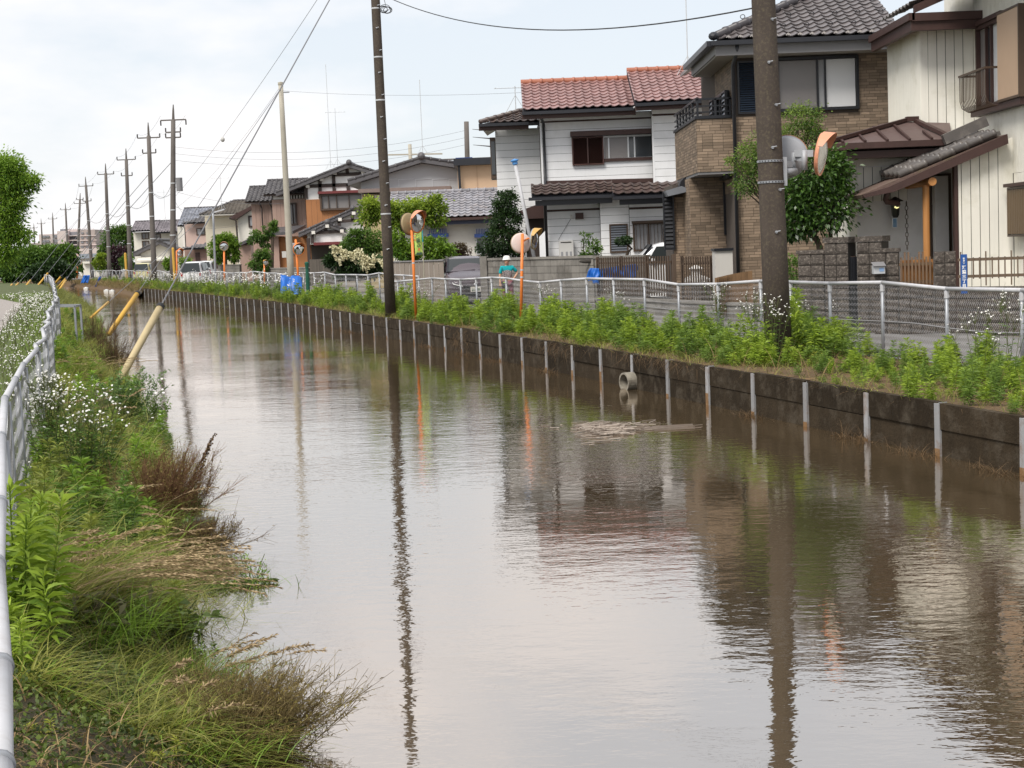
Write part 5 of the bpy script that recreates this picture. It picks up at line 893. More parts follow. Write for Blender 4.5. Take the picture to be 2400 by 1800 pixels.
for i, ((tu, tv), bu, Y) in enumerate(rowp):
    t_ = at(tu, tv, Y); b_ = at(bu, 640, Y); b_ = Vector((b_.x, Y, -.1)); body_top = b_ + (t_ - b_) * ((t_.z - 1.0 - b_.z) / (t_.z - b_.z))
    o, f_at, r_at = pole(names[i], b_, body_top, .22, .15, m_pole2, (), 0); q = MB(); q.tube([body_top - ZA * .1, body_top.lerp(t_, .6), t_], [.1, .07, .03], 8); q.build('top_pipe', m_pole2, o)
    for z_ in (3.5, 5.2, 7): c_ = f_at(z_); q = MB(); q.lathe(c_, ZA, [(r_at(z_) + .002, -.04), (r_at(z_) + .02, -.03), (r_at(z_) + .02, .03), (r_at(z_) + .002, .04)], 10); q.build('steel_band', m_silver, o)
    w = []
    for j, zd in enumerate(armz[i]):
        z_ = t_.z - zd; c_ = b_ + (t_ - b_) * ((z_ - b_.z) / (t_.z - b_.z)); hw = .85 if j == 0 else .5; q = MB(); q.bar(c_ + XA * (-hw), c_ + XA * hw, .09); ar = q.build('crossarm', m_pole2, o)
        for s_ in (-1, 1):
            q = MB(); q.tube([c_ + XA * s_ * hw, c_ + Vector((s_ * hw, 0, .3 if (i or j) else -.35))], .05, 6); q.build('insulator', m_cer, ar)
            if j == 0: w.append(c_ + Vector((s_ * hw, 0, .3)))
    w.append(f_at(body_top.z - 4.4) + XA * .3); w.append(f_at(body_top.z - 4.0)); TOPS.append(w)
    if i == 0: c_ = f_at(6.9); q = MB(); q.tube([c_ + Vector((.45, -.1, -.45)), c_ + Vector((.45, -.1, .45))], .22, 12); tf = q.build('transformer', m_fasc, o); q = MB(); q.bar(c_ + Vector((.1, 0, .2)), c_ + Vector((.45, -.1, .2)), .06); q.build('bracket', m_galv, tf)
    if i == 5: c_ = f_at(2.9); sg = part(o, 'sign_plate', m_dwall, (c_.x - .3, c_.x + .3, Y - .3, Y - .27, 2.5, 3.4)); q = MB(); q.lathe((c_.x, Y - .305, 3.0), -YA_, [(.2, 0), (.2, .01), (.13, .01), (.13, 0)], 16); q.build('sign_mark', mat('sign_red', (.45, .08, .06), .5), sg)
m_cab = mat('black_cable', (.02, .02, .022), .6, .1); m_cabl = mat('steel_strand', (.16, .16, .17), .5, .1)
def wire(label, a, b, sag, r, m_=m_cab, group=None, name='wire', n=18):
    a, b = Vector(a), Vector(b); P_ = [a + (b - a) * f - ZA * sag * 4 * f * (1 - f) for f in np.linspace(0, 1, n)]; q = MB(); q.tube(P_, r, 5); return tag(q.build(name, m_), label, 'cable', group)
ORD = ['first', 'second', 'third', 'fourth', 'fifth', 'sixth', 'seventh', 'eighth', 'ninth', 'tenth', 'last']
for i in range(len(TOPS) - 1):
    for j, (a, b) in enumerate(zip(TOPS[i], TOPS[i + 1])): wire(['left crossarm wire', 'right crossarm wire', 'upper telephone cable', 'lower telephone cable'][j] + ' between the ' + ORD[i] + ' and ' + ORD[i + 1] + ' poles of the row', a, b, .5 if j < 3 else 1.0, (.008 if j < 2 else .014) + (.004 if i > 3 else 0), m_cabl, 'power lines along the pole row', 'power_line', 10)
# service cable N2 -> N1 with a coil, guy wires, long spans
a_ = n2f(9.05) + Vector((.15, 0, 0)); b_ = at(1776, 17, 22.9); wire('black service cable sagging between the two nearest dark poles', a_, b_, .62, .012, name='service_cable', n=26)
cc = at(907, 24, 43.6); co = thing('cable_coil', 'black coiled cable hanging beside top of the leaning dark pole', 'cable', cc)
for i in range(6): q = MB(); ax = Vector((math.cos(i * .9), .6 * math.sin(i), .2)).normalized(); q.tube([cc + (XA * math.cos(t_) * (.1 + .02 * i % .06) + ZA * (math.sin(t_) * .09)) + ax * .03 * i for t_ in np.linspace(0, 2 * math.pi, 13)], .009, 5, False); q.build('loop', m_cab, co)
q = MB(); q.tube([cc + Vector((-.02, 0, .09)), cc + Vector((-.1, .1, .45))], .008, 5); q.build('hanger', m_cab, co)
m_guard_b = mat('beige_guard', (.46, .37, .21), .6, .15, 4, dirt=(.3, .22, .1), dirt_amt=.5); m_guard_y = mat('yellow_guard', (.55, .32, .05), .5, .1, 4)
def guy(label, base, target, ln_, r, m_, wr=.012):
    base, target = Vector(base), Vector(target); d = (target - base).normalized(); g = thing('guy_wire', label, 'guy wire', base); e = base + d * ln_; q = MB(); q.tube([base - d * .3, e], r, 12); gd = q.build('guard', m_, g, smooth=True); q = MB(); q.tube([e - d * .02, e + d * .07, e + d * .12], [r * 1.12, r * 1.12, r * .4], 12); q.build('guard_cap', m_cab, gd); q = MB(); q.tube([e, target], wr, 6); q.build('strand', m_cabl, g)
b_ = gp(287, 880, -.25); guy('guy wire with fat beige guard tube on left bank, nearest', (b_.x, b_.y, -.25), n2f(11.0), 2.05, .07, m_guard_b, .016)
b_ = gp(263, 772, -.25); guy('guy wire with bright yellow guard tube, second from the beige one', (b_.x, b_.y, -.25), n3f(8.9), 2.3, .08, m_guard_y)
b_ = gp(216, 742, -.25); guy('guy wire with thin yellow guard tube near pipe frame on left bank', (b_.x, b_.y, -.25), n4f(4.8), 3.0, .05, m_guard_y)
for i, ((bu, bv), tgt) in enumerate((((122, 676), 1), ((133, 683), 0), ((139, 684), 2), ((90, 672), 3), ((61, 665), 4), ((24, 664), 6), ((36, 662), 5))):
    x, y, z = ray(bu, bv); k = x / y; lo, hi = 20., 225.
    for _ in range(50):
        mm = (lo + hi) / 2
        if Xl(mm) - .8 > k * mm: lo = mm
        else: hi = mm
    Y = min(lo, 150); guy('distant yellow guarded guy wire on far left bank, ' + ['third from right', 'second from right', 'rightmost of the far group', 'middle of the far group', 'third from left', 'leftmost of the far group', 'second from left'][i], (k * Y, Y, -.1), TOPS[tgt][3] + ZA * 1.2, 2.3, .09, m_guard_y, .02)
for o in [o for o in COL.objects if str(o.get('label', '')).startswith('distant yellow guarded')]: o['group'] = 'far guy wires with yellow guards'
# communication spans
wb = at(1093, 430, 110.0); wt = at(1093, 285, 110.0)
N5, n5f, _ = pole('short dark pole rising behind the peach building', (wb.x, 110, 0), wt, .2, .17, m_pole2, (), 0); q = MB(); q.bar(wt + Vector((-3, 0, -2.6)), wt + Vector((1.6, 0, -2.6)), .1); q.build('crossarm', m_pole2, N5)
for i in range(3): q = MB(); q.tube([wt + Vector((.4, 0, -.55 - i * .55)), wt + Vector((1.6, 0, -.7 - i * .55)), wt + Vector((1.9, 0, -.7 - i * .55))], [.015, .05, .05], 6); q.build('insulator', m_cer, N5)
pb = at(*Z5(1705, 285), 130.0); pt_ = at(*Z5(1697, 140), 130.0); N6, _, _ = pole('pale far pole with wide crossarm above the grey gable roof', (pb.x, 130, 0), pt_, .2, .15, m_pole3, (), 0); q = MB(); q.bar(pt_ + Vector((-2.7, 0, -.8)), pt_ + Vector((2.7, 0, -.9)), .12); q.build('crossarm', m_pole3, N6)
for i in range(3): wire(['uppermost', 'middle', 'lowest'][i] + ' of three power lines from transformer pole towards the peach building', TOPS[0][3] + ZA * (2.2 - i * .45), n5f(wt.z - .6 - i * .5), .9, .009, m_cabl, 'power lines from the transformer pole')
wire('long slack cable with bead between leaning dark pole and transformer pole', n2f(11.2), n3f(8.9).lerp(TOPS[0][3], .98) - ZA * 1.2, .4, .009, m_cabl, name='cable', n=26)
pm = at(522, 327, 72.0); q = MB(); q.ico(pm, (.1, .1, .12), 2); tag(q.build('cable_marker', mat('pale_bead', (.45, .44, .42), .5), smooth=True), 'small pale bead on the long slack cable', 'cable marker')
wire('faint level cable from pale pole towards the white house roof', n3f(8.8), at(1240, 216, 52), .15, .005, m_cabl, name='cable', n=20)
wire('thin cable from pale pole down to the transformer pole', n3f(9.0), TOPS[0][3] - ZA * 2.0, .5, .006, m_cabl, name='cable', n=20)
for i, (dz, tg_) in enumerate(((3.4, at(560, 505, 121)), (4.4, at(575, 520, 121)), (2.4, at(720, 470, 104.6)), (3.0, at(480, 545, 138)))): wire(['low cable from transformer pole to cream house eave', 'lower drooping cable from transformer pole to cream house', 'cable from transformer pole to half timbered house', 'cable from transformer pole to rose beige house'][i], TOPS[0][3] - ZA * (dz - 1.6), tg_, .5, .009, m_cabl, name='cable')
# ================================================================ traffic mirrors
m_or = mat('orange_paint', (.72, .2, .035), .45, .12, 5, dirt=(.45, .2, .09), dirt_amt=.4, dscale=9); m_orf = mat('faded_orange_hood', (.62, .27, .16), .5, .12, 5); m_mirr = mat('mirror_face', (.62, .64, .65), .06, .05, 3, metal=1.)
m_tanb = mat('tan_mirror_back', (.33, .25, .14), .6, .15, 5); m_gryb = mat('grey_mirror_back', (.33, .34, .36), .5, .08, 5, metal=.1); m_pnkb = mat('pinkish_mirror_back', (.6, .5, .46), .55, .08, 5); m_whf = mat('clouded_mirror_face', (.55, .53, .5), .25, .1, 5, metal=.6)
def mirror(par, c, n, r, back, rim, hood=None, face=None):
    c, n = Vector(c), Vector(n).normalized(); h_ = n.cross(ZA).normalized(); v_ = h_.cross(n)
    q = MB(); q.lathe(c, n, [(r * 1.0, .0), (r, -.03), (r * .86, -.045), (r * .3, -.06), (0, -.062)], 28); q.build('mirror_back', back, par, smooth=True)
    q = MB(); q.lathe(c, n, [(r * 1.0, .0), (r * 1.04, .0), (r * 1.04, .02), (r * .93, .02), (r * .93, .005)], 28); q.build('mirror_rim', rim, par)
    q = MB(); q.lathe(c, n, [(r * .94, .008), (r * .75, .035), (r * .5, .058), (r * .25, .07), (.001, .075)], 28); q.build('mirror_face', face or m_mirr, par, smooth=True)
    if hood:
        q = MB(); vs, A_ = [], np.linspace(-1.25, 1.25, 15)
        for a in A_:
            d = v_ * math.cos(a) + h_ * math.sin(a); w = .03 + .15 * math.cos(a / 1.25 * 1.35)
            vs += [c + d * r * 1.05, c + d * r * 1.05 + n * w, c + d * r * 1.065 + n * w, c + d * r * 1.065]
        k = len(A_); fs = []
        for i in range(k - 1): fs += [tuple(4 * i + x for x in (j, (j + 1) % 4)) + tuple(4 * (i + 1) + x for x in ((j + 1) % 4, j)) for j in range(4)]
        q.add(vs, fs); q.build('mirror_hood', hood, par, fix=True)
def mirror_post(label, base_px, top_px, Y, mirrors, r=.038, m_=m_or, bands=()):
    b_, t_ = at(*base_px, Y), at(*top_px, Y); b_ = Vector((b_.x, Y, -.05)); o = thing('traffic_mirror', label, 'traffic mirror', b_); q = MB(); q.tube([b_, t_], r, 12); q.build('post', m_, o, smooth=True); q = MB(); q.ico(t_, (r, r, r * .6), 1); q.build('post_cap', m_, o)
    for bv in bands: f = (base_px[1] - bv) / (base_px[1] - top_px[1]); c_ = b_.lerp(t_, f); q = MB(); q.tube([c_ - ZA * .02, c_ + ZA * .02], r + .004, 12); q.build('reflective_band', m_rail, o)
    for (mu, mv, dy, n, rr, back, rim, hood, face) in mirrors:
        c_ = at(mu, mv, Y + dy); n_ = Vector(n).normalized(); mirror(o, c_, n_, rr, back, rim, hood, face); q = MB(); q.tube([c_ - n_ * .08, c_ - n_ * .16, Vector((t_.x, Y, max(c_.z - .05, t_.z - .25)))], .022, 8); q.build('mirror_arm', m_ if m_ is m_or else m_galv, o)
    return o
mirror_post('orange mirror post with two round mirrors beside the green banner', (974, 716), (965, 540), 42.0, [(978, 520, -.15, (.82, -.55, -.12), .30, m_tanb, m_or, m_orf, None), (958, 525, .12, (-.75, .62, -.1), .30, m_tanb, m_bronze, None, None)], bands=(604,))
mirror_post('orange mirror post with pinkish mirror back near the woman', (1220, 735), (1224.5, 549), 37.0, [(1221, 570, .18, (-.25, .95, -.12), .245, m_pnkb, m_tanb, None, None), (1252, 560, .1, (.93, -.33, -.1), .25, m_gryb, m_tanb, mat('ochre_hood', (.5, .3, .09), .5), None)], r=.036, bands=(622, 637))
mirror_post('orange mirror post right beside the pale pole', (700, 655), (693, 562), 68.0, [(700, 584, -.1, (.5, -.85, -.1), .27, m_gryb, m_or, m_or, None), (690, 584, .15, (-.6, .7, -.1), .27, m_gryb, m_gryb, None, None)], r=.05)
mirror_post('orange post with single hooded mirror in front of round green tree', (525, 652), (525, 584), 92.0, [(525, 577, -.1, (.12, -.98, -.1), .26, m_gryb, m_tanb, m_orf, None)], r=.055)
mirror_post('small short orange mirror post before the tall garden shrub', (619, 650), (619, 610), 88.0, [(622.6, 615, -.1, (.35, -.92, -.1), .15, m_gryb, m_tanb, mat('ochre_hood', (.5, .3, .09)), None)], r=.045)
mirror_post('orange mirror post beside the transformer pole', (414, 655), (414, 588), 104.0, [(422, 592, -.1, (.75, -.6, -.1), .27, m_gryb, m_or, m_or, None)], r=.06)
mirror_post('distant orange mirror post under the small white sign', (180, 645), (180, 612), 188.0, [(184, 614, -.2, (.5, -.85, -.1), .4, m_gryb, m_orf, m_orf, None)], r=.12)
mirror_post('distant grey round mirror between leaning poles', (219, 645), (218, 606), 178.0, [(219, 610, -.2, (-.3, -.9, -.1), .33, m_gryb, m_tanb, None, None)], r=.06, m_=m_galv)
# the pair of mirrors strapped to the near pole
nm = thing('traffic_mirror', 'pair of round mirrors on grey brackets strapped to the near pole', 'traffic mirror', at(1850, 380, 23))
mirror(nm, at(1842, 368, 23.4), (.3, .95, -.1), .315, m_gryb, m_gryb, m_orf); mirror(nm, at(1925, 361, 22.85), (.9, -.38, -.16), .31, m_orf, m_orf, m_orf, m_whf)
def src(x, y): return (1740 + .1085 * x, 290 + .1085 * y)
def nb(*pp): return [at(*src(*p_), 23.0 + d) for p_, d in pp]
q = MB(); q.tube([at(*src(890, 1030), 23), at(*src(1160, 1030), 23.1)], .05, 12); q.tube([at(*src(1340, 570), 22.95), at(*src(1345, 1000), 22.95)], .045, 12); q.tube([at(*src(1125, 620), 23.15), at(*src(1125, 960), 23.15)], .045, 12); q.build('bracket_tube', m_gryb, nm, smooth=True)
q = MB(); q.bar(at(*src(1130, 640), 23.05), at(*src(1540, 640), 22.9), .05, .1); q.bar(at(*src(880, 870), 23.05), at(*src(1100, 880), 23.15), .04, .09); q.bar(at(*src(1130, 700), 23.1), at(*src(1330, 720), 22.97), .04, .12); q.build('bracket_arm', m_gryb, nm)
q = MB(); a_, b_ = at(*src(885, 720), 22.95), at(*src(895, 1340), 22.95); q.bar(a_, b_, .03, .1); q.build('back_plate', m_gryb, nm)
for v in (378, 427):
    c_ = at(1810, v, 23.0); z_ = c_.z; cc_ = n1f(z_); q = MB(); r_ = n1r(z_) + .004; q.lathe(cc_, Vector((.0, 0, 1)), [(r_, -.016), (r_ + .006, -.016), (r_ + .006, .016), (r_, .016)], 28); bd = q.build('strap', m_galv, nm)
    for k_ in range(9): a_ = -2.6 + k_ * .24; q = MB(); p_ = cc_ + Vector((math.cos(a_), math.sin(a_), 0)) * (r_ + .006); q.ico(p_, .01, 1); q.build('strap_slot', m_black, bd)
# ================================================================ cars
m_tyre = mat('tyre', (.018, .018, .019), .85); m_rim = mat('wheel_rim', (.35, .35, .36), .35, .1, metal=.8); m_cglass = mat('car_glass', (.03, .035, .036), .08, .05, spec=.5); m_hl = mat('headlamp', (.7, .7, .68), .1, .05, spec=.9)
def car(label, loc, rz, paint, st, ws, rw, side, W_, group=None, plate=None, wheel=.29):
    o = thing('car', label, 'car', loc, group, rz); local(o); L_ = st[-1][0]; q = MB(); ring = []
    for (y, hw, z0, zb_, hr, zt_) in st: ring.append([(0, y, z0), (hw * .9, y, z0), (hw, y, z0 + .12), (hw * 1.01, y, (z0 + zb_) / 2), (hw * .985, y, zb_ - .05), (hw * .95, y, zb_), (hr, y, zt_ - .05), (hr * .86, y, zt_), (0, y, zt_ + .012)])
    full = [r_ + [(-x, y, z) for x, y, z in r_[-2:0:-1]] for r_ in ring]; n = len(full[0]); V_ = [p for r_ in full for p in r_]
    F = [(i * n + k, i * n + (k + 1) % n, (i + 1) * n + (k + 1) % n, (i + 1) * n + k) for i in range(len(full) - 1) for k in range(n)] + [tuple(range(n - 1, -1, -1)), tuple(range((len(full) - 1) * n, len(full) * n))]
    q.add(V_, F); body = q.build('body', paint, o, smooth=False, fix=True); body.data.polygons.foreach_set('use_smooth', [True] * len(body.data.polygons)); md = body.modifiers.new('bevel', 'SUBSURF'); md.levels = 1; md.render_levels = 1
    def glass(name, P_): 
        a, b, c, d = [Vector(p) for p in P_]; n_ = (b - a).cross(d - a).normalized(); q = MB(); q.prism([a, b, c, d], n_ * .012); g = q.build(name, m_cglass, o, fix=True); return g
    (y0, w0, z0), (y1, w1, z1) = ws; glass('windscreen', [(-w0, y0 - .015, z0), (w0, y0 - .015, z0), (w1, y1 - .02, z1), (-w1, y1 - .02, z1)])
    q = MB(); q.bar((-w0 * .7, y0 - .04, z0 + .02), (w0 * .2, y0 - .03, z0 + .05), .02); q.bar((0, y0 - .04, z0 + .02), (w0 * .8, y0 - .03, z0 + .05), .02); q.build('wiper', m_black, o); q = MB(); q.bar((-w0 * 1.02, y0 - .045, z0 - .0), (w0 * 1.02, y0 - .045, z0 - .0), .05, .05); q.bar((-w0 * 1.03, y0 - .02, z0), (-w1 * 1.04, y1 - .02, z1), .05); q.bar((w0 * 1.03, y0 - .02, z0), (w1 * 1.04, y1 - .02, z1), .05); q.build('windscreen_trim', m_black, o)
    (y0, w0, z0), (y1, w1, z1) = rw; glass('rear_window', [(w0, y0 + .02, z0), (-w0, y0 + .02, z0), (-w1, y1 + .02, z1), (w1, y1 + .02, z1)])
    for s_ in (-1, 1):
        for (ya, yb, zl, zh, xa, xb, ya2, yb2) in side:
            P_ = [(s_ * (xa + .012), ya, zl), (s_ * (xa + .012), yb, zl), (s_ * (xb + .012), yb2, zh), (s_ * (xb + .012), ya2, zh)]; glass('side_window', P_ if s_ > 0 else P_[::-1])
        for yw in (.72, L_ - .68):
            q = MB(); q.lathe((s_ * (W_ - .2), yw, wheel), XA * s_, [(0, 0), (wheel * .95, 0), (wheel, .03), (wheel, .17), (wheel * .93, .2), (wheel * .66, .205)], 20); wh = q.build('wheel', m_tyre, o, smooth=False); q = MB(); q.lathe((s_ * (W_ - .2), yw, wheel), XA * s_, [(wheel * .66, .2), (wheel * .6, .17), (wheel * .2, .18), (0, .19)], 14); q.build('hub', m_rim, wh)
        q = MB(); q.ico((s_ * (W_ + .07), ws[0][0] + .42, ws[0][2] + .07), (.1, .06, .075), 2); q.build('side_mirror', paint, o, smooth=True)
        h_ = st[1]; q = MB(); q.prism([(s_ * h_[1] * .55, st[0][0] + .0, h_[3] - .22), (s_ * h_[1] * .93, st[0][0] + .08, h_[3] - .14), (s_ * h_[1] * .97, st[0][0] + .25, h_[3] - .04), (s_ * h_[1] * .6, st[0][0] + .06, h_[3] - .1)], (0, -.05, 0)); q.build('headlight', m_hl, o, fix=True)
        q = MB(); e = st[-1]; q.box(s_ * e[1] * .86 - .06, s_ * e[1] * .86 + .06, L_ - .02, L_ + .03, e[3] - .25, e[3] - .0); q.build('tail_light', mat('tail_lamp', (.35, .02, .02), .2), o)
    h_ = st[1]; part(o, 'grille', m_black, (-h_[1] * .5, h_[1] * .5, st[0][0] - .045, st[0][0] - .01, h_[3] - .3, h_[3] - .2)); part(o, 'lower_intake', m_black, (-h_[1] * .6, h_[1] * .6, st[0][0] - .04, st[0][0] - .005, h_[2] + .08, h_[2] + .2))
    for yy in ((st[0][0] - .06, st[0][0] - .045), (L_ + .03, L_ + .045)): pl = part(o, 'number_plate', m_dwall, (-.165, .165, yy[0], yy[1], .42, .585))
    q = MB(); q.ico((0, st[0][0] - .05, h_[3] - .16), (.06, .02, .04), 2); q.build('badge', m_silver, o)
    return o
MPV = [(0, .62, .26, .72, .56, .76), (.12, .76, .2, .82, .66, .86), (.5, .83, .18, .92, .72, .97), (.95, .845, .18, 1.0, .74, 1.06), (1.25, .845, .18, 1.02, .72, 1.22), (1.75, .845, .18, 1.02, .64, 1.5), (2.3, .845, .18, 1.03, .64, 1.57), (3.4, .845, .18, 1.05, .63, 1.55), (3.85, .82, .22, 1.04, .6, 1.42), (4.05, .76, .3, .95, .56, 1.0)]
MPVS = [(1.45, 2.4, 1.06, 1.44, .83, .68, 1.9, 2.4), (2.5, 3.5, 1.06, 1.46, .83, .67, 2.5, 3.4)]
KEI = [(0, .6, .26, .75, .55, .8), (.1, .7, .2, .88, .6, .92), (.45, .73, .18, .98, .64, 1.04), (.7, .735, .18, 1.0, .65, 1.1), (.95, .735, .18, 1.02, .63, 1.35), (1.25, .735, .18, 1.02, .6, 1.6), (1.7, .735, .18, 1.02, .6, 1.66), (2.9, .735, .18, 1.02, .6, 1.64), (3.25, .73, .22, 1.02, .58, 1.5), (3.36, .69, .3, .95, .56, 1.0)]
KEIS = [(1.02, 1.85, 1.05, 1.52, .725, .64, 1.32, 1.85), (1.95, 2.95, 1.05, 1.54, .725, .64, 1.95, 2.9)]
m_dark = mat('dark_plum_paint', (.07, .05, .062), .25, .05, 1, spec=.5, coat=.4, metal=.1); m_wcar = mat('white_car_paint', (.72, .72, .73), .25, .03, 1, coat=.5); m_ycar = mat('pale_yellow_paint', (.6, .55, .28), .3, .03, 1, coat=.4)
c_ = at(1112, 700, 49.4); dcar = car('dark plum compact car parked nose out beside block wall', (c_.x + .05, 49.2, .02), .16, m_dark, MPV, ((1.02, .74, 1.06), (1.72, .6, 1.47)), ((4.0, .62, 1.02), (3.78, .55, 1.42)), MPVS, .845)
tx = bpy.data.curves.new('plate_text', 'FONT'); 
def text_mesh(body, size, bold=0.):
    cu = bpy.data.curves.new('t', 'FONT'); cu.body = body; cu.size = size; cu.align_x = 'CENTER'; cu.align_y = 'CENTER'; cu.extrude = .0015; cu.offset = bold; ob = bpy.data.objects.new('t', cu); COL.objects.link(ob); dg = bpy.context.evaluated_depsgraph_get(); dg.update(); me = bpy.data.meshes.new_from_object(ob.evaluated_get(dg)); bpy.data.objects.remove(ob); bpy.data.curves.remove(cu); return me
def text(name, body, size, m_, par, pos, right, up, bold=0.):
    me = text_mesh(body, size, bold); n = right.cross(up); M4 = Matrix((right, up, n)).transposed().to_4x4(); M4.translation = Vector(pos) - LOC.get(par, Vector()); me.materials.clear(); me.materials.append(m_); o = inst(name, me, par, M4); return o
pl = [c for c in dcar.children if c.name.startswith('number_plate')][0]; text('plate_digits', '21-28', .11, mat('plate_green', (.03, .1, .05), .6), dcar, (0, -.064, .485), XA, ZA, .003)
c_ = at(1520, 640, 43.8); car('white small car parked facing left behind brown slat fence', (c_.x + 1.9 - 2.6, 43.9, .12), math.pi / 2, m_wcar, KEI, ((.78, .62, 1.06), (1.22, .57, 1.58)), ((3.34, .6, 1.02), (3.22, .55, 1.52)), KEIS, .735)
for o in [o for o in COL.objects if o.get('label', '').startswith('white small car')]: o.rotation_euler = (0, 0, -math.pi / 2); o.location = (at(1432, 640, 43.9).x, 44.6, .15)
c_ = at(445, 640, 100.0); car('white small van seen from behind on far canal road', (c_.x, 103.6, .02), math.pi, m_wcar, KEI, ((.78, .62, 1.06), (1.22, .57, 1.58)), ((3.36, .62, .98), (3.24, .56, 1.56)), KEIS, .735)
c_ = at(483, 640, 112.0); car('white car parked beyond the van by cream house', (c_.x, 115.5, .02), math.pi * .97, m_wcar, KEI, ((.78, .62, 1.06), (1.22, .57, 1.58)), ((3.36, .62, .98), (3.24, .56, 1.56)), KEIS, .735)
c_ = at(352, 640, 138.0); car('pale yellow car half hidden behind far fence', (c_.x, 138, .02), math.pi, m_ycar, KEI, ((.78, .62, 1.06), (1.22, .57, 1.58)), ((3.36, .62, .98), (3.24, .56, 1.56)), KEIS, .735)
# ================================================================ the woman
def skin(name, J, E_, m_, par, sub=2):
    me = bpy.data.meshes.new(name); me.from_pydata([j[:3] for j in J], E_, []); ob = bpy.data.objects.new(name, me); COL.objects.link(ob); ob.modifiers.new('s', 'SKIN'); lay = me.skin_vertices[0].data
    for i, j in enumerate(J): r_ = j[3] if hasattr(j[3], '__len__') else (j[3], j[3]); lay[i].radius = r_; lay[i].use_root = i == 0
    sm = ob.modifiers.new('u', 'SUBSURF'); sm.levels = sub; sm.render_levels = sub; dg = bpy.context.evaluated_depsgraph_get(); dg.update(); m2 = bpy.data.meshes.new_from_object(ob.evaluated_get(dg)); bpy.data.objects.remove(ob); m2.materials.clear(); m2.polygons.foreach_set('use_smooth', [True] * len(m2.polygons)); return obj(name, m2, m_, par)
wp = gp(1192, 722, .03); wo_ = thing('person', 'smiling person in white hat, teal shirt and patterned vest standing on the road', 'person', (wp.x, wp.y, .03)); local(wo_)
J = [(0, 0, .83, (.13, .1)), (0, 0, .98, (.125, .09)), (0, 0, 1.14, (.13, .09)), (0, 0, 1.235, (.07, .055)), (0, -.005, 1.275, .045), (0, -.025, 1.325, (.068, .08)), (0, -.02, 1.385, (.084, .095)), (0, -.0, 1.46, (.065, .075)),
     (-.15, 0, 1.195, .05), (-.215, .01, .97, .038), (-.215, -.05, .77, .027), (-.213, -.065, .715, (.03, .02)), (.15, 0, 1.195, .05), (.31, .06, 1.03, .038), (.2, -.05, .88, .028), (.16, -.085, .85, (.03, .022)),
     (-.085, 0, .76, .085), (-.1, -.015, .43, .055), (-.1, .02, .09, .037), (-.105, -.1, .035, (.04, .03)), (.085, 0, .76, .085), (.1, -.015, .43, .055), (.1, .02, .09, .037), (.105, -.1, .035, (.04, .03))]
E_l = [(0, 1), (1, 2), (2, 3), (3, 4), (4, 5), (5, 6), (6, 7), (2, 8), (8, 9), (9, 10), (10, 11), (2, 12), (12, 13), (13, 14), (14, 15), (0, 16), (16, 17), (17, 18), (18, 19), (0, 20), (20, 21), (21, 22), (22, 23)]
for hb_, d_ in ((11, Vector((0, -.01, -1))), (15, Vector((-.8, -.35, -.15)))):
    base = Vector(J[hb_][:3]); s_ = Vector((0, 1, 0)).cross(d_).normalized() if hb_ == 11 else Vector((0, -.2, 1)); 
    for k_ in range(5):
        off_ = s_ * (k_ - 2) * .013; l_ = (.05, .062, .068, .062, .05)[k_] if k_ else .045; i0 = len(J); J.append((*(base + off_ + d_ * .015), .011)); J.append((*(base + off_ * 1.2 + d_ * l_ * .6 + YA_ * -.006), .009)); J.append((*(base + off_ * 1.2 + d_ * l_ + YA_ * -.016), .007)); E_l += [(hb_, i0), (i0, i0 + 1), (i0 + 1, i0 + 2)]
m_skin = mat('skin', (.5, .29, .19), .55, .06, 20); skin('body', J, E_l, m_skin, wo_, 1)
m_teal = mat('teal_cloth', (.0, .33, .36), .8, .08, 20); skin('shirt', [(0, 0, 1.02, (.138, .105)), (0, 0, 1.15, (.142, .105)), (0, 0, 1.24, (.085, .07)), (-.16, 0, 1.2, .062), (-.212, .008, 1.0, .056), (.16, 0, 1.2, .062), (.285, .05, 1.06, .056)], [(0, 1), (1, 2), (1, 3), (3, 4), (1, 5), (5, 6)], m_teal, wo_)
vm_ = bpy.data.materials.new('zigzag_vest'); vm_.use_nodes = True; t = vm_.node_tree; wv = N(t, 'ShaderNodeTexWave', Scale=14., Distortion=9., Detail=2.); cr_ = N(t, 'ShaderNodeValToRGB'); cr_.color_ramp.interpolation = 'CONSTANT'; cr_.color_ramp.elements[0].color = (.035, .025, .03, 1); cr_.color_ramp.elements[1].color = (.42, .36, .35, 1); cr_.color_ramp.elements[1].position = .55; tcw = N(t, 'ShaderNodeTexCoord'); t.links.new(tcw.outputs['Object'], wv.inputs['Vector']); t.links.new(wv.outputs['Fac'], cr_.inputs[0]); t.links.new(cr_.outputs[0], t.nodes['Principled BSDF'].inputs['Base Color']); t.nodes['Principled BSDF'].inputs['Roughness'].default_value = .85
skin('vest', [(0, 0, .8, (.165, .125)), (0, 0, .98, (.155, .12)), (0, -.004, 1.13, (.158, .118)), (-.085, 0, 1.225, (.05, .06)), (.085, 0, 1.225, (.05, .06))], [(0, 1), (1, 2), (2, 3), (2, 4)], vm_, wo_)
skin('trousers', [(0, 0, .82, (.145, .11)), (-.088, 0, .74, .1), (-.1, -.015, .43, .075), (-.1, .015, .12, .062), (.088, 0, .74, .1), (.1, -.015, .43, .075), (.1, .015, .12, .062)], [(0, 1), (1, 2), (2, 3), (0, 4), (4, 5), (5, 6)], mat('maroon_floral_cloth', (.16, .035, .06), .85, .5, 30, dirt=(.4, .3, .3), dirt_amt=.7, dscale=40), wo_)
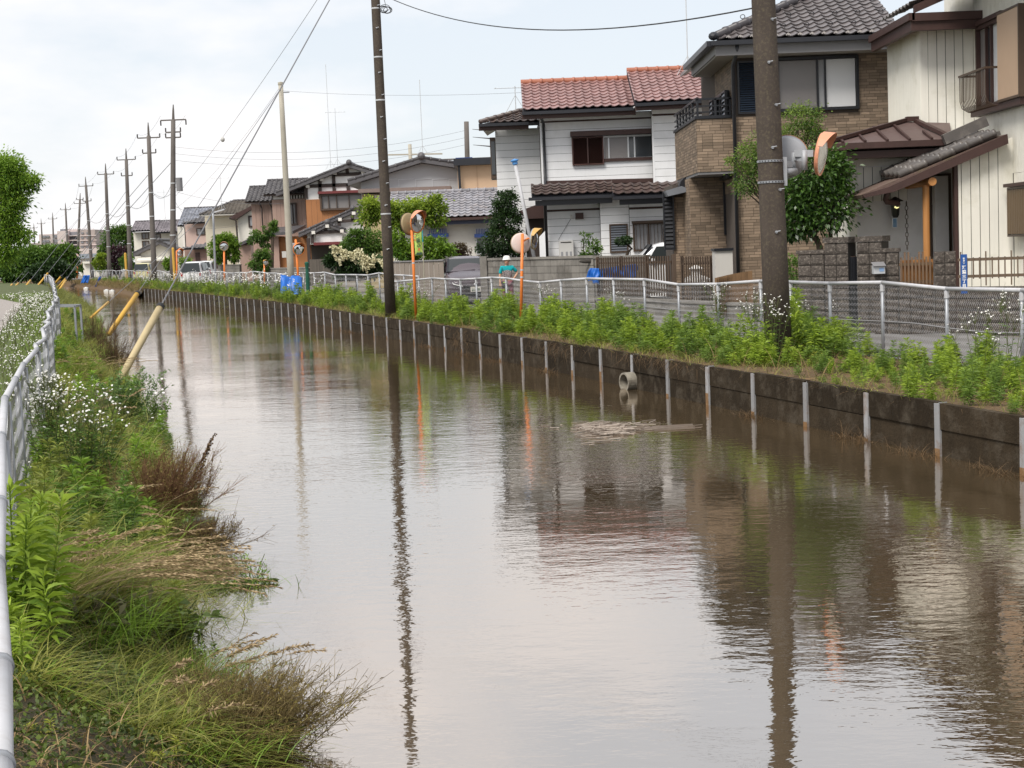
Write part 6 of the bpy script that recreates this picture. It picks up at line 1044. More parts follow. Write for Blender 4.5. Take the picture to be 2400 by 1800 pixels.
m_hat = mat('white_cloth', (.75, .73, .7), .85, .04); q = MB(); q.lathe((0, -.005, 1.445), Vector((0, .12, 1)), [(.128, -.035), (.112, .0), (.102, .05), (.075, .092), (.0, .105)], 20); q.lathe((0, -.005, 1.445), Vector((0, .12, 1)), [(.11, .004), (.124, -.037)], 20); q.build('hat', m_hat, wo_, smooth=True)
q = MB(); q.ico((0, .03, 1.39), (.09, .08, .075), 2); q.build('hair', mat('dark_hair', (.03, .025, .022), .6), wo_, smooth=True)
for s_ in (-1, 1):
    q = MB(); q.ico((s_ * .032, -.112, 1.395), (.014, .006, .006), 1); q.build('eye', m_black, wo_); q = MB(); q.ico((s_ * .105, -.06, .03), (.048, .11, .036), 2); q.build('shoe', mat('pink_white_shoe', (.6, .48, .48), .6), wo_, smooth=True)
    q = MB(); q.ico((s_ * .078, -.01, 1.39), (.012, .022, .03), 1); q.build('ear', m_skin, wo_)
q = MB(); q.ico((0, -.118, 1.368), (.014, .018, .02), 1); q.build('nose', m_skin, wo_); q = MB(); q.tube([(-.032, -.1, 1.338), (-.012, -.11, 1.327), (.012, -.11, 1.327), (.032, -.1, 1.338)], .009, 6); q.build('mouth', mat('lips', (.4, .12, .1), .5), wo_)
bag = thing('waist_bag', 'small dark shoulder bag with green tag at the person side', 'bag', (wp.x - .1, wp.y - .18, .75)); b_ = Vector(bag.location); q = MB(); q.box(b_.x - .06, b_.x + .06, b_.y - .03, b_.y + .04, .62, .82); q.build('bag_body', m_black, bag, bevel=.015); part(bag, 'tag', mat('lime_tag', (.4, .6, .1), .6), (b_.x - .03, b_.x + .02, b_.y - .036, b_.y - .031, .78, .81)); q = MB(); q.tube([(b_.x, b_.y, .82), (b_.x + .02, b_.y - .02, 1.0), (b_.x - .05, b_.y + .02, 1.25)], .008, 5); q.build('strap', m_black, bag)
# ================================================================ signs, banner, sheets
Ys = 26.05; sg = thing('street_name_sign', 'narrow blue street name plate with white characters on picket fence', 'sign', at(2262, 640, Ys)); x0, x1 = at(2252, 640, Ys).x, at(2267, 640, Ys).x; z0, z1 = at(2260, 688, Ys).z, at(2260, 596, Ys).z
part(sg, 'plate', mat('sign_blue', (.02, .085, .3), .4, .04), (x0, x1, Ys, Ys + .012, z0, z1)); m_wl = mat('white_lettering', (.8, .8, .8), .5, .02); xm = (x0 + x1) / 2
for i, ch_ in enumerate('取手市'): text('letter', ch_, .036, m_wl, sg, (xm, Ys - .003, z1 - .075 - i * .038), XA, ZA, .0012)
for i, ch_ in enumerate('双葉三丁目'): text('letter', ch_, .068, m_wl, sg, (xm, Ys - .003, z1 - .225 - i * .078), XA, ZA, .0025)
part(sg, 'lower_mark', m_wl, (xm - .03, xm - .022, Ys - .004, Ys - .001, z0 + .06, z0 + .09), (xm + .022, xm + .03, Ys - .004, Ys - .001, z0 + .06, z0 + .09))
def bs(x, y, Y): return at(940 + .10846 * x, 480 + .1085 * y, Y)
Yb_ = 47.6; fl = thing('banner', 'lime green vertical banner with dark characters on teal striped pole', 'banner', bs(478, 1190, Yb_)); q = MB(); q.tube([Vector((bs(485, 1500, Yb_).x, Yb_, .0)), bs(470, 800, Yb_)], .014, 8); q.build('pole', mat('bamboo_pole', (.35, .33, .25), .6), fl); q = MB(); q.tube([bs(470, 800, Yb_), bs(445, 300, Yb_)], .016, 8); q.build('pole_upper', mat('teal_pole', (.03, .3, .35), .5), fl)
P4 = [bs(272, 590, Yb_), bs(312, 1105, Yb_), bs(468, 1082, Yb_), bs(432, 330, Yb_), bs(262, 330, Yb_)]; vs = []; nx, nz_b = 7, 14
for j in range(nz_b + 1):
    f = j / nz_b; l_, r_ = P4[4].lerp(P4[1], f), P4[3].lerp(P4[2], f)
    for i in range(nx + 1): g = i / nx; p_ = l_.lerp(r_, g); vs.append(p_ + YA_ * .025 * math.sin(g * 4 + f * 5))
q = MB(); q.add(vs, [(j * (nx + 1) + i, j * (nx + 1) + i + 1, (j + 1) * (nx + 1) + i + 1, (j + 1) * (nx + 1) + i) for j in range(nz_b) for i in range(nx)]); fo = q.build('cloth', mat('lime_cloth', (.62, .78, .2), .7, .06, 4, trans=.35), fl, smooth=True); sm_ = fo.modifiers.new('s', 'SOLIDIFY'); sm_.thickness = .004
m_ink = mat('dark_green_ink', (.015, .05, .045), .7); m_rink = mat('red_ink', (.6, .08, .05), .7); rt = Vector((-1, 0, 0)); upb = (bs(350, 600, Yb_) - bs(392, 990, Yb_)).normalized()
for ch_, (bx_, by_), sz in (('に', (352, 615), .125), ('ご', (362, 700), .125), ('用', (374, 788), .135), ('心', (384, 878), .125)): text('character', ch_, sz, m_ink, fl, bs(bx_, by_, Yb_) + YA_ * -.045, rt, upb, .003)
text('exclamation', '!!', .105, m_rink, fl, bs(392, 968, Yb_) + YA_ * -.045, (rt + upb * .25).normalized(), (upb - rt * .25).normalized(), .006)
for i in range(5): p_ = bs(335 + i * 25, 1047 - i * 2, Yb_) + YA_ * -.04; q = MB(); q.bar(p_, p_ + XA * .035, .04, .01, up=YA_); q.build('small_mark', m_ink, fl)
for i in range(9): p_ = bs(322 + i * 15, 1080 - i * 2, Yb_) + YA_ * -.04; q = MB(); q.bar(p_, p_ + XA * .022, .025, .01, up=YA_); q.build('small_mark', m_ink, fl)
for i in range(3): p_ = bs(288 + i * 4, 640 + i * 60, Yb_) + YA_ * -.04; q = MB(); q.bar(p_, p_ + XA * .04, .03, .01, up=YA_); q.build('small_mark', m_rink, fl)
m_tarp = mat('blue_sheet', (.015, .13, .5), .4, .2, 6, trans=.1, bump=.3, bscale=14)
def tarp(label, C_, nu=12, nv=10, amp=.06, seed=1):
    r_ = random.Random(seed); a, b, c, d = [Vector(p) for p in C_]; n = (b - a).cross(d - a).normalized(); vs = []; ph = [r_.uniform(0, 6) for _ in range(6)]
    for j in range(nv + 1):
        for i in range(nu + 1):
            f, g = i / nu, j / nv; p_ = a.lerp(b, f).lerp(d.lerp(c, f), g); w = math.sin(f * 9 + ph[0] + g * 2) + .6 * math.sin(f * 21 + ph[1] - g * 3) + .5 * math.sin(g * 7 + ph[2] + f * 4); vs.append(p_ + n * w * amp + ZA * .03 * math.sin(f * 12 + ph[3]) * (1 - g))
    q = MB(); q.add(vs, [(j * (nu + 1) + i, j * (nu + 1) + i + 1, (j + 1) * (nu + 1) + i + 1, (j + 1) * (nu + 1) + i) for j in range(nv) for i in range(nu)]); o = q.build('tarpaulin', m_tarp, smooth=True); s_ = o.modifiers.new('s', 'SOLIDIFY'); s_.thickness = .01; return tag(o, label, 'tarpaulin')
tarp('blue net sheet hung on the fence below the pale pole', [at(657, 692, 63.5), at(708, 690, 63.5), at(708, 647, 64.2), at(658, 646, 64.2)], seed=2)
tarp('crumpled blue sheet slung over brown slat fence', [at(1374, 655, 40.85), at(1402, 668, 40.6), at(1404, 629, 40.6), at(1384, 628, 40.8)], amp=.04, seed=3); tarp('long blue sheet tied behind the brown slat fence', [at(1404, 655, 40.9), at(1492, 650, 39.6), at(1492, 618, 39.6), at(1404, 630, 40.9)], amp=.04, seed=4)
tarp('far blue sheet on the fence below the fifth pole', [at(188, 664, 150), at(206, 663, 150), at(212, 645, 150), at(196, 645, 150)], seed=5); tarp('narrow far blue sheet hanging towards the water', [at(221, 670, 146), at(226, 671, 146), at(238, 650, 147), at(234, 649, 147)], seed=6, amp=.1)
gr = thing('rolled_net', 'dark green rolled net standing against far fence', 'net roll', at(721, 660, 62)); p_ = at(721, 660, 62); q = MB(); q.lathe((p_.x, 62, .05), ZA, [(.04, 0), (.08, .1), (.085, .8), (.06, 1.2), (.09, 1.45), (.05, 1.5), (0, 1.5)], 10); q.build('roll', mat('dark_green_net', (.01, .08, .05), .8, .3, 12), gr)
for i, (u, v) in enumerate(((202, 678), (250, 684), (263, 685))): p_ = gp(u, v, WZ); o = thing('float_block', ['white float block in far canal, leftmost of three', 'white float block in far canal, middle of three', 'white float block in far canal, nearest the wall end'][i], 'float', p_); q = MB(); q.box(p_.x - .2, p_.x + .2, p_.y - .2, p_.y + .2, WZ - .1, WZ + .17); q.build('block', mat('white_foam', (.68, .67, .64), .7), o, bevel=.04); q = MB(); q.lathe((p_.x, p_.y, WZ + .17), ZA, [(.12, 0), (.1, .05), (0, .06)], 10); q.build('cap', m_silver, o)
# pipe frame on the left bank
def lb(u, v, z): return gp(u, v, z)
pfm = thing('pipe_frame', 'grey steel pipe frame projecting from left fence over the bank', 'pipe frame', (Xr(41), 41, 0)); a_ = Vector((Xr(40.5) + .05, 40.5, .78)); b_ = a_ + Vector((.62, -.1, -.02)); q = MB(); q.bar(a_, b_, .05); q.bar(a_ + Vector((.1, -.9, 0)), b_ + Vector((.1, -.9, 0)), .05); q.bar(b_, b_ + Vector((.1, -.9, 0)), .05); q.build('top_bar', m_galv, pfm)
for p_ in (b_, b_ + Vector((.1, -.9, 0))): q = MB(); q.bar((p_.x, p_.y, -.3), (p_.x, p_.y, .73), .05); q.build('leg', m_galv, pfm)
# yellow marker sleeves at far pole feet
for i, (u, Y) in enumerate(((413, 104), (300, 143), (161, 260), (179, 226))): p_ = at(u, 650, Y); q = MB(); q.tube([(p_.x, Y - .5, 0), (p_.x, Y - .5, 2.6)], .09 + .02 * i, 8); q.tube([(p_.x, Y - .5, 2.6), (p_.x, Y - .5, 2.66)], [.09 + .02 * i, .03], 8); tag(q.build('marker_post', m_guard_y), ['yellow marker post at foot of the transformer pole', 'yellow marker post at foot of the third pole', 'far yellow marker post near dark bush', 'far yellow marker post under white sign'][i], 'marker post')
# white vent pipe standing in front of the white house
wvp = thing('vent_pipe', 'tall leaning white vent pipe with blue cap before the white house', 'pipe', at(*Z3(795, 1590), 47.9)); b_, t_ = at(*Z3(797, 1600), 47.9), at(*Z3(657, 905), 47.9); q = MB(); q.tube([b_ - (t_ - b_) * .2, t_], .058, 14); q.build('tube', m_rail, wvp, smooth=True); q = MB(); q.lathe(t_, (t_ - b_), [(.06, 0), (.085, .02), (.085, .1), (.13, .12), (.13, .15), (0, .19)], 14); q.build('cap', mat('blue_cap2', (.1, .3, .65), .5), wvp)
antenna(*[at(*Z3(1935, 215), 49.5)[i] for i in range(3)], 2.9, 'tall tripod aerial on the red tiled roof', 5); antenna(*[at(*Z3(660, 500), 52)[i] for i in range(3)], .8, 'small aerial behind the white house left roof', 3)
antenna(*[at(520, 490, 122)[i] for i in range(3)], 2.6, 'small aerial above the cream house roof', 3); antenna(*[at(388, 520, 165)[i] for i in range(3)], 3.4, 'pole aerial above the ivory house', 3)
# floating reed raft
p0 = gp(1425, 1008, WZ); q = MB(); r_ = random.Random(5)
for i in range(520):
    a = r_.uniform(0, 6.283); rr = abs(r_.gauss(0, .5)) * (.8 + .25 * math.sin(3 * a + 1)); x, y = p0.x - .1 + math.cos(a) * rr * .6, p0.y + math.sin(a) * rr * 1.15; l_ = r_.uniform(.06, .32); th_ = r_.gauss(.1, .5); q.cur = r_.random(); q.bar((x, y, WZ + .008 + .05 * r_.random() * max(0, 1 - rr)), (x + math.cos(th_) * l_, y + math.sin(th_) * l_, WZ + .01 + .05 * r_.random() * max(0, 1 - rr)), r_.uniform(.004, .014), .006)
for i in range(14): x = p0.x + .35 + r_.random() * .25; y = p0.y - .15 + r_.gauss(0, .15); q.bar((x, y, WZ + .012), (x + r_.uniform(.25, .7), y + r_.gauss(0, .12), WZ + .012), .01, .008)
ra = q.build('floating_reeds', mat('dry_reed', (.09, .06, .04), .85, .25, 12, col2=(.55, .47, .4)), kind='stuff'); tag(ra, 'raft of floating dry reed debris on the canal', 'debris', kind='stuff')
# ================================================================ vegetation kit
def unit(a): return a / (np.linalg.norm(a, axis=1)[:, None] + 1e-9)
class Fol:
    def __init__(s): s.V, s.F, s.K, s.n = [], [], [], 0
    def _put(s, V, F, K): s.V.append(V.reshape(-1, 3)); s.F.append(F + s.n); s.K.append(K); s.n += V.reshape(-1, 3).shape[0]
    def leafs(s, P, D, L, W, k, droop=.25, mid=.45):
        P = np.asarray(P, float); n = len(P); D = unit(np.asarray(D, float)); R = rng.normal(size=(n, 3)); U = unit(np.cross(D, R)); L = np.broadcast_to(L, n)[:, None]; W = np.broadcast_to(W, n)[:, None]
        dz = np.array([[0, 0, -1.]]); V = np.empty((n, 4, 3)); V[:, 0] = P; V[:, 1] = P + D * L * mid + U * W / 2; V[:, 2] = P + D * L + dz * L * droop; V[:, 3] = P + D * L * mid - U * W / 2
        s._put(V, np.arange(n * 4).reshape(n, 4), np.broadcast_to(k, n).astype(float)); return s
    def blades(s, P, D, L, W, droop, k, segs=4):
        P = np.asarray(P, float); n = len(P); D = unit(np.asarray(D, float)); L = np.broadcast_to(L, n); W = np.broadcast_to(W, n); droop = np.broadcast_to(droop, n)
        H = D.copy(); H[:, 2] = 0; H = unit(H + rng.normal(size=(n, 3)) * [.02, .02, 0]); a = rng.normal(0, .9, n); S = np.c_[-H[:, 1] * np.cos(a) + H[:, 0] * np.sin(a), H[:, 0] * np.cos(a) + H[:, 1] * np.sin(a), np.zeros(n)]
        V = np.empty((n, segs + 1, 2, 3))
        for i in range(segs + 1):
            t = i / segs; c = P + D * (L * t)[:, None] + H * (droop * L * t * t * .6)[:, None] - np.array([[0, 0, 1.]]) * (droop * L * t * t * .75)[:, None]; w = (W * (1 - t * .93) * (.6 + .4 * min(1, t * 4)))[:, None] / 2; V[:, i, 0] = c - S * w; V[:, i, 1] = c + S * w
        b = (np.arange(n) * (segs + 1) * 2)[:, None]; F = np.concatenate([b + np.array([[2 * i, 2 * i + 1, 2 * i + 3, 2 * i + 2]]) for i in range(segs)]); s._put(V, F, np.tile(np.broadcast_to(k, n).astype(float), segs)); return s
    def stems(s, A, B, r, k):
        A, B = np.asarray(A, float), np.asarray(B, float); n = len(A); d = unit(B - A); a = unit(np.cross(d, rng.normal(size=(n, 3)))); b = np.cross(d, a); V = np.empty((n, 6, 3)); r = np.broadcast_to(r, n)[:, None]
        for i in range(3): w = (a * math.cos(i * 2.0944) + b * math.sin(i * 2.0944)) * r; V[:, i] = A + w; V[:, 3 + i] = B + w * .7
        bs_ = (np.arange(n) * 6)[:, None]; F = np.concatenate([bs_ + np.array([[i, (i + 1) % 3, 3 + (i + 1) % 3, 3 + i]]) for i in range(3)]); s._put(V, F, np.tile(np.broadcast_to(k, n).astype(float), 3)); return s
    def discs(s, P, N_, r, k):
        P = np.asarray(P, float); n = len(P); N_ = unit(np.asarray(N_, float)); a = unit(np.cross(N_, rng.normal(size=(n, 3)))); b = np.cross(N_, a); r = np.broadcast_to(r, n)[:, None]; V = np.empty((n, 6, 3))
        for i in range(6): V[:, i] = P + (a * math.cos(i * 1.0472) + b * math.sin(i * 1.0472)) * r + N_ * .1 * r * (1 if i % 2 else -1)
        bs_ = (np.arange(n) * 6)[:, None]; s._put(V, np.concatenate([bs_ + np.array([[0, 1, 2, 3]]), bs_ + np.array([[0, 3, 4, 5]])]), np.tile(np.broadcast_to(k, n).astype(float), 2)); return s
    def mesh(s, name, off=(0, 0, 0)): return np_mesh(name, np.concatenate(s.V) - np.array(off), np.concatenate(s.F), np.concatenate(s.K))
    def build(s, name, m_, par=None, kind=None): return obj(name, s.mesh(name, LOC.get(par, Vector()) if par else (0, 0, 0)), m_, par, kind)
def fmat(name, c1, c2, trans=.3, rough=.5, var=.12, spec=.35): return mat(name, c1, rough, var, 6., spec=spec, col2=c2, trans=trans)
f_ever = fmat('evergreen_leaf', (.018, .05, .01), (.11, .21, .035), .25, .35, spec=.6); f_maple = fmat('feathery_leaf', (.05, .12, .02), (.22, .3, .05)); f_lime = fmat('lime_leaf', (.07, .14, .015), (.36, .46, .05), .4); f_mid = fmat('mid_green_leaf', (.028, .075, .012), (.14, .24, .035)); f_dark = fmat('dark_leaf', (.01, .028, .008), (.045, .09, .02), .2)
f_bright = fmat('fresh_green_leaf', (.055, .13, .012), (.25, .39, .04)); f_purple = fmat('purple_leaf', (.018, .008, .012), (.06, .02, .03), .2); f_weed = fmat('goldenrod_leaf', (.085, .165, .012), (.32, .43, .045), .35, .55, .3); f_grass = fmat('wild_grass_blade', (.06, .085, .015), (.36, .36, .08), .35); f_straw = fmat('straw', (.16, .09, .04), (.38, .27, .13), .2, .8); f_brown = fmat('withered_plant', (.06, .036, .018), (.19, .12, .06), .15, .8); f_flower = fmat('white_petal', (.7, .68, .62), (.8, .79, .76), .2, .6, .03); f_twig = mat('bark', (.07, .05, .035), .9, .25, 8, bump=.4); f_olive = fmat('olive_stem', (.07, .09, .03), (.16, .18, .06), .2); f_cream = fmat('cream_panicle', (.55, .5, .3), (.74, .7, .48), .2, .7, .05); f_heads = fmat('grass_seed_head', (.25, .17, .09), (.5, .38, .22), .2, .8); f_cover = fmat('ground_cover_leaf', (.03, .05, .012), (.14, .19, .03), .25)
def crown(F, blobs, ls, sub=.38, dens=1.0, asp=.5):                 # blobs: (centre, radii, number of leaves)
    for c, r, n in blobs:
        c = np.array(c, float); r = np.array(r, float); m_ = max(6, int(n / 34)); q = unit(rng.normal(size=(m_, 3))); cc = c + q * r * (.45 + .5 * rng.random((m_, 1)) ** .6); sz = sub * r.min() * (.6 + .8 * rng.random(m_)); i = rng.integers(0, m_, n); off_ = rng.normal(size=(n, 3)) * .55; P = cc[i] + off_ * sz[i][:, None] * [1.15, 1.15, .8]
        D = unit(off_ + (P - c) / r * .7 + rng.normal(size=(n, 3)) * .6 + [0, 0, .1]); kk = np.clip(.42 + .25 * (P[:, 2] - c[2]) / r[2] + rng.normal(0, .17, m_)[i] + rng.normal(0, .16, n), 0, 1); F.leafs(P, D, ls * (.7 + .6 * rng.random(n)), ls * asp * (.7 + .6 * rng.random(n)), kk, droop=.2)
    return F
def tree(name, label, cat, base, trunks, blobs, ls, m_, group=None, sub=.38, asp=.5, bark=None):
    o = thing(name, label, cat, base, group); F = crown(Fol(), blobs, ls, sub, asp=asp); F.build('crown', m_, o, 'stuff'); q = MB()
    for tr in trunks: q.tube([p[:3] for p in tr], [p[3] for p in tr], 8)
    for c, r, n in blobs:
        for _ in range(max(2, min(7, n // 300))): st = Vector(random.choice(trunks)[-1][:3]); e = Vector(c) + Vector([random.uniform(-.7, .7) * r[j] for j in range(3)]); md = st.lerp(e, .5) + Vector((random.uniform(-.1, .1), 0, random.uniform(0, .15))) * (r[0] + .2); rr = trunks[0][-1][3]; q.tube([st, md, e], [rr * .6, rr * .4, rr * .15], 5)
    q.build('trunk', bark or f_twig, o); return o
zpx = lambda z, a, b, Y: at(*z(a, b), Y)
def pxb(z, a, b, Y, ra, rb, n, ry=None):                    # blob measured in a zone
    k = {id(Z1): .36166, id(Z3): .31646, id(Z4): .31646, id(Z5): .27125, id(Z6): .27125}.get(id(z), .3) * Y / FPX; c = zpx(z, a, b, Y); return (c, (ra * k, (ry or ra * k * .8), rb * k), n)
# ---- trees and shrubs among the houses
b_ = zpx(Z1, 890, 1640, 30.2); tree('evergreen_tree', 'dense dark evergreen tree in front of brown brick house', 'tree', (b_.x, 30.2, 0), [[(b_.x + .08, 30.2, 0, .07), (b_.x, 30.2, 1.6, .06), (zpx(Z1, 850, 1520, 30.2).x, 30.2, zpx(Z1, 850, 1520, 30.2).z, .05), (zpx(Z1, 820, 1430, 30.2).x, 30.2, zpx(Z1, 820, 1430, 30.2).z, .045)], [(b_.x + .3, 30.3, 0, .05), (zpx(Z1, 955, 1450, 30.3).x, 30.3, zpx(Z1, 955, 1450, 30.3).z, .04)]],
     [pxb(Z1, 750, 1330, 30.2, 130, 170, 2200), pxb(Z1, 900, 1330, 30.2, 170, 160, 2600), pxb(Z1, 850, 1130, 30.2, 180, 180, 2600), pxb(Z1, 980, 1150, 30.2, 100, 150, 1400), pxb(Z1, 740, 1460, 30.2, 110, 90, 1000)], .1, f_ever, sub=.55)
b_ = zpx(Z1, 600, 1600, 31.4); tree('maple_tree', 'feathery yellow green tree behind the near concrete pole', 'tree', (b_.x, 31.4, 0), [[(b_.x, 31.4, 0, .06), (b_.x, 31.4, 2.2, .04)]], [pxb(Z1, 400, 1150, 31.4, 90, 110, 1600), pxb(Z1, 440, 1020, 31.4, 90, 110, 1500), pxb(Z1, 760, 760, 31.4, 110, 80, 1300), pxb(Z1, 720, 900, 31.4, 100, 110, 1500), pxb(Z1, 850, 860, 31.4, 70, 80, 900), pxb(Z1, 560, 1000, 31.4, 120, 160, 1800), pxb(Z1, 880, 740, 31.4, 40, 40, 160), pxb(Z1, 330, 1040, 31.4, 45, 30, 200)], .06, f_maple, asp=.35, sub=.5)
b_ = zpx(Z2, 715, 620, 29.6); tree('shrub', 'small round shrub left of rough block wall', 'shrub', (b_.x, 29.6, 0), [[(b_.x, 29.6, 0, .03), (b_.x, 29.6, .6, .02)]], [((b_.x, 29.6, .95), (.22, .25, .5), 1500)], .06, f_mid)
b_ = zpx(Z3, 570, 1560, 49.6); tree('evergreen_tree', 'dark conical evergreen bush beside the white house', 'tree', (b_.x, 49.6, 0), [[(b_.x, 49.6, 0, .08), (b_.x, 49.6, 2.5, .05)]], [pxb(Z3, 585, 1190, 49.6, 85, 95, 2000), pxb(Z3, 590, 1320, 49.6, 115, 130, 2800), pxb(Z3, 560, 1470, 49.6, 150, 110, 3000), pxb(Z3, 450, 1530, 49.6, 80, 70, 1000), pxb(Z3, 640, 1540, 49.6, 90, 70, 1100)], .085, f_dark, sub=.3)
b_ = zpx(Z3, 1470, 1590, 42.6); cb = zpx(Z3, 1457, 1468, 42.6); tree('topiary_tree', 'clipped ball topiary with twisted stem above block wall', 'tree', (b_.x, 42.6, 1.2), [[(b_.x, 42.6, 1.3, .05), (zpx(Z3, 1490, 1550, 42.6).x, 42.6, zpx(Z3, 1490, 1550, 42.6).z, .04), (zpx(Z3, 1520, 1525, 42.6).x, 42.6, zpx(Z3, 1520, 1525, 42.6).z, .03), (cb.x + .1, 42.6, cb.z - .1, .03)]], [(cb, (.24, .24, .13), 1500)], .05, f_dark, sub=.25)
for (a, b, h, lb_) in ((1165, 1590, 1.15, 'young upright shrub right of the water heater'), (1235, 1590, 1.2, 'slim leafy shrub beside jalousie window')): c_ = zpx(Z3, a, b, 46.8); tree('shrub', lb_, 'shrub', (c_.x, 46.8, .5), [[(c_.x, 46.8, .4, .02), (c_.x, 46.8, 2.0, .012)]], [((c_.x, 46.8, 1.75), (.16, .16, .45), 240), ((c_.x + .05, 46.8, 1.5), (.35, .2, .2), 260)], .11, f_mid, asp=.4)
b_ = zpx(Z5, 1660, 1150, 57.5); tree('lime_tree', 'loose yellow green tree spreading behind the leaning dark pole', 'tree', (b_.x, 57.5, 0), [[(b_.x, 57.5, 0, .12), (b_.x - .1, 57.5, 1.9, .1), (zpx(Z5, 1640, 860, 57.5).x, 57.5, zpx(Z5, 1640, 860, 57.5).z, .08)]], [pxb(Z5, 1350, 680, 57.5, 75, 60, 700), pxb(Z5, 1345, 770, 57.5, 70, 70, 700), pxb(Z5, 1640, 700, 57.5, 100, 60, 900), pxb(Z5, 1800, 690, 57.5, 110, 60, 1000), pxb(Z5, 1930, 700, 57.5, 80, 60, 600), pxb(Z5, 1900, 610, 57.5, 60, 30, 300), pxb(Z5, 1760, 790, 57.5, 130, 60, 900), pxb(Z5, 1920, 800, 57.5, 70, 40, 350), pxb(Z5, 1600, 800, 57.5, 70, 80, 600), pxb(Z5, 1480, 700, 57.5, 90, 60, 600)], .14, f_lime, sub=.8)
def shrub(label, z, blobs, Y, ls, m_, **k): 
    bl = [pxb(z, *b[:2], Y, *b[2:5]) for b in blobs]; c = bl[0][0]; return tree('shrub', label, 'shrub', (c.x, Y, 0), [[(c.x, Y, 0, .05), (c.x, Y, max(.3, c.z - .2), .03)]], bl, ls, m_, **k)
shrub('broad green bush below the lime tree behind panel fence', Z5, [(1700, 1060, 120, 90, 1500), (1880, 1040, 130, 90, 1600), (2010, 1070, 80, 70, 800), (1600, 1000, 60, 130, 900)], 57, .13, f_bright); shrub('reddish brown hedge bush by low white house', Z5, [(2140, 1060, 75, 60, 1200)], 61, .09, fmat('red_brown_leaf', (.03, .012, .01), (.09, .07, .03)))
shrub('tall dark shrub behind white panicle hydrangea', Z5, [(1340, 980, 110, 110, 2000), (1230, 930, 80, 60, 900), (1410, 1080, 60, 110, 1000), (1180, 1010, 90, 60, 900)], 72, .13, f_mid)
hy = shrub('oak leaf hydrangea bush with drooping cream flower panicles', Z5, [(1230, 1190, 130, 90, 2200), (1080, 1130, 100, 70, 1300), (1380, 1190, 100, 90, 1500), (1020, 1150, 60, 40, 500), (1150, 1260, 110, 40, 900)], 68.5, .15, f_dark); F = Fol()
for (a, b) in ((1050, 1045), (1090, 1060), (1040, 1108), (1075, 1148), (1100, 1105), (1110, 1085), (1170, 1105), (1195, 1110), (1230, 1090), (1250, 1075), (1205, 1135), (1285, 1105), (1275, 1130), (1300, 1140), (1315, 1135), (1275, 1165), (1290, 1150), (1270, 1190), (1320, 1175), (1305, 1215), (1345, 1165), (1365, 1165), (1375, 1120), (1440, 1165), (1025, 1050), (1130, 1095)):
    c = np.array(zpx(Z5, a, b, 67.9)); n = 46; t = rng.random(n); P = c + np.c_[rng.normal(0, .07, n) * (1.1 - t), rng.normal(0, .06, n), (.18 - .4 * t)] + np.c_[.12 * t, 0 * t, 0 * t]; F.discs(P, rng.normal(size=(n, 3)) + [0, -1, .3], .045, rng.random(n))
F.build('flowers', f_cream, hy, 'stuff')
b_ = zpx(Z5, 500, 1250, 96.5); tree('garden_tree', 'cloud pruned garden tree in front of pink cladding', 'tree', (b_.x, 96.5, 0), [[(b_.x, 96.5, 0, .12), (b_.x + .2, 96.5, 3, .1), (zpx(Z5, 470, 960, 96.5).x, 96.5, zpx(Z5, 470, 960, 96.5).z, .07)]], [pxb(Z5, 400, 940, 96.5, 75, 50, 600), pxb(Z5, 340, 970, 96.5, 50, 30, 260), pxb(Z5, 485, 870, 96.5, 50, 50, 450), pxb(Z5, 515, 820, 96.5, 30, 35, 160), pxb(Z5, 450, 1000, 96.5, 40, 60, 300)], .17, f_mid); shrub('dense rounded shrub below the cloud pruned tree', Z5, [(410, 1090, 70, 50, 1200), (400, 1180, 75, 70, 1600), (450, 1150, 40, 90, 700)], 95.5, .14, f_mid)
b_ = zpx(Z5, 110, 1230, 110.5); tree('round_tree', 'round bright green tree behind single hooded mirror', 'tree', (b_.x, 110.5, 0), [[(b_.x, 110.5, 0, .15), (b_.x, 110.5, 2.6, .1)], [(b_.x + .5, 110.5, 0, .1), (b_.x + .7, 110.5, 2.6, .07)]], [pxb(Z5, 70, 1020, 110.5, 90, 80, 1700), pxb(Z5, 130, 1000, 110.5, 85, 75, 1500), pxb(Z5, 95, 950, 110.5, 70, 45, 700), pxb(Z5, 170, 1090, 110.5, 55, 80, 800), pxb(Z5, 40, 1110, 110.5, 50, 70, 700)], .2, f_bright)
for (bl, Y, m_, lb_, ls) in (([(1020, 1320, 120, 100, 2400), (1060, 1260, 90, 50, 900), (930, 1480, 70, 130, 1500), (1120, 1400, 60, 120, 900)], 182, f_mid, 'large dark green tree left of the ivory house', .3), ([(1020, 1470, 85, 80, 1700), (1000, 1560, 60, 60, 800)], 178, f_purple, 'dark purple leaved tree between poles', .28), ([(860, 1540, 50, 80, 1100), (880, 1480, 40, 40, 400)], 176, f_lime, 'yellow green small tree left of purple tree', .26), ([(1110, 1520, 65, 60, 900), (1140, 1580, 60, 40, 500)], 172, f_mid, 'dark bush in front of cream gable house', .26), ([(712, 1580, 25, 45, 400)], 215, f_mid, 'tiny tree in front of low ivory annex', .3)):
    o = shrub(lb_, Z6, bl, Y, ls, m_); o.name = 'tree'; o['category'] = 'tree'
shrub('clipped green hedge left of rose beige house', Z6, [(1445, 1540, 32, 55, 900), (1590, 1530, 60, 40, 900)], 132, .18, f_bright)
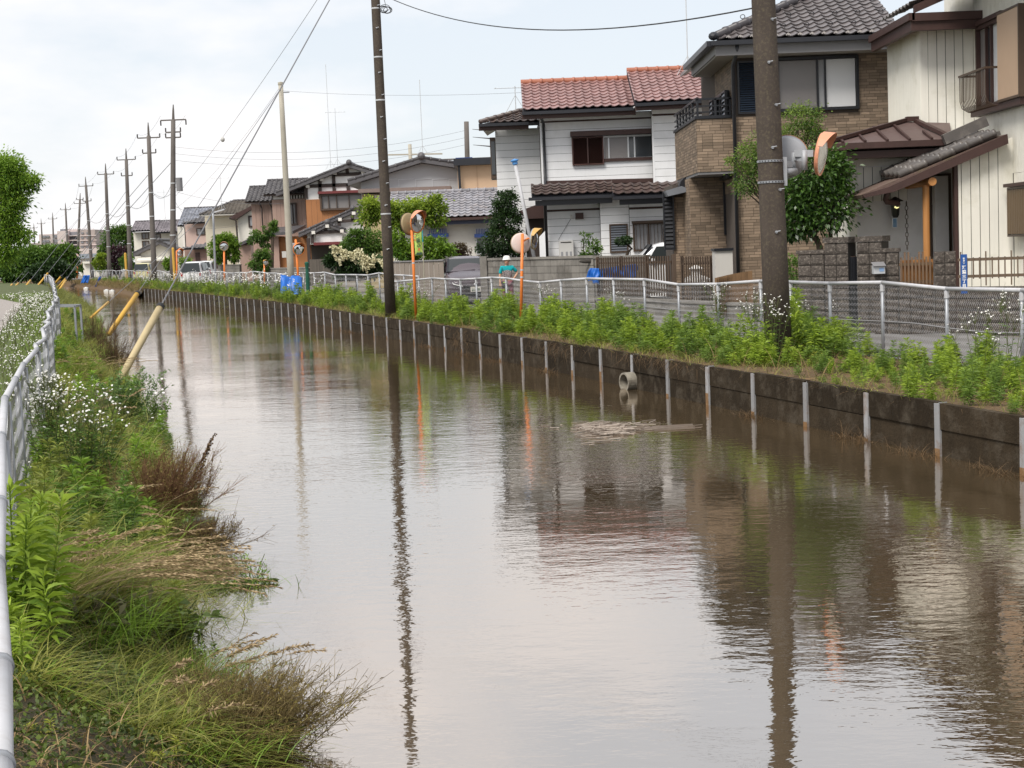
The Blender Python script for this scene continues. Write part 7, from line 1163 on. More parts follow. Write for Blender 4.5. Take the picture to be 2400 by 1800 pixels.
# big bushy thicket on the far left bank and the bright tree at left edge
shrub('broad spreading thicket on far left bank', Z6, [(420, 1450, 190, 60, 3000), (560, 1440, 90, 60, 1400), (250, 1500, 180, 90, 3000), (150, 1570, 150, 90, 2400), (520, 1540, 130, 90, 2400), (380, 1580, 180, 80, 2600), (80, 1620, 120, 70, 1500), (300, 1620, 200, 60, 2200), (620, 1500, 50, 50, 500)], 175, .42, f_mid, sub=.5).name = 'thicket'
shrub('dark thicket with painted shade in front of the far left bushes', Z6, [(470, 1580, 130, 70, 2600), (350, 1620, 140, 60, 2200), (560, 1620, 80, 50, 1200)], 163, .38, f_dark).name = 'thicket'  # dark leaf colour paints the shade under the bushes
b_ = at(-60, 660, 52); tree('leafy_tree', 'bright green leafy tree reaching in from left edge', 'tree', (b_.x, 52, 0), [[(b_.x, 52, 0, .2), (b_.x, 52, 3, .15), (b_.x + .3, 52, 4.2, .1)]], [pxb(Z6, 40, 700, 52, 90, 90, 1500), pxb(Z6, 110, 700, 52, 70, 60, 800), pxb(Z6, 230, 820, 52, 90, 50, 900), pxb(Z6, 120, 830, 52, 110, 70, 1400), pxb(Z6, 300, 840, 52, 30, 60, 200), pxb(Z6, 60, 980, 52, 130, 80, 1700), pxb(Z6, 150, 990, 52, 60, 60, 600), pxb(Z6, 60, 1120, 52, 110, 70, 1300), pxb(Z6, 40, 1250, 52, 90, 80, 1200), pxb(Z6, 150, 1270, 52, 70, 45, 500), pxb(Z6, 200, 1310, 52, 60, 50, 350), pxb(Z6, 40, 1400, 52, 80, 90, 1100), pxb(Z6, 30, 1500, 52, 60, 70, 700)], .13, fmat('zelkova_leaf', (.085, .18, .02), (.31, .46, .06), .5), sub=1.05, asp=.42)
# ---- weeds of the right strip
def goldenrod(h, nl, seed):
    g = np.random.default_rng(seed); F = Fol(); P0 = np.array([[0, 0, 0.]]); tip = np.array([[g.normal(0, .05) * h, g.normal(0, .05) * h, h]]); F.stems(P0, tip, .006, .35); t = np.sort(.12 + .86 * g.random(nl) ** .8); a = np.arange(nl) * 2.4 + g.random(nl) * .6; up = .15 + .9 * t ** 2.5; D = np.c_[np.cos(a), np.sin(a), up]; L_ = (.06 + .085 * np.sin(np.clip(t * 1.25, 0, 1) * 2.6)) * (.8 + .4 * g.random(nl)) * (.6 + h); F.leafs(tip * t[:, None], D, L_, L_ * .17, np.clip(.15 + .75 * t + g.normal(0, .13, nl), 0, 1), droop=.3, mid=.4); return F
def clumpy(h, nl, seed):
    g = np.random.default_rng(seed + 90); F = Fol()
    for j in range(int(g.integers(2, 5))):
        f1 = goldenrod(h * (.5 + .5 * g.random()), int(nl * .75), seed * 10 + j); off_ = np.array([g.normal(0, .09), g.normal(0, .09), 0]); ln_ = g.normal(0, .16, 2)
        for V, f, k in zip(f1.V, f1.F, f1.K):
            V = V.copy(); V[:, 0] += ln_[0] * V[:, 2]; V[:, 1] += ln_[1] * V[:, 2]; F.V.append(V + off_)
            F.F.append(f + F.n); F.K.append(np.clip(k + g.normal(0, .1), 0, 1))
        F.n += f1.n
    return F
protos = [clumpy(h, n, i).mesh('goldenrod') for i, (h, n) in enumerate(((.5, 80), (.72, 105), (.36, 60), (.2, 40), (.55, 84), (.42, 66), (.85, 115)))]
f_weed2 = fmat('dull_weed_leaf', (.05, .11, .015), (.2, .3, .05), .35, .55, .3); f_weed3 = fmat('yellowing_weed_leaf', (.12, .14, .015), (.38, .4, .06), .35, .55, .3)
for i_, me in enumerate(protos): me.materials.append((f_weed, f_weed, f_weed2, f_weed3, f_weed, f_weed2, f_weed)[i_])
cand = []
def dry(y, f): return math.exp(-((y - 50.5) / 4.5) ** 2) * .85
for _ in range(5200):
    y = 11 + 46 * random.random() ** .85; f = random.random() ** .9; d = .5 + .55 * nz2(y * .8, f * 3) + .3 * math.sin(y * 1.3 + 2)
    if (d < .38 and y > 21) or f < .25 and random.random() < .7 - f * 2 or random.random() < dry(y, f): continue
    x0, x1 = Xw(y), Xf(y); cand.append((x0 + .04 + (x1 - x0 + .03) * f, y, f))
cand = cand[:1500]; near = sorted(cand[:300], key=lambda c: c[1])
for i, (x, y, f) in enumerate(near):
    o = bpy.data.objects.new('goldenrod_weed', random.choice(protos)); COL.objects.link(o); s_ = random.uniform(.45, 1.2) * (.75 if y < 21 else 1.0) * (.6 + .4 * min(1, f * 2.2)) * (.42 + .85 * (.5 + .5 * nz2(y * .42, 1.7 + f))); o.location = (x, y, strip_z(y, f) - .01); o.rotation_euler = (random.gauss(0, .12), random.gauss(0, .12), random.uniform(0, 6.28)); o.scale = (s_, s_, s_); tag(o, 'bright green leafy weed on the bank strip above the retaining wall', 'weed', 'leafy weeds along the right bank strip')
PA = [(np.array([v.co[:] for v in me.vertices]), np.array([p.vertices[:] for p in me.polygons]), np.array([d.value for d in me.attributes['k'].data])) for me in protos]
def mass(name, label, items, m_, cat='weeds'):
    V, F, K, n = [], [], [], 0
    for (x, y, z, s_, a, j) in items:
        v, f, k = PA[j]; c, s2 = math.cos(a), math.sin(a); lean = random.gauss(0, .15); w = v * s_; w = np.c_[w[:, 0] * c - w[:, 1] * s2 + lean * w[:, 2], w[:, 0] * s2 + w[:, 1] * c, w[:, 2]] + [x, y, z]; V.append(w); F.append(f + n); K.append(np.clip(k + random.gauss(0, .1), 0, 1)); n += len(v)
    o = obj(name, np_mesh(name, np.concatenate(V), np.concatenate(F), np.concatenate(K)), m_); return tag(o, label, cat, kind='stuff')
items = [(x, y, strip_z(y, f) - .01, random.uniform(.3, .85) * (.75 if y < 21 else 1), random.uniform(0, 6.28), random.randrange(7)) for x, y, f in cand[300:]]
for _ in range(1700):
    y = random.uniform(57, 160); f = random.random()
    if nz2(y * .45, f * 2) < -.25: continue
    pass; x0, x1 = Xw(y), Xf(y) + .2
    if y > WALL_END and f < .25: continue
    items.append((x0 + .1 + (x1 - x0) * f, y, (strip_z(y, f) if y < WALL_END else -.35 + .35 * f), random.uniform(.4, .95) * (.8 if y > 85 else 1), random.uniform(0, 6.28), random.randrange(7)))
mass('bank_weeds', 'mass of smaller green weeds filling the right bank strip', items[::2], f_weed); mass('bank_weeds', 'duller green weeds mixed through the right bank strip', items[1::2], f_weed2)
# dry grass and litter on the strip
F = Fol(); n = 15000; y = 9 + rng.random(n) ** 1.5 * 100; f = rng.random(n); x0 = Xw(y); w = np.interp(y, [15, 30, 45, 70, 120], [2.7, 2.5, 2.0, 1.9, 1.9]); P = np.c_[x0 + .03 + w * f, y, np.full(n, -.06)]; D = np.c_[rng.normal(0, .8, n), rng.normal(0, .8, n), .35 + rng.random(n)]; F.blades(P, D, (.06 + .14 * rng.random(n)) * (1 + y / 90), .007 + y * .00012, .9, rng.random(n), 3); tag(F.build('dry_grass', f_straw, kind='stuff'), 'dry straw coloured grass matting the right bank strip', 'grass', kind='stuff')
F = Fol(); n = 20000; y = 9 + rng.random(n) ** 1.4 * 100; f = rng.random(n); P = np.c_[Xw(y) + .05 + np.interp(y, [15, 30, 45, 70, 120], [2.7, 2.5, 2.0, 1.9, 1.9]) * f, y, np.full(n, -.06)]; D = np.c_[rng.normal(0, .5, n), rng.normal(0, .5, n), .6 + rng.random(n)]; F.blades(P, D, (.1 + .22 * rng.random(n)) * (1 + y / 120), .008 + y * .00012, .6, np.clip(rng.normal(.45, .25, n), 0, 1), 3); tag(F.build('strip_grass', f_grass, kind='stuff'), 'thin green grass growing among the right bank weeds', 'grass', kind='stuff')
# taller dry stalks and loose green grass breaking up the strip
F = Fol(); n = 900; y = 12 + rng.random(n) * 60; y = y[(np.sin(y * .9) + np.sin(y * .37 + 1)) > -.3]; n = len(y); P = np.c_[Xw(y) + .1 + np.interp(y, [15, 30, 45, 70], [2.5, 2.3, 1.8, 1.7]) * rng.random(n), y, np.full(n, -.05)]; F.blades(P, np.c_[rng.normal(-.05, .3, n), rng.normal(0, .3, n), np.ones(n)], .3 + .45 * rng.random(n), .009, .45, rng.random(n), 4); tag(F.build('dry_stalks', f_straw, kind='stuff'), 'dry tan stalks standing among the right bank weeds', 'dry stalks', kind='stuff')
F = Fol(); n = 5000; y = 12 + rng.random(n) * 60; y = y[np.sin(y * .7 + 2) + np.sin(y * .31) > .1]; n = len(y); P = np.c_[Xw(y) + .0 + np.interp(y, [15, 30, 45, 70], [2.5, 2.3, 1.8, 1.7]) * rng.random(n) ** 1.4, y, np.full(n, -.05)]; F.blades(P, np.c_[rng.normal(-.15, .45, n), rng.normal(0, .45, n), np.ones(n)], .2 + .35 * rng.random(n), .009, .8, np.clip(rng.normal(.65, .25, n), 0, 1), 4); tag(F.build('loose_grass', f_grass, kind='stuff'), 'loose yellow green grass patches on the right bank strip', 'grass', kind='stuff')
# fleabane plants with small white daisies
def fleabane(h, nst, spread, seed, nfl=9, bush=False):
    g = np.random.default_rng(seed); S, Lf, Fl = Fol(), Fol(), Fol(); b0 = np.c_[g.normal(0, spread * .3, nst), g.normal(0, spread * .3, nst), np.zeros(nst)]; tip = b0 + np.c_[g.normal(0, spread, nst), g.normal(0, spread, nst), h * (.65 + .4 * g.random(nst))]; S.stems(b0, tip, .004, .5); nl = 14 if not bush else 26
    for j in range(nst):
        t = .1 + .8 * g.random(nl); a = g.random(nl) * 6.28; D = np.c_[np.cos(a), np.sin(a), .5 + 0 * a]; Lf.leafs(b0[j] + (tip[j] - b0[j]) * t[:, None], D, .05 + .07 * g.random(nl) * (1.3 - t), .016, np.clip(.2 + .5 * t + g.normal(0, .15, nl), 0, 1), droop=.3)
    base = np.repeat(tip, nfl, 0); e = base + np.c_[g.normal(0, .055, len(base)), g.normal(0, .055, len(base)), g.normal(.03, .04, len(base))]; S.stems(base - (base - np.repeat(b0, nfl, 0)) * .12, e, .0022, .6); Fl.discs(e, np.c_[g.normal(0, .5, len(e)), g.normal(-.3, .5, len(e)), np.ones(len(e))], .009 + .005 * g.random(len(e)), g.random(len(e))); return S, Lf, Fl
def put_fleabane(label, loc, h, nst, spread, seed, group=None, nfl=9, bush=False, leafm=None, flk=1.):
    o = thing('fleabane', label, 'flowering weed', loc, group); local(o)
    S, Lf, Fl = fleabane(h, nst, spread, seed, nfl, bush)
    if flk != 1: Fl.V = [v for v in Fl.V]
    S.build('stems', f_olive, o, 'stuff'); Lf.build('leaves', leafm or f_mid, o, 'stuff'); Fl.build('flowers', f_flower, o, 'stuff'); return o
for i, (u, Y, h, nst, sp_, lb_) in enumerate(((1692, 27.6, 1.0, 9, .12, 'tall white flowered fleabane against fence left of the near pole'), (1770, 25.6, .95, 8, .12, 'white flowered fleabane at left foot of the near pole'), (1815, 22.6, .95, 12, .16, 'spreading fleabane with white daisies in front of near pole'), (1905, 25.2, .7, 7, .14, 'shorter fleabane right of the near pole'), (2290, 18.2, .8, 6, .13, 'small fleabane under the blue street sign'), (2365, 18.6, 1.05, 8, .14, 'tall fleabane at the right edge fence'), (1290, 36.2, .85, 7, .13, 'fleabane at fence beneath the white house wall'), (1440, 33.5, .8, 9, .2, 'wide fleabane by fence before brown slat fence'), (985, 44.2, .8, 9, .25, 'fleabane right of the green banner post'))):
    c_ = at(u, 750, Y); put_fleabane(lb_, (c_.x, Y, -.03), h, nst, sp_, 50 + i)
# white flowering weeds along the far strip (one mass)
Sm, Fm = Fol(), Fol(); n = 330; y = 62 + rng.random(n) * 45; f = rng.random(n); P = np.c_[Xw(y) + .1 + 1.9 * f, y, np.full(n, -.05)]; T = P + np.c_[rng.normal(0, .1, n), rng.normal(0, .1, n), .6 + .5 * rng.random(n)]; Sm.stems(P, T, .008, .5); e = np.repeat(T, 3, 0) + rng.normal(0, .08, (3 * n, 3)); Fm.discs(e, rng.normal(0, .5, (3 * n, 3)) + [0, -.5, 1], .026, rng.random(3 * n)); fw_ = thing('fleabane_mass', 'pale haze of white flowered weeds on the far bank strip', 'flowering weeds', (Xw(80), 80, 0)); fw_['kind'] = 'stuff'; Sm.build('stems', f_olive, fw_, 'stuff'); Fm.build('flowers', f_flower, fw_, 'stuff')
# withered vines hanging over the wall
def vine(label, u, Y, w, h, seed, m_=None):
    g = np.random.default_rng(seed); F = Fol(); n = 420; y = Y + g.normal(0, w, n); t = g.random(n); P = np.c_[Xw(y) - .05 - .1 * g.random(n) + .25 * (1 - t), y, WTOP + .08 - h * t ** 1.3]; D = np.c_[g.normal(-.3, .7, n), g.normal(0, .9, n), g.normal(-.5, .6, n)]; F.blades(P, D, .1 + .16 * g.random(n), .006, .5, g.random(n), 3); tag(F.build('withered_vine', m_ or f_brown), label, 'vine')
vine('withered brown vine hanging over the wall below the orange post', 1130, 36.0, .55, .5, 1); vine('thin brown vine trailing on wall left of drain pipe', 1340, 29.3, .7, .25, 2); vine('brown creeper along wall top right of the drain pipe', 1560, 24.2, .9, .16, 3); vine('green overgrowth drooping over the far wall break', 530, 75.0, 1.2, .6, 4, f_grass)
for i, (Y, w, lb_) in enumerate(((35.2, .35, 'dead weeds at water edge below the withered vine'), (33.0, .35, 'dead weeds at the foot of the wall, left of pipe'), (29.6, .25, 'sparse dead weeds in the water near the pipe'), (20.8, .2, 'tuft of dead weeds by a steel post at the waterline'), (18.0, .22, 'brown dock stalks growing at foot of the wall'), (16.7, .25, 'dead twigs caught at the wall near right edge'), (15.2, .25, 'drowned twigs at the wall in right corner'), (38.6, .4, 'low dead weeds along the waterline under the mirror post'), (47.5, .5, 'dark weeds along waterline below dry strip'), (59.0, .7, 'weeds along the far waterline'))):
    g = np.random.default_rng(80 + i); F = Fol(); n = 130; y = Y + g.normal(0, w, n); P = np.c_[Xw(y) - .06 - .14 * g.random(n), y, np.full(n, WZ - .02)]; D = np.c_[g.normal(-.2, .6, n), g.normal(0, .6, n), .5 + g.random(n)]; F.blades(P, D, (.08 + .2 * g.random(n)) * (1.5 if i == 4 else 1), .007, .5, g.random(n), 3)
    if i == 4: F.leafs(P[:20] + [0, .3, 0], D[:20], .1, .03, .9)
    tag(F.build('dead_weeds', f_brown), lb_, 'dead weeds')
# ================================================================ left bank
def bankpt(n, y0, y1, pw=1., lo=.0, hi=1.05):
    y = y0 + (y1 - y0) * rng.random(n) ** pw; f = lo + (hi - lo) * rng.random(n); a, c = Xl(y), Xr(y); x = a + (c - a) * f; z = np.array([lz(float(q), float(p)) for q, p in zip(y, x)]); return np.c_[x, y, z], f
# general wild grass, several tones
for (nm, lb_, n, y0, y1, pw, lo, hi, L0, L1, m_, kx, dr) in (('wild_grass', 'olive green wild grass covering left bank', 30000, 7.0, 70, 1.6, .05, 1.0, .3, .8, f_grass, .68, .7), ('green_grass', 'fresh green grass blades on left bank', 8000, 7, 60, 1.5, .1, .95, .25, .65, f_bright, .7, .7), ('dry_grass', 'dry tan grass on left bank', 7000, 5.5, 60, 1.7, .0, 1., .15, .5, f_straw, .6, .8)):
    P, f = bankpt(n, y0, y1, pw, lo, hi); D = np.c_[rng.normal(.2, .75, n), rng.normal(0, .75, n), .5 + .8 * rng.random(n)]; cl = .5 + .5 * np.sin(P[:, 0] * 4.1 + 2 * np.sin(P[:, 1] * 2.3)) * np.sin(P[:, 1] * 3.1 + 1.7 * np.sin(P[:, 0] * 3)); keep_ = (rng.random(n) < .35 + .75 * cl); P, D, cl = P[keep_], D[keep_], cl[keep_]; n = len(P); F = Fol(); F.blades(P, D, (L0 + (L1 - L0) * rng.random(n)) * (.55 + .6 * cl) * np.where(P[:, 1] < 9.5, .65, 1), .0095 + P[:, 1] * .00018, dr * (.5 + .8 * rng.random(n)), np.clip(rng.normal(kx, .25, n) + .35 * (cl - .5), 0, 1), 4); tag(F.build(nm, m_, kind='stuff'), lb_, 'grass', kind='stuff')
n = 7000; P, f = bankpt(n, 70, 150, 1.2, .0, 1.); F = Fol(); D = np.c_[rng.normal(.1, .5, n), rng.normal(0, .5, n), .7 + rng.random(n)]; F.blades(P, D, .35 + .5 * rng.random(n), .03, .6, np.clip(rng.normal(.4, .25, n), 0, 1), 3); tag(F.build('far_grass', f_grass, kind='stuff'), 'far tall grass along the left bank bend', 'grass', kind='stuff')
n = 6000; y = 104 + rng.random(n) * 60; P = np.c_[Xw(y) - .4 + 2.6 * rng.random(n), y, -.35 + .3 * rng.random(n)]; D = np.c_[rng.normal(0, .5, n), rng.normal(0, .5, n), .7 + rng.random(n)]; F = Fol(); F.blades(P, D, .4 + .6 * rng.random(n), .035, .6, rng.random(n), 3); tag(F.build('far_reeds', fmat('far_reed', (.12, .1, .03), (.28, .2, .09), .2, .8), kind='stuff'), 'tawny reeds on the far right bank beyond the wall', 'reeds', kind='stuff')
# leafy weeds all over the bank
def bank_items(n, y0, y1, s0, s1, lo=.05, hi=.95, pw=1.4):
    P, f = bankpt(n, y0, y1, pw, lo, hi); return [(p[0], p[1], p[2] - .02, random.uniform(s0, s1), random.uniform(0, 6.28), random.randrange(7)) for p in P]
mass('bank_weeds', 'mixed leafy green weeds crowding the left bank', bank_items(150, 9.5, 60, .4, .85), f_bright); mass('bank_weeds', 'darker leafy weeds among the grass of left bank', bank_items(70, 9.5, 55, .35, .8), f_mid); mass('bank_weeds', 'yellowish weeds scattered on left bank', bank_items(130, 9.5, 50, .35, .7), fmat('yellow_weed_leaf', (.09, .12, .02), (.3, .34, .06), .35)); mass('bank_weeds', 'small weeds drooping at the left waterline', bank_items(90, 7, 40, .25, .45, -.1, .12), f_mid)
# ground cover at the bottom: small leaves and litter
n = 15000; P, f = bankpt(n, 4.6, 10.5, 1.0, -.08, 1.1); P[:, 2] += .09 * rng.random(n) ** .6; D = np.c_[rng.normal(0, 1, n), rng.normal(0, 1, n), .5 + rng.random(n)]; F = Fol(); F.leafs(P, D, .018 + .03 * rng.random(n), .012 + .012 * rng.random(n), np.clip(rng.normal(.38, .25, n) + .15 * np.sin(P[:, 0] * 5) * np.sin(P[:, 1] * 4), 0, 1)); tag(F.build('ground_cover', f_cover, kind='stuff'), 'small leafed ground cover on the near left bank', 'ground cover', kind='stuff')
n = 5000; P, f = bankpt(n, 4.8, 11, 1.0, -.05, 1.05); D = np.c_[rng.normal(0, 1, n), rng.normal(0, 1, n), .2 + .5 * rng.random(n)]; F = Fol(); F.blades(P + [0, 0, .02], D, .06 + .12 * rng.random(n), .004, .5, rng.random(n), 3); tag(F.build('litter', f_brown, kind='stuff'), 'brown dead stems littering the near left bank', 'litter', kind='stuff')
# meadow of white flowers left of the rail
Sm, Lm, Fm = Fol(), Fol(), Fol(); n = 900; y = 11 + rng.random(n) ** 1.3 * 80; w = np.interp(y, [0, 30, 55, 75, 100, 150], [1.2, 1.7, 1.6, 1.5, 4.5, 8]); x = Xr(y) - .08 - w * rng.random(n); P = np.c_[x, y, np.full(n, -.08)]; h = .18 + .25 * rng.random(n); T = P + np.c_[rng.normal(0, .08, n), rng.normal(0, .08, n), h]; Sm.stems(P, T, .004 + y * .0001, .6); e = np.repeat(T, 3, 0) + rng.normal(0, .05, (3 * n, 3)) * [1, 1, .6]; ye = np.repeat(y, 3); Fm.discs(e, rng.normal(0, .4, (3 * n, 3)) + [.2, -.4, 1], .0065 + ye * .0002, rng.random(3 * n))
ng = 22000; y = 8 + rng.random(ng) ** 1.3 * 95; w = np.interp(y, [0, 30, 55, 75, 100, 150], [1.3, 1.8, 1.7, 1.6, 4.6, 8]); P = np.c_[Xr(y) + .2 - w * rng.random(ng), y, np.full(ng, -.1)]; Lm.blades(P, np.c_[rng.normal(0, .45, ng), rng.normal(0, .45, ng), .8 + .4 * rng.random(ng)], .12 + .22 * rng.random(ng), .006 + y * .0003, .5, np.clip(rng.normal(.6, .2, ng), 0, 1), 3)
md_ = thing('flower_meadow', 'meadow of white daisies and grass left of the white rail', 'meadow', (Xr(20) - 1, 20, 0)); md_['kind'] = 'stuff'; Sm.build('stems', f_olive, md_, 'stuff'); Lm.build('grass', fmat('meadow_blade', (.07, .14, .015), (.26, .36, .05), .35), md_, 'stuff'); Fm.build('flowers', f_flower, md_, 'stuff')
# named plants of the near left bank
def lbase(u, v, dz=0.):
    z = -.3
    for _ in range(6): p_ = gp(u, v, z); z = lz(p_.y, p_.x)
    return Vector((p_.x, p_.y, z))
c_ = lbase(205, 1165); put_fleabane('large daisy fleabane bush beside the left rail', c_, .95, 60, .27, 201, nfl=4, bush=True, leafm=f_mid); c2 = lbase(120, 1100); put_fleabane('daisy fleabane thick with white flowers against left rail', c2, .85, 34, .16, 202, nfl=8, leafm=f_mid)
def bushy(name, label, base, h, w, n, ls, m_, cat, lean=(0, 0), stem_m=None, asp=.35, nst=40):
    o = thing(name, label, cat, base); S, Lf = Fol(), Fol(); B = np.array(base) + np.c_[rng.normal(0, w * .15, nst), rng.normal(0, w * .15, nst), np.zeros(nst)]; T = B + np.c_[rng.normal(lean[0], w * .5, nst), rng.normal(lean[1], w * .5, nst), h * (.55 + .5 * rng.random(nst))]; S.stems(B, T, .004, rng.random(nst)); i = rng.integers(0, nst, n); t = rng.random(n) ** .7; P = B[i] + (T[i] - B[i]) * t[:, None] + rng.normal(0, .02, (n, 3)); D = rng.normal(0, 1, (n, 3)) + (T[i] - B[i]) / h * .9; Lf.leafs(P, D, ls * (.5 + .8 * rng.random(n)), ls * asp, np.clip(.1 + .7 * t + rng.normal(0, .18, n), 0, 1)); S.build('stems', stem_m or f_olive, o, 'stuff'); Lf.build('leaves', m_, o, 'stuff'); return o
bushy('mugwort', 'grey green mugwort shrub at water edge below beige guard tube', lbase(285, 1010), .75, .5, 2600, .06, fmat('mugwort_leaf', (.04, .1, .02), (.17, .27, .08)), 'weed', (.15, 0)); bushy('mugwort', 'small mugwort leaning over the water beside the larger one', lbase(345, 1000), .5, .28, 900, .06, f_mid, 'weed', (.12, 0))
def twiggy(label, base, h, w, n, lean, k=(.02, .6), twig=None, cat='withered weed', green=0):
    o = thing('withered_shrub', label, cat, base); S, Lf = Fol(), Fol(); nst = n // 14; B = np.array(base) + np.c_[rng.normal(0, w * .3, nst), rng.normal(0, w * .3, nst), np.zeros(nst)]; T = B + np.c_[rng.normal(lean[0], w * .45, nst), rng.normal(lean[1], w * .45, nst), h * (.5 + .55 * rng.random(nst))]; S.stems(B, T, .0024, rng.random(nst)); i = rng.integers(0, nst, n * 2); t = .15 + .75 * rng.random(n * 2); P = B[i] + (T[i] - B[i]) * t[:, None]; E2 = P + (T[i] - B[i]) * .16 + rng.normal(0, .05, (n * 2, 3)); S.stems(P, E2, .0013, rng.random(n * 2)); j = rng.integers(0, n * 2, n * 3); q_ = P[j] + (E2[j] - P[j]) * rng.random((n * 3, 1)); Lf.leafs(q_, rng.normal(0, 1, (n * 3, 3)) + [0, 0, .6], .016 + .018 * rng.random(n * 3), .007, np.clip(k[0] + (k[1] - k[0]) * rng.random(n * 3) + rng.normal(0, .1, n * 3), 0, 1)); S.build('twigs', twig or f_brown, o, 'stuff'); Lf.build('leaves', f_brown if not green else fmat('rusty_green_leaf', (.16, .1, .035), (.32, .29, .08), .3, .8), o, 'stuff'); return o
twiggy('rusty brown withered shrub below the beige guard tube', lbase(262, 880), 1.0, .5, 1300, (.15, 0)); twiggy('second rusty withered shrub behind the first', lbase(232, 830), 1.0, .55, 900, (.1, .1)); twiggy('reddish twiggy weed fanning over the water', lbase(375, 1240), .7, .42, 2400, (.16, -.05), twig=fmat('red_brown_twig', (.12, .055, .03), (.3, .17, .09), .2, .8), green=1); twiggy('dark twiggy dead weed at bottom overhanging the water', lbase(560, 1785), .42, .36, 2600, (.14, 0), (.1, .7), twig=fmat('olive_brown_twig', (.1, .07, .03), (.3, .23, .1), .2, .8), green=1); twiggy('low dark dead weed in the bottom corner by water', lbase(480, 1720), .3, .38, 1300, (.12, .05), (.1, .7), twig=fmat('olive_brown_twig', (.1, .07, .03), (.3, .23, .1)), green=1); twiggy('brown weed tangle at the water edge below reddish weed', lbase(440, 1320), .35, .32, 1500, (.14, -.05), green=1)
# dock with rusty seed spikes
b_ = lbase(395, 1235); dk_ = thing('dock_plant', 'dock stalk with rusty seed spikes leaning over water', 'weed', b_); S, Lf = Fol(), Fol(); A0 = np.array(b_); tipd = np.array(at(490, 1040, b_.y - .2)); S.stems([A0], [tipd], .006, .3)
for t in np.linspace(.5, 1, 9): p_ = A0 + (tipd - A0) * t; q_ = p_ + np.array([.09 * (1.2 - t) + .05, rng.normal(0, .03), .1]); S.stems([p_], [q_], .003, .3); m_ = 46; tt = rng.random(m_)[:, None]; Lf.discs(p_ + (q_ - p_) * tt + rng.normal(0, .006, (m_, 3)), rng.normal(size=(m_, 3)), .008, rng.random(m_))
S.build('stalk', f_brown, dk_); Lf.build('seeds', f_brown, dk_, 'stuff')
def tuft(name, label, base, n, L_, W_, lean, spread, droop, m_, k=.5, heads=None, cat='grass', r=.12):
    o = thing(name, label, cat, base); F = Fol(); P = np.array(base) + np.c_[rng.normal(0, r, n), rng.normal(0, r, n), np.zeros(n)]; D = np.c_[rng.normal(lean[0], spread, n), rng.normal(lean[1], spread, n), np.ones(n)]; l_ = L_ * (.5 + .6 * rng.random(n)); F.blades(P, D, l_, W_, droop, np.clip(rng.normal(k, .2, n), 0, 1), 6); F.build('blades', m_, o, 'stuff')
    if heads:
        H = Fol(); nh = heads; P = np.array(base) + np.c_[rng.normal(0, r, nh), rng.normal(0, r, nh), np.zeros(nh)]; D = unit(np.c_[rng.normal(lean[0] * 1.3, spread * .7, nh), rng.normal(lean[1], spread * .7, nh), np.ones(nh)]); l_ = L_ * (.9 + .35 * rng.random(nh)); Hh = D.copy(); Hh[:, 2] = 0; Hh = unit(Hh)
        def pos(t): return P + D * (l_ * t)[:, None] + Hh * (droop * l_ * t * t * .6)[:, None] - np.array([[0, 0, 1.]]) * (droop * l_ * t * t * .75)[:, None]
        S = Fol()
        for a in np.linspace(0, .95, 8): S.stems(pos(a), pos(a + .125), .0022, .5)
        for a in np.linspace(.72, 1.05, 16):
            for _ in range(3): c = pos(a); H.leafs(c, (pos(a + .05) - c) + rng.normal(0, .012, c.shape), .035, .008, rng.random(nh), .1)
        S.build('stalks', f_heads, o, 'stuff'); H.build('seed_heads', f_heads, o, 'stuff')
    return o
tuft('arching_grass', 'arching grass clump with tan seed heads on left bank', lbase(150, 1430), 520, .75, .007, (.75, .15), .28, .55, f_grass, .6, 46, r=.16); tuft('arching_grass', 'yellow green grass clump beneath the tan seed heads', lbase(120, 1390), 420, .6, .007, (.5, .1), .3, .5, f_grass, .8, 20, r=.2); tuft('grass_tuft', 'bright green grass tuft leaning over the water near bottom', lbase(470, 1640), 420, .5, .006, (.45, .0), .3, .5, f_bright, .6, 12, r=.12); tuft('grass_tuft', 'thin green grass with wiry seed stalks at water edge', lbase(560, 1650), 220, .48, .005, (.5, -.05), .35, .7, f_bright, .5, 16, r=.1); tuft('grass_tuft', 'olive grass tuft in the middle of the near bank', lbase(330, 1600), 380, .42, .006, (.35, 0), .35, .6, f_grass, .45, 0, r=.16); tuft('grass_tuft', 'grass clump below the rusty shrub on left bank', lbase(210, 905), 480, .85, .01, (.3, 0), .35, .6, f_grass, .6, 14, r=.25); tuft('grass_tuft', 'tall grass along left rail behind the daisy bush', lbase(150, 1010), 420, .7, .009, (.2, 0), .3, .5, f_grass, .5, 10, r=.3); tuft('grass_tuft', 'flattened olive grass hanging over water below reddish weed', lbase(400, 1370), 520, .5, .006, (.6, -.1), .35, .8, f_grass, .35, 0, r=.2); tuft('grass_tuft', 'small upright grass tuft in the bottom foreground', lbase(270, 1700), 60, .26, .006, (.05, 0), .2, .4, f_bright, .5, 0, r=.03)
for i, (u, v, lb_) in enumerate(((250, 1260, 'loose yellow green grass behind tan seed heads'), (330, 1130, 'yellow green grass between daisy bush and reddish weed'), (180, 960, 'pale grass tuft left of the mugwort shrub'), (240, 1500, 'olive grass tangle in the middle of near bank'), (300, 1440, 'long flattened grass right of the seed heads'), (400, 1480, 'green grass fringe at the water above the bright tuft'), (130, 880, 'grass tuft along rail below the pipe frame'), (200, 820, 'far grass tuft near rusty shrubs'), (330, 1700, 'dry grass tuft in the bottom foreground'), (440, 1760, 'short green grass at bottom near dark twigs'))):
    tuft('grass_tuft', lb_, lbase(u, v), 260, .62 if i not in (8, 9) else .3, .008, (.35, 0), .42, .65, f_grass if i % 3 else f_bright, .72, 9 if i % 2 == 0 else 0, r=.2)
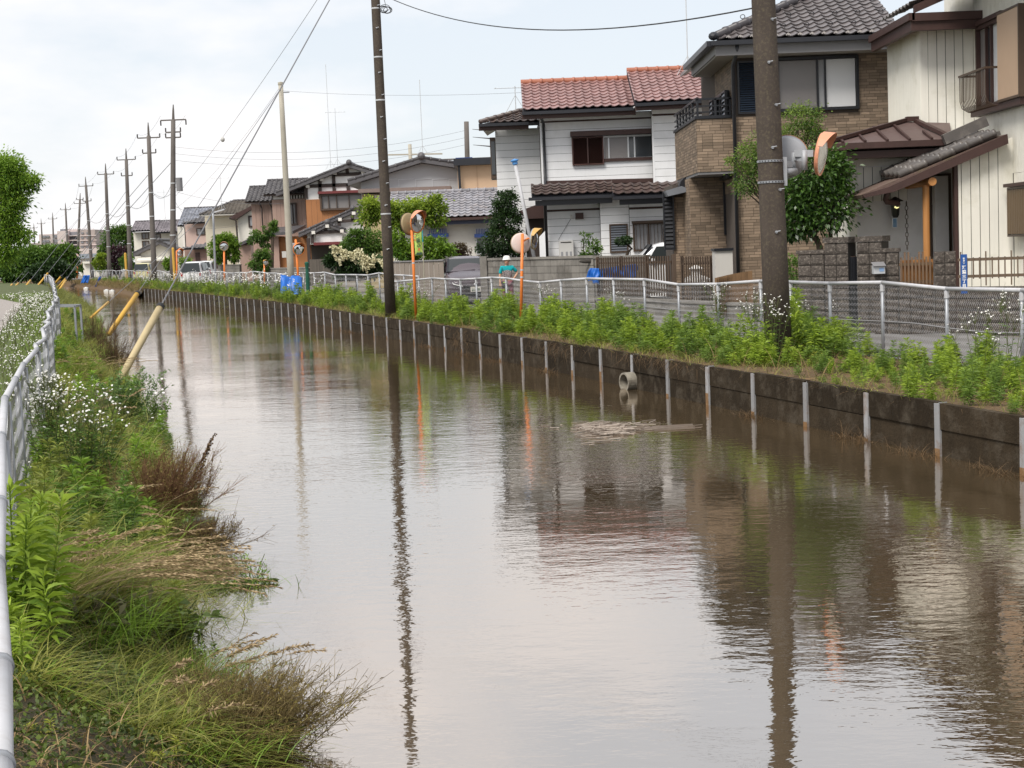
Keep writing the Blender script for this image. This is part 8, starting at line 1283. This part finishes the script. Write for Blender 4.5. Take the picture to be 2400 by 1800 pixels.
# goldenrods near left rail and broad-leaved weeds
for i, (u, v, s_, lb_) in enumerate(((45, 1500, 1.05, 'tall leafy goldenrod beside the left rail, nearest the corner'), (85, 1480, 1.0, 'leafy goldenrod right of the nearest rail goldenrod'), (140, 1560, 1.0, 'single upright goldenrod in the near left bank'), (60, 1590, .7, 'short goldenrod at bottom left by rail'), (30, 1400, .9, 'goldenrod behind tall grass near left rail'), (75, 1180, .8, 'goldenrod in front of the daisy fleabane'), (110, 1620, .5, 'low goldenrod below the single upright one'), (185, 1540, .45, 'small goldenrod right of the upright one'), (372, 1790, .5, 'broad leaved seedling at bottom edge'), (110, 1730, .4, 'grey leaved seedling in left foreground'), (225, 1640, .4, 'young weed on bare soil of near bank'))):
    b_ = lbase(u, v); o = bpy.data.objects.new('goldenrod_weed', protos[[6, 1, 4, 0, 1, 5, 2, 3, 3, 3, 3][i]]); COL.objects.link(o); o.location = b_; o.scale = (s_,) * 3; o.rotation_euler = (random.gauss(0, .08), random.gauss(.08, .08), random.uniform(0, 6)); tag(o, lb_, 'weed')
b_ = lbase(215, 1480); bushy('broadleaf_weed', 'muddy grey green broad leaved weed on near bank', b_, .22, .22, 70, .13, fmat('muddy_leaf', (.07, .065, .035), (.17, .16, .09), .15, .7), 'weed', (.05, 0), asp=.28, nst=10); bushy('broadleaf_weed', 'broad leaved weed by the water in middle of near bank', lbase(415, 1530), .3, .2, 70, .1, fmat('muddy_green_leaf', (.05, .08, .02), (.14, .19, .05), .2, .6), 'weed', (.1, 0), asp=.4, nst=10)
b_ = gp(585, 1372, WZ); tuft('water_weed', 'floating sprig of green weed on water near left bank', b_, 40, .2, .008, (.1, 0), .6, .3, f_bright, .8, 0, 'weed', .14); bushy('water_weed', 'bright leafy sprig standing in the water', gp(590, 1368, WZ), .22, .2, 260, .03, f_bright, 'weed', (.05, 0), nst=12)
F = Fol(); n = 900; a = rng.random(n); c0, c1 = np.array(gp(470, 1385, WZ)), np.array(gp(640, 1365, WZ)); P = c0 + (c1 - c0) * a[:, None] + np.c_[rng.normal(0, .03, n), rng.normal(0, .12, n) * (1.15 - a), .01 + .02 * rng.random(n)]; F.leafs(P, np.c_[rng.normal(0, 1, n), rng.normal(0, 1, n), .3 * rng.random(n)], .03, .014, rng.random(n)); tag(F.build('floating_weed', f_cover, kind='stuff'), 'mat of floating weed reaching out from left bank', 'weed', kind='stuff')
q = MB(); c_ = gp(470, 1232, WZ); q.box(c_.x - .1, c_.x + .12, c_.y - .05, c_.y + .12, WZ - .05, WZ + .06); tag(q.build('concrete_stub', m_pipe, bevel=.01), 'pale square block just above the water by reddish weed', 'block')
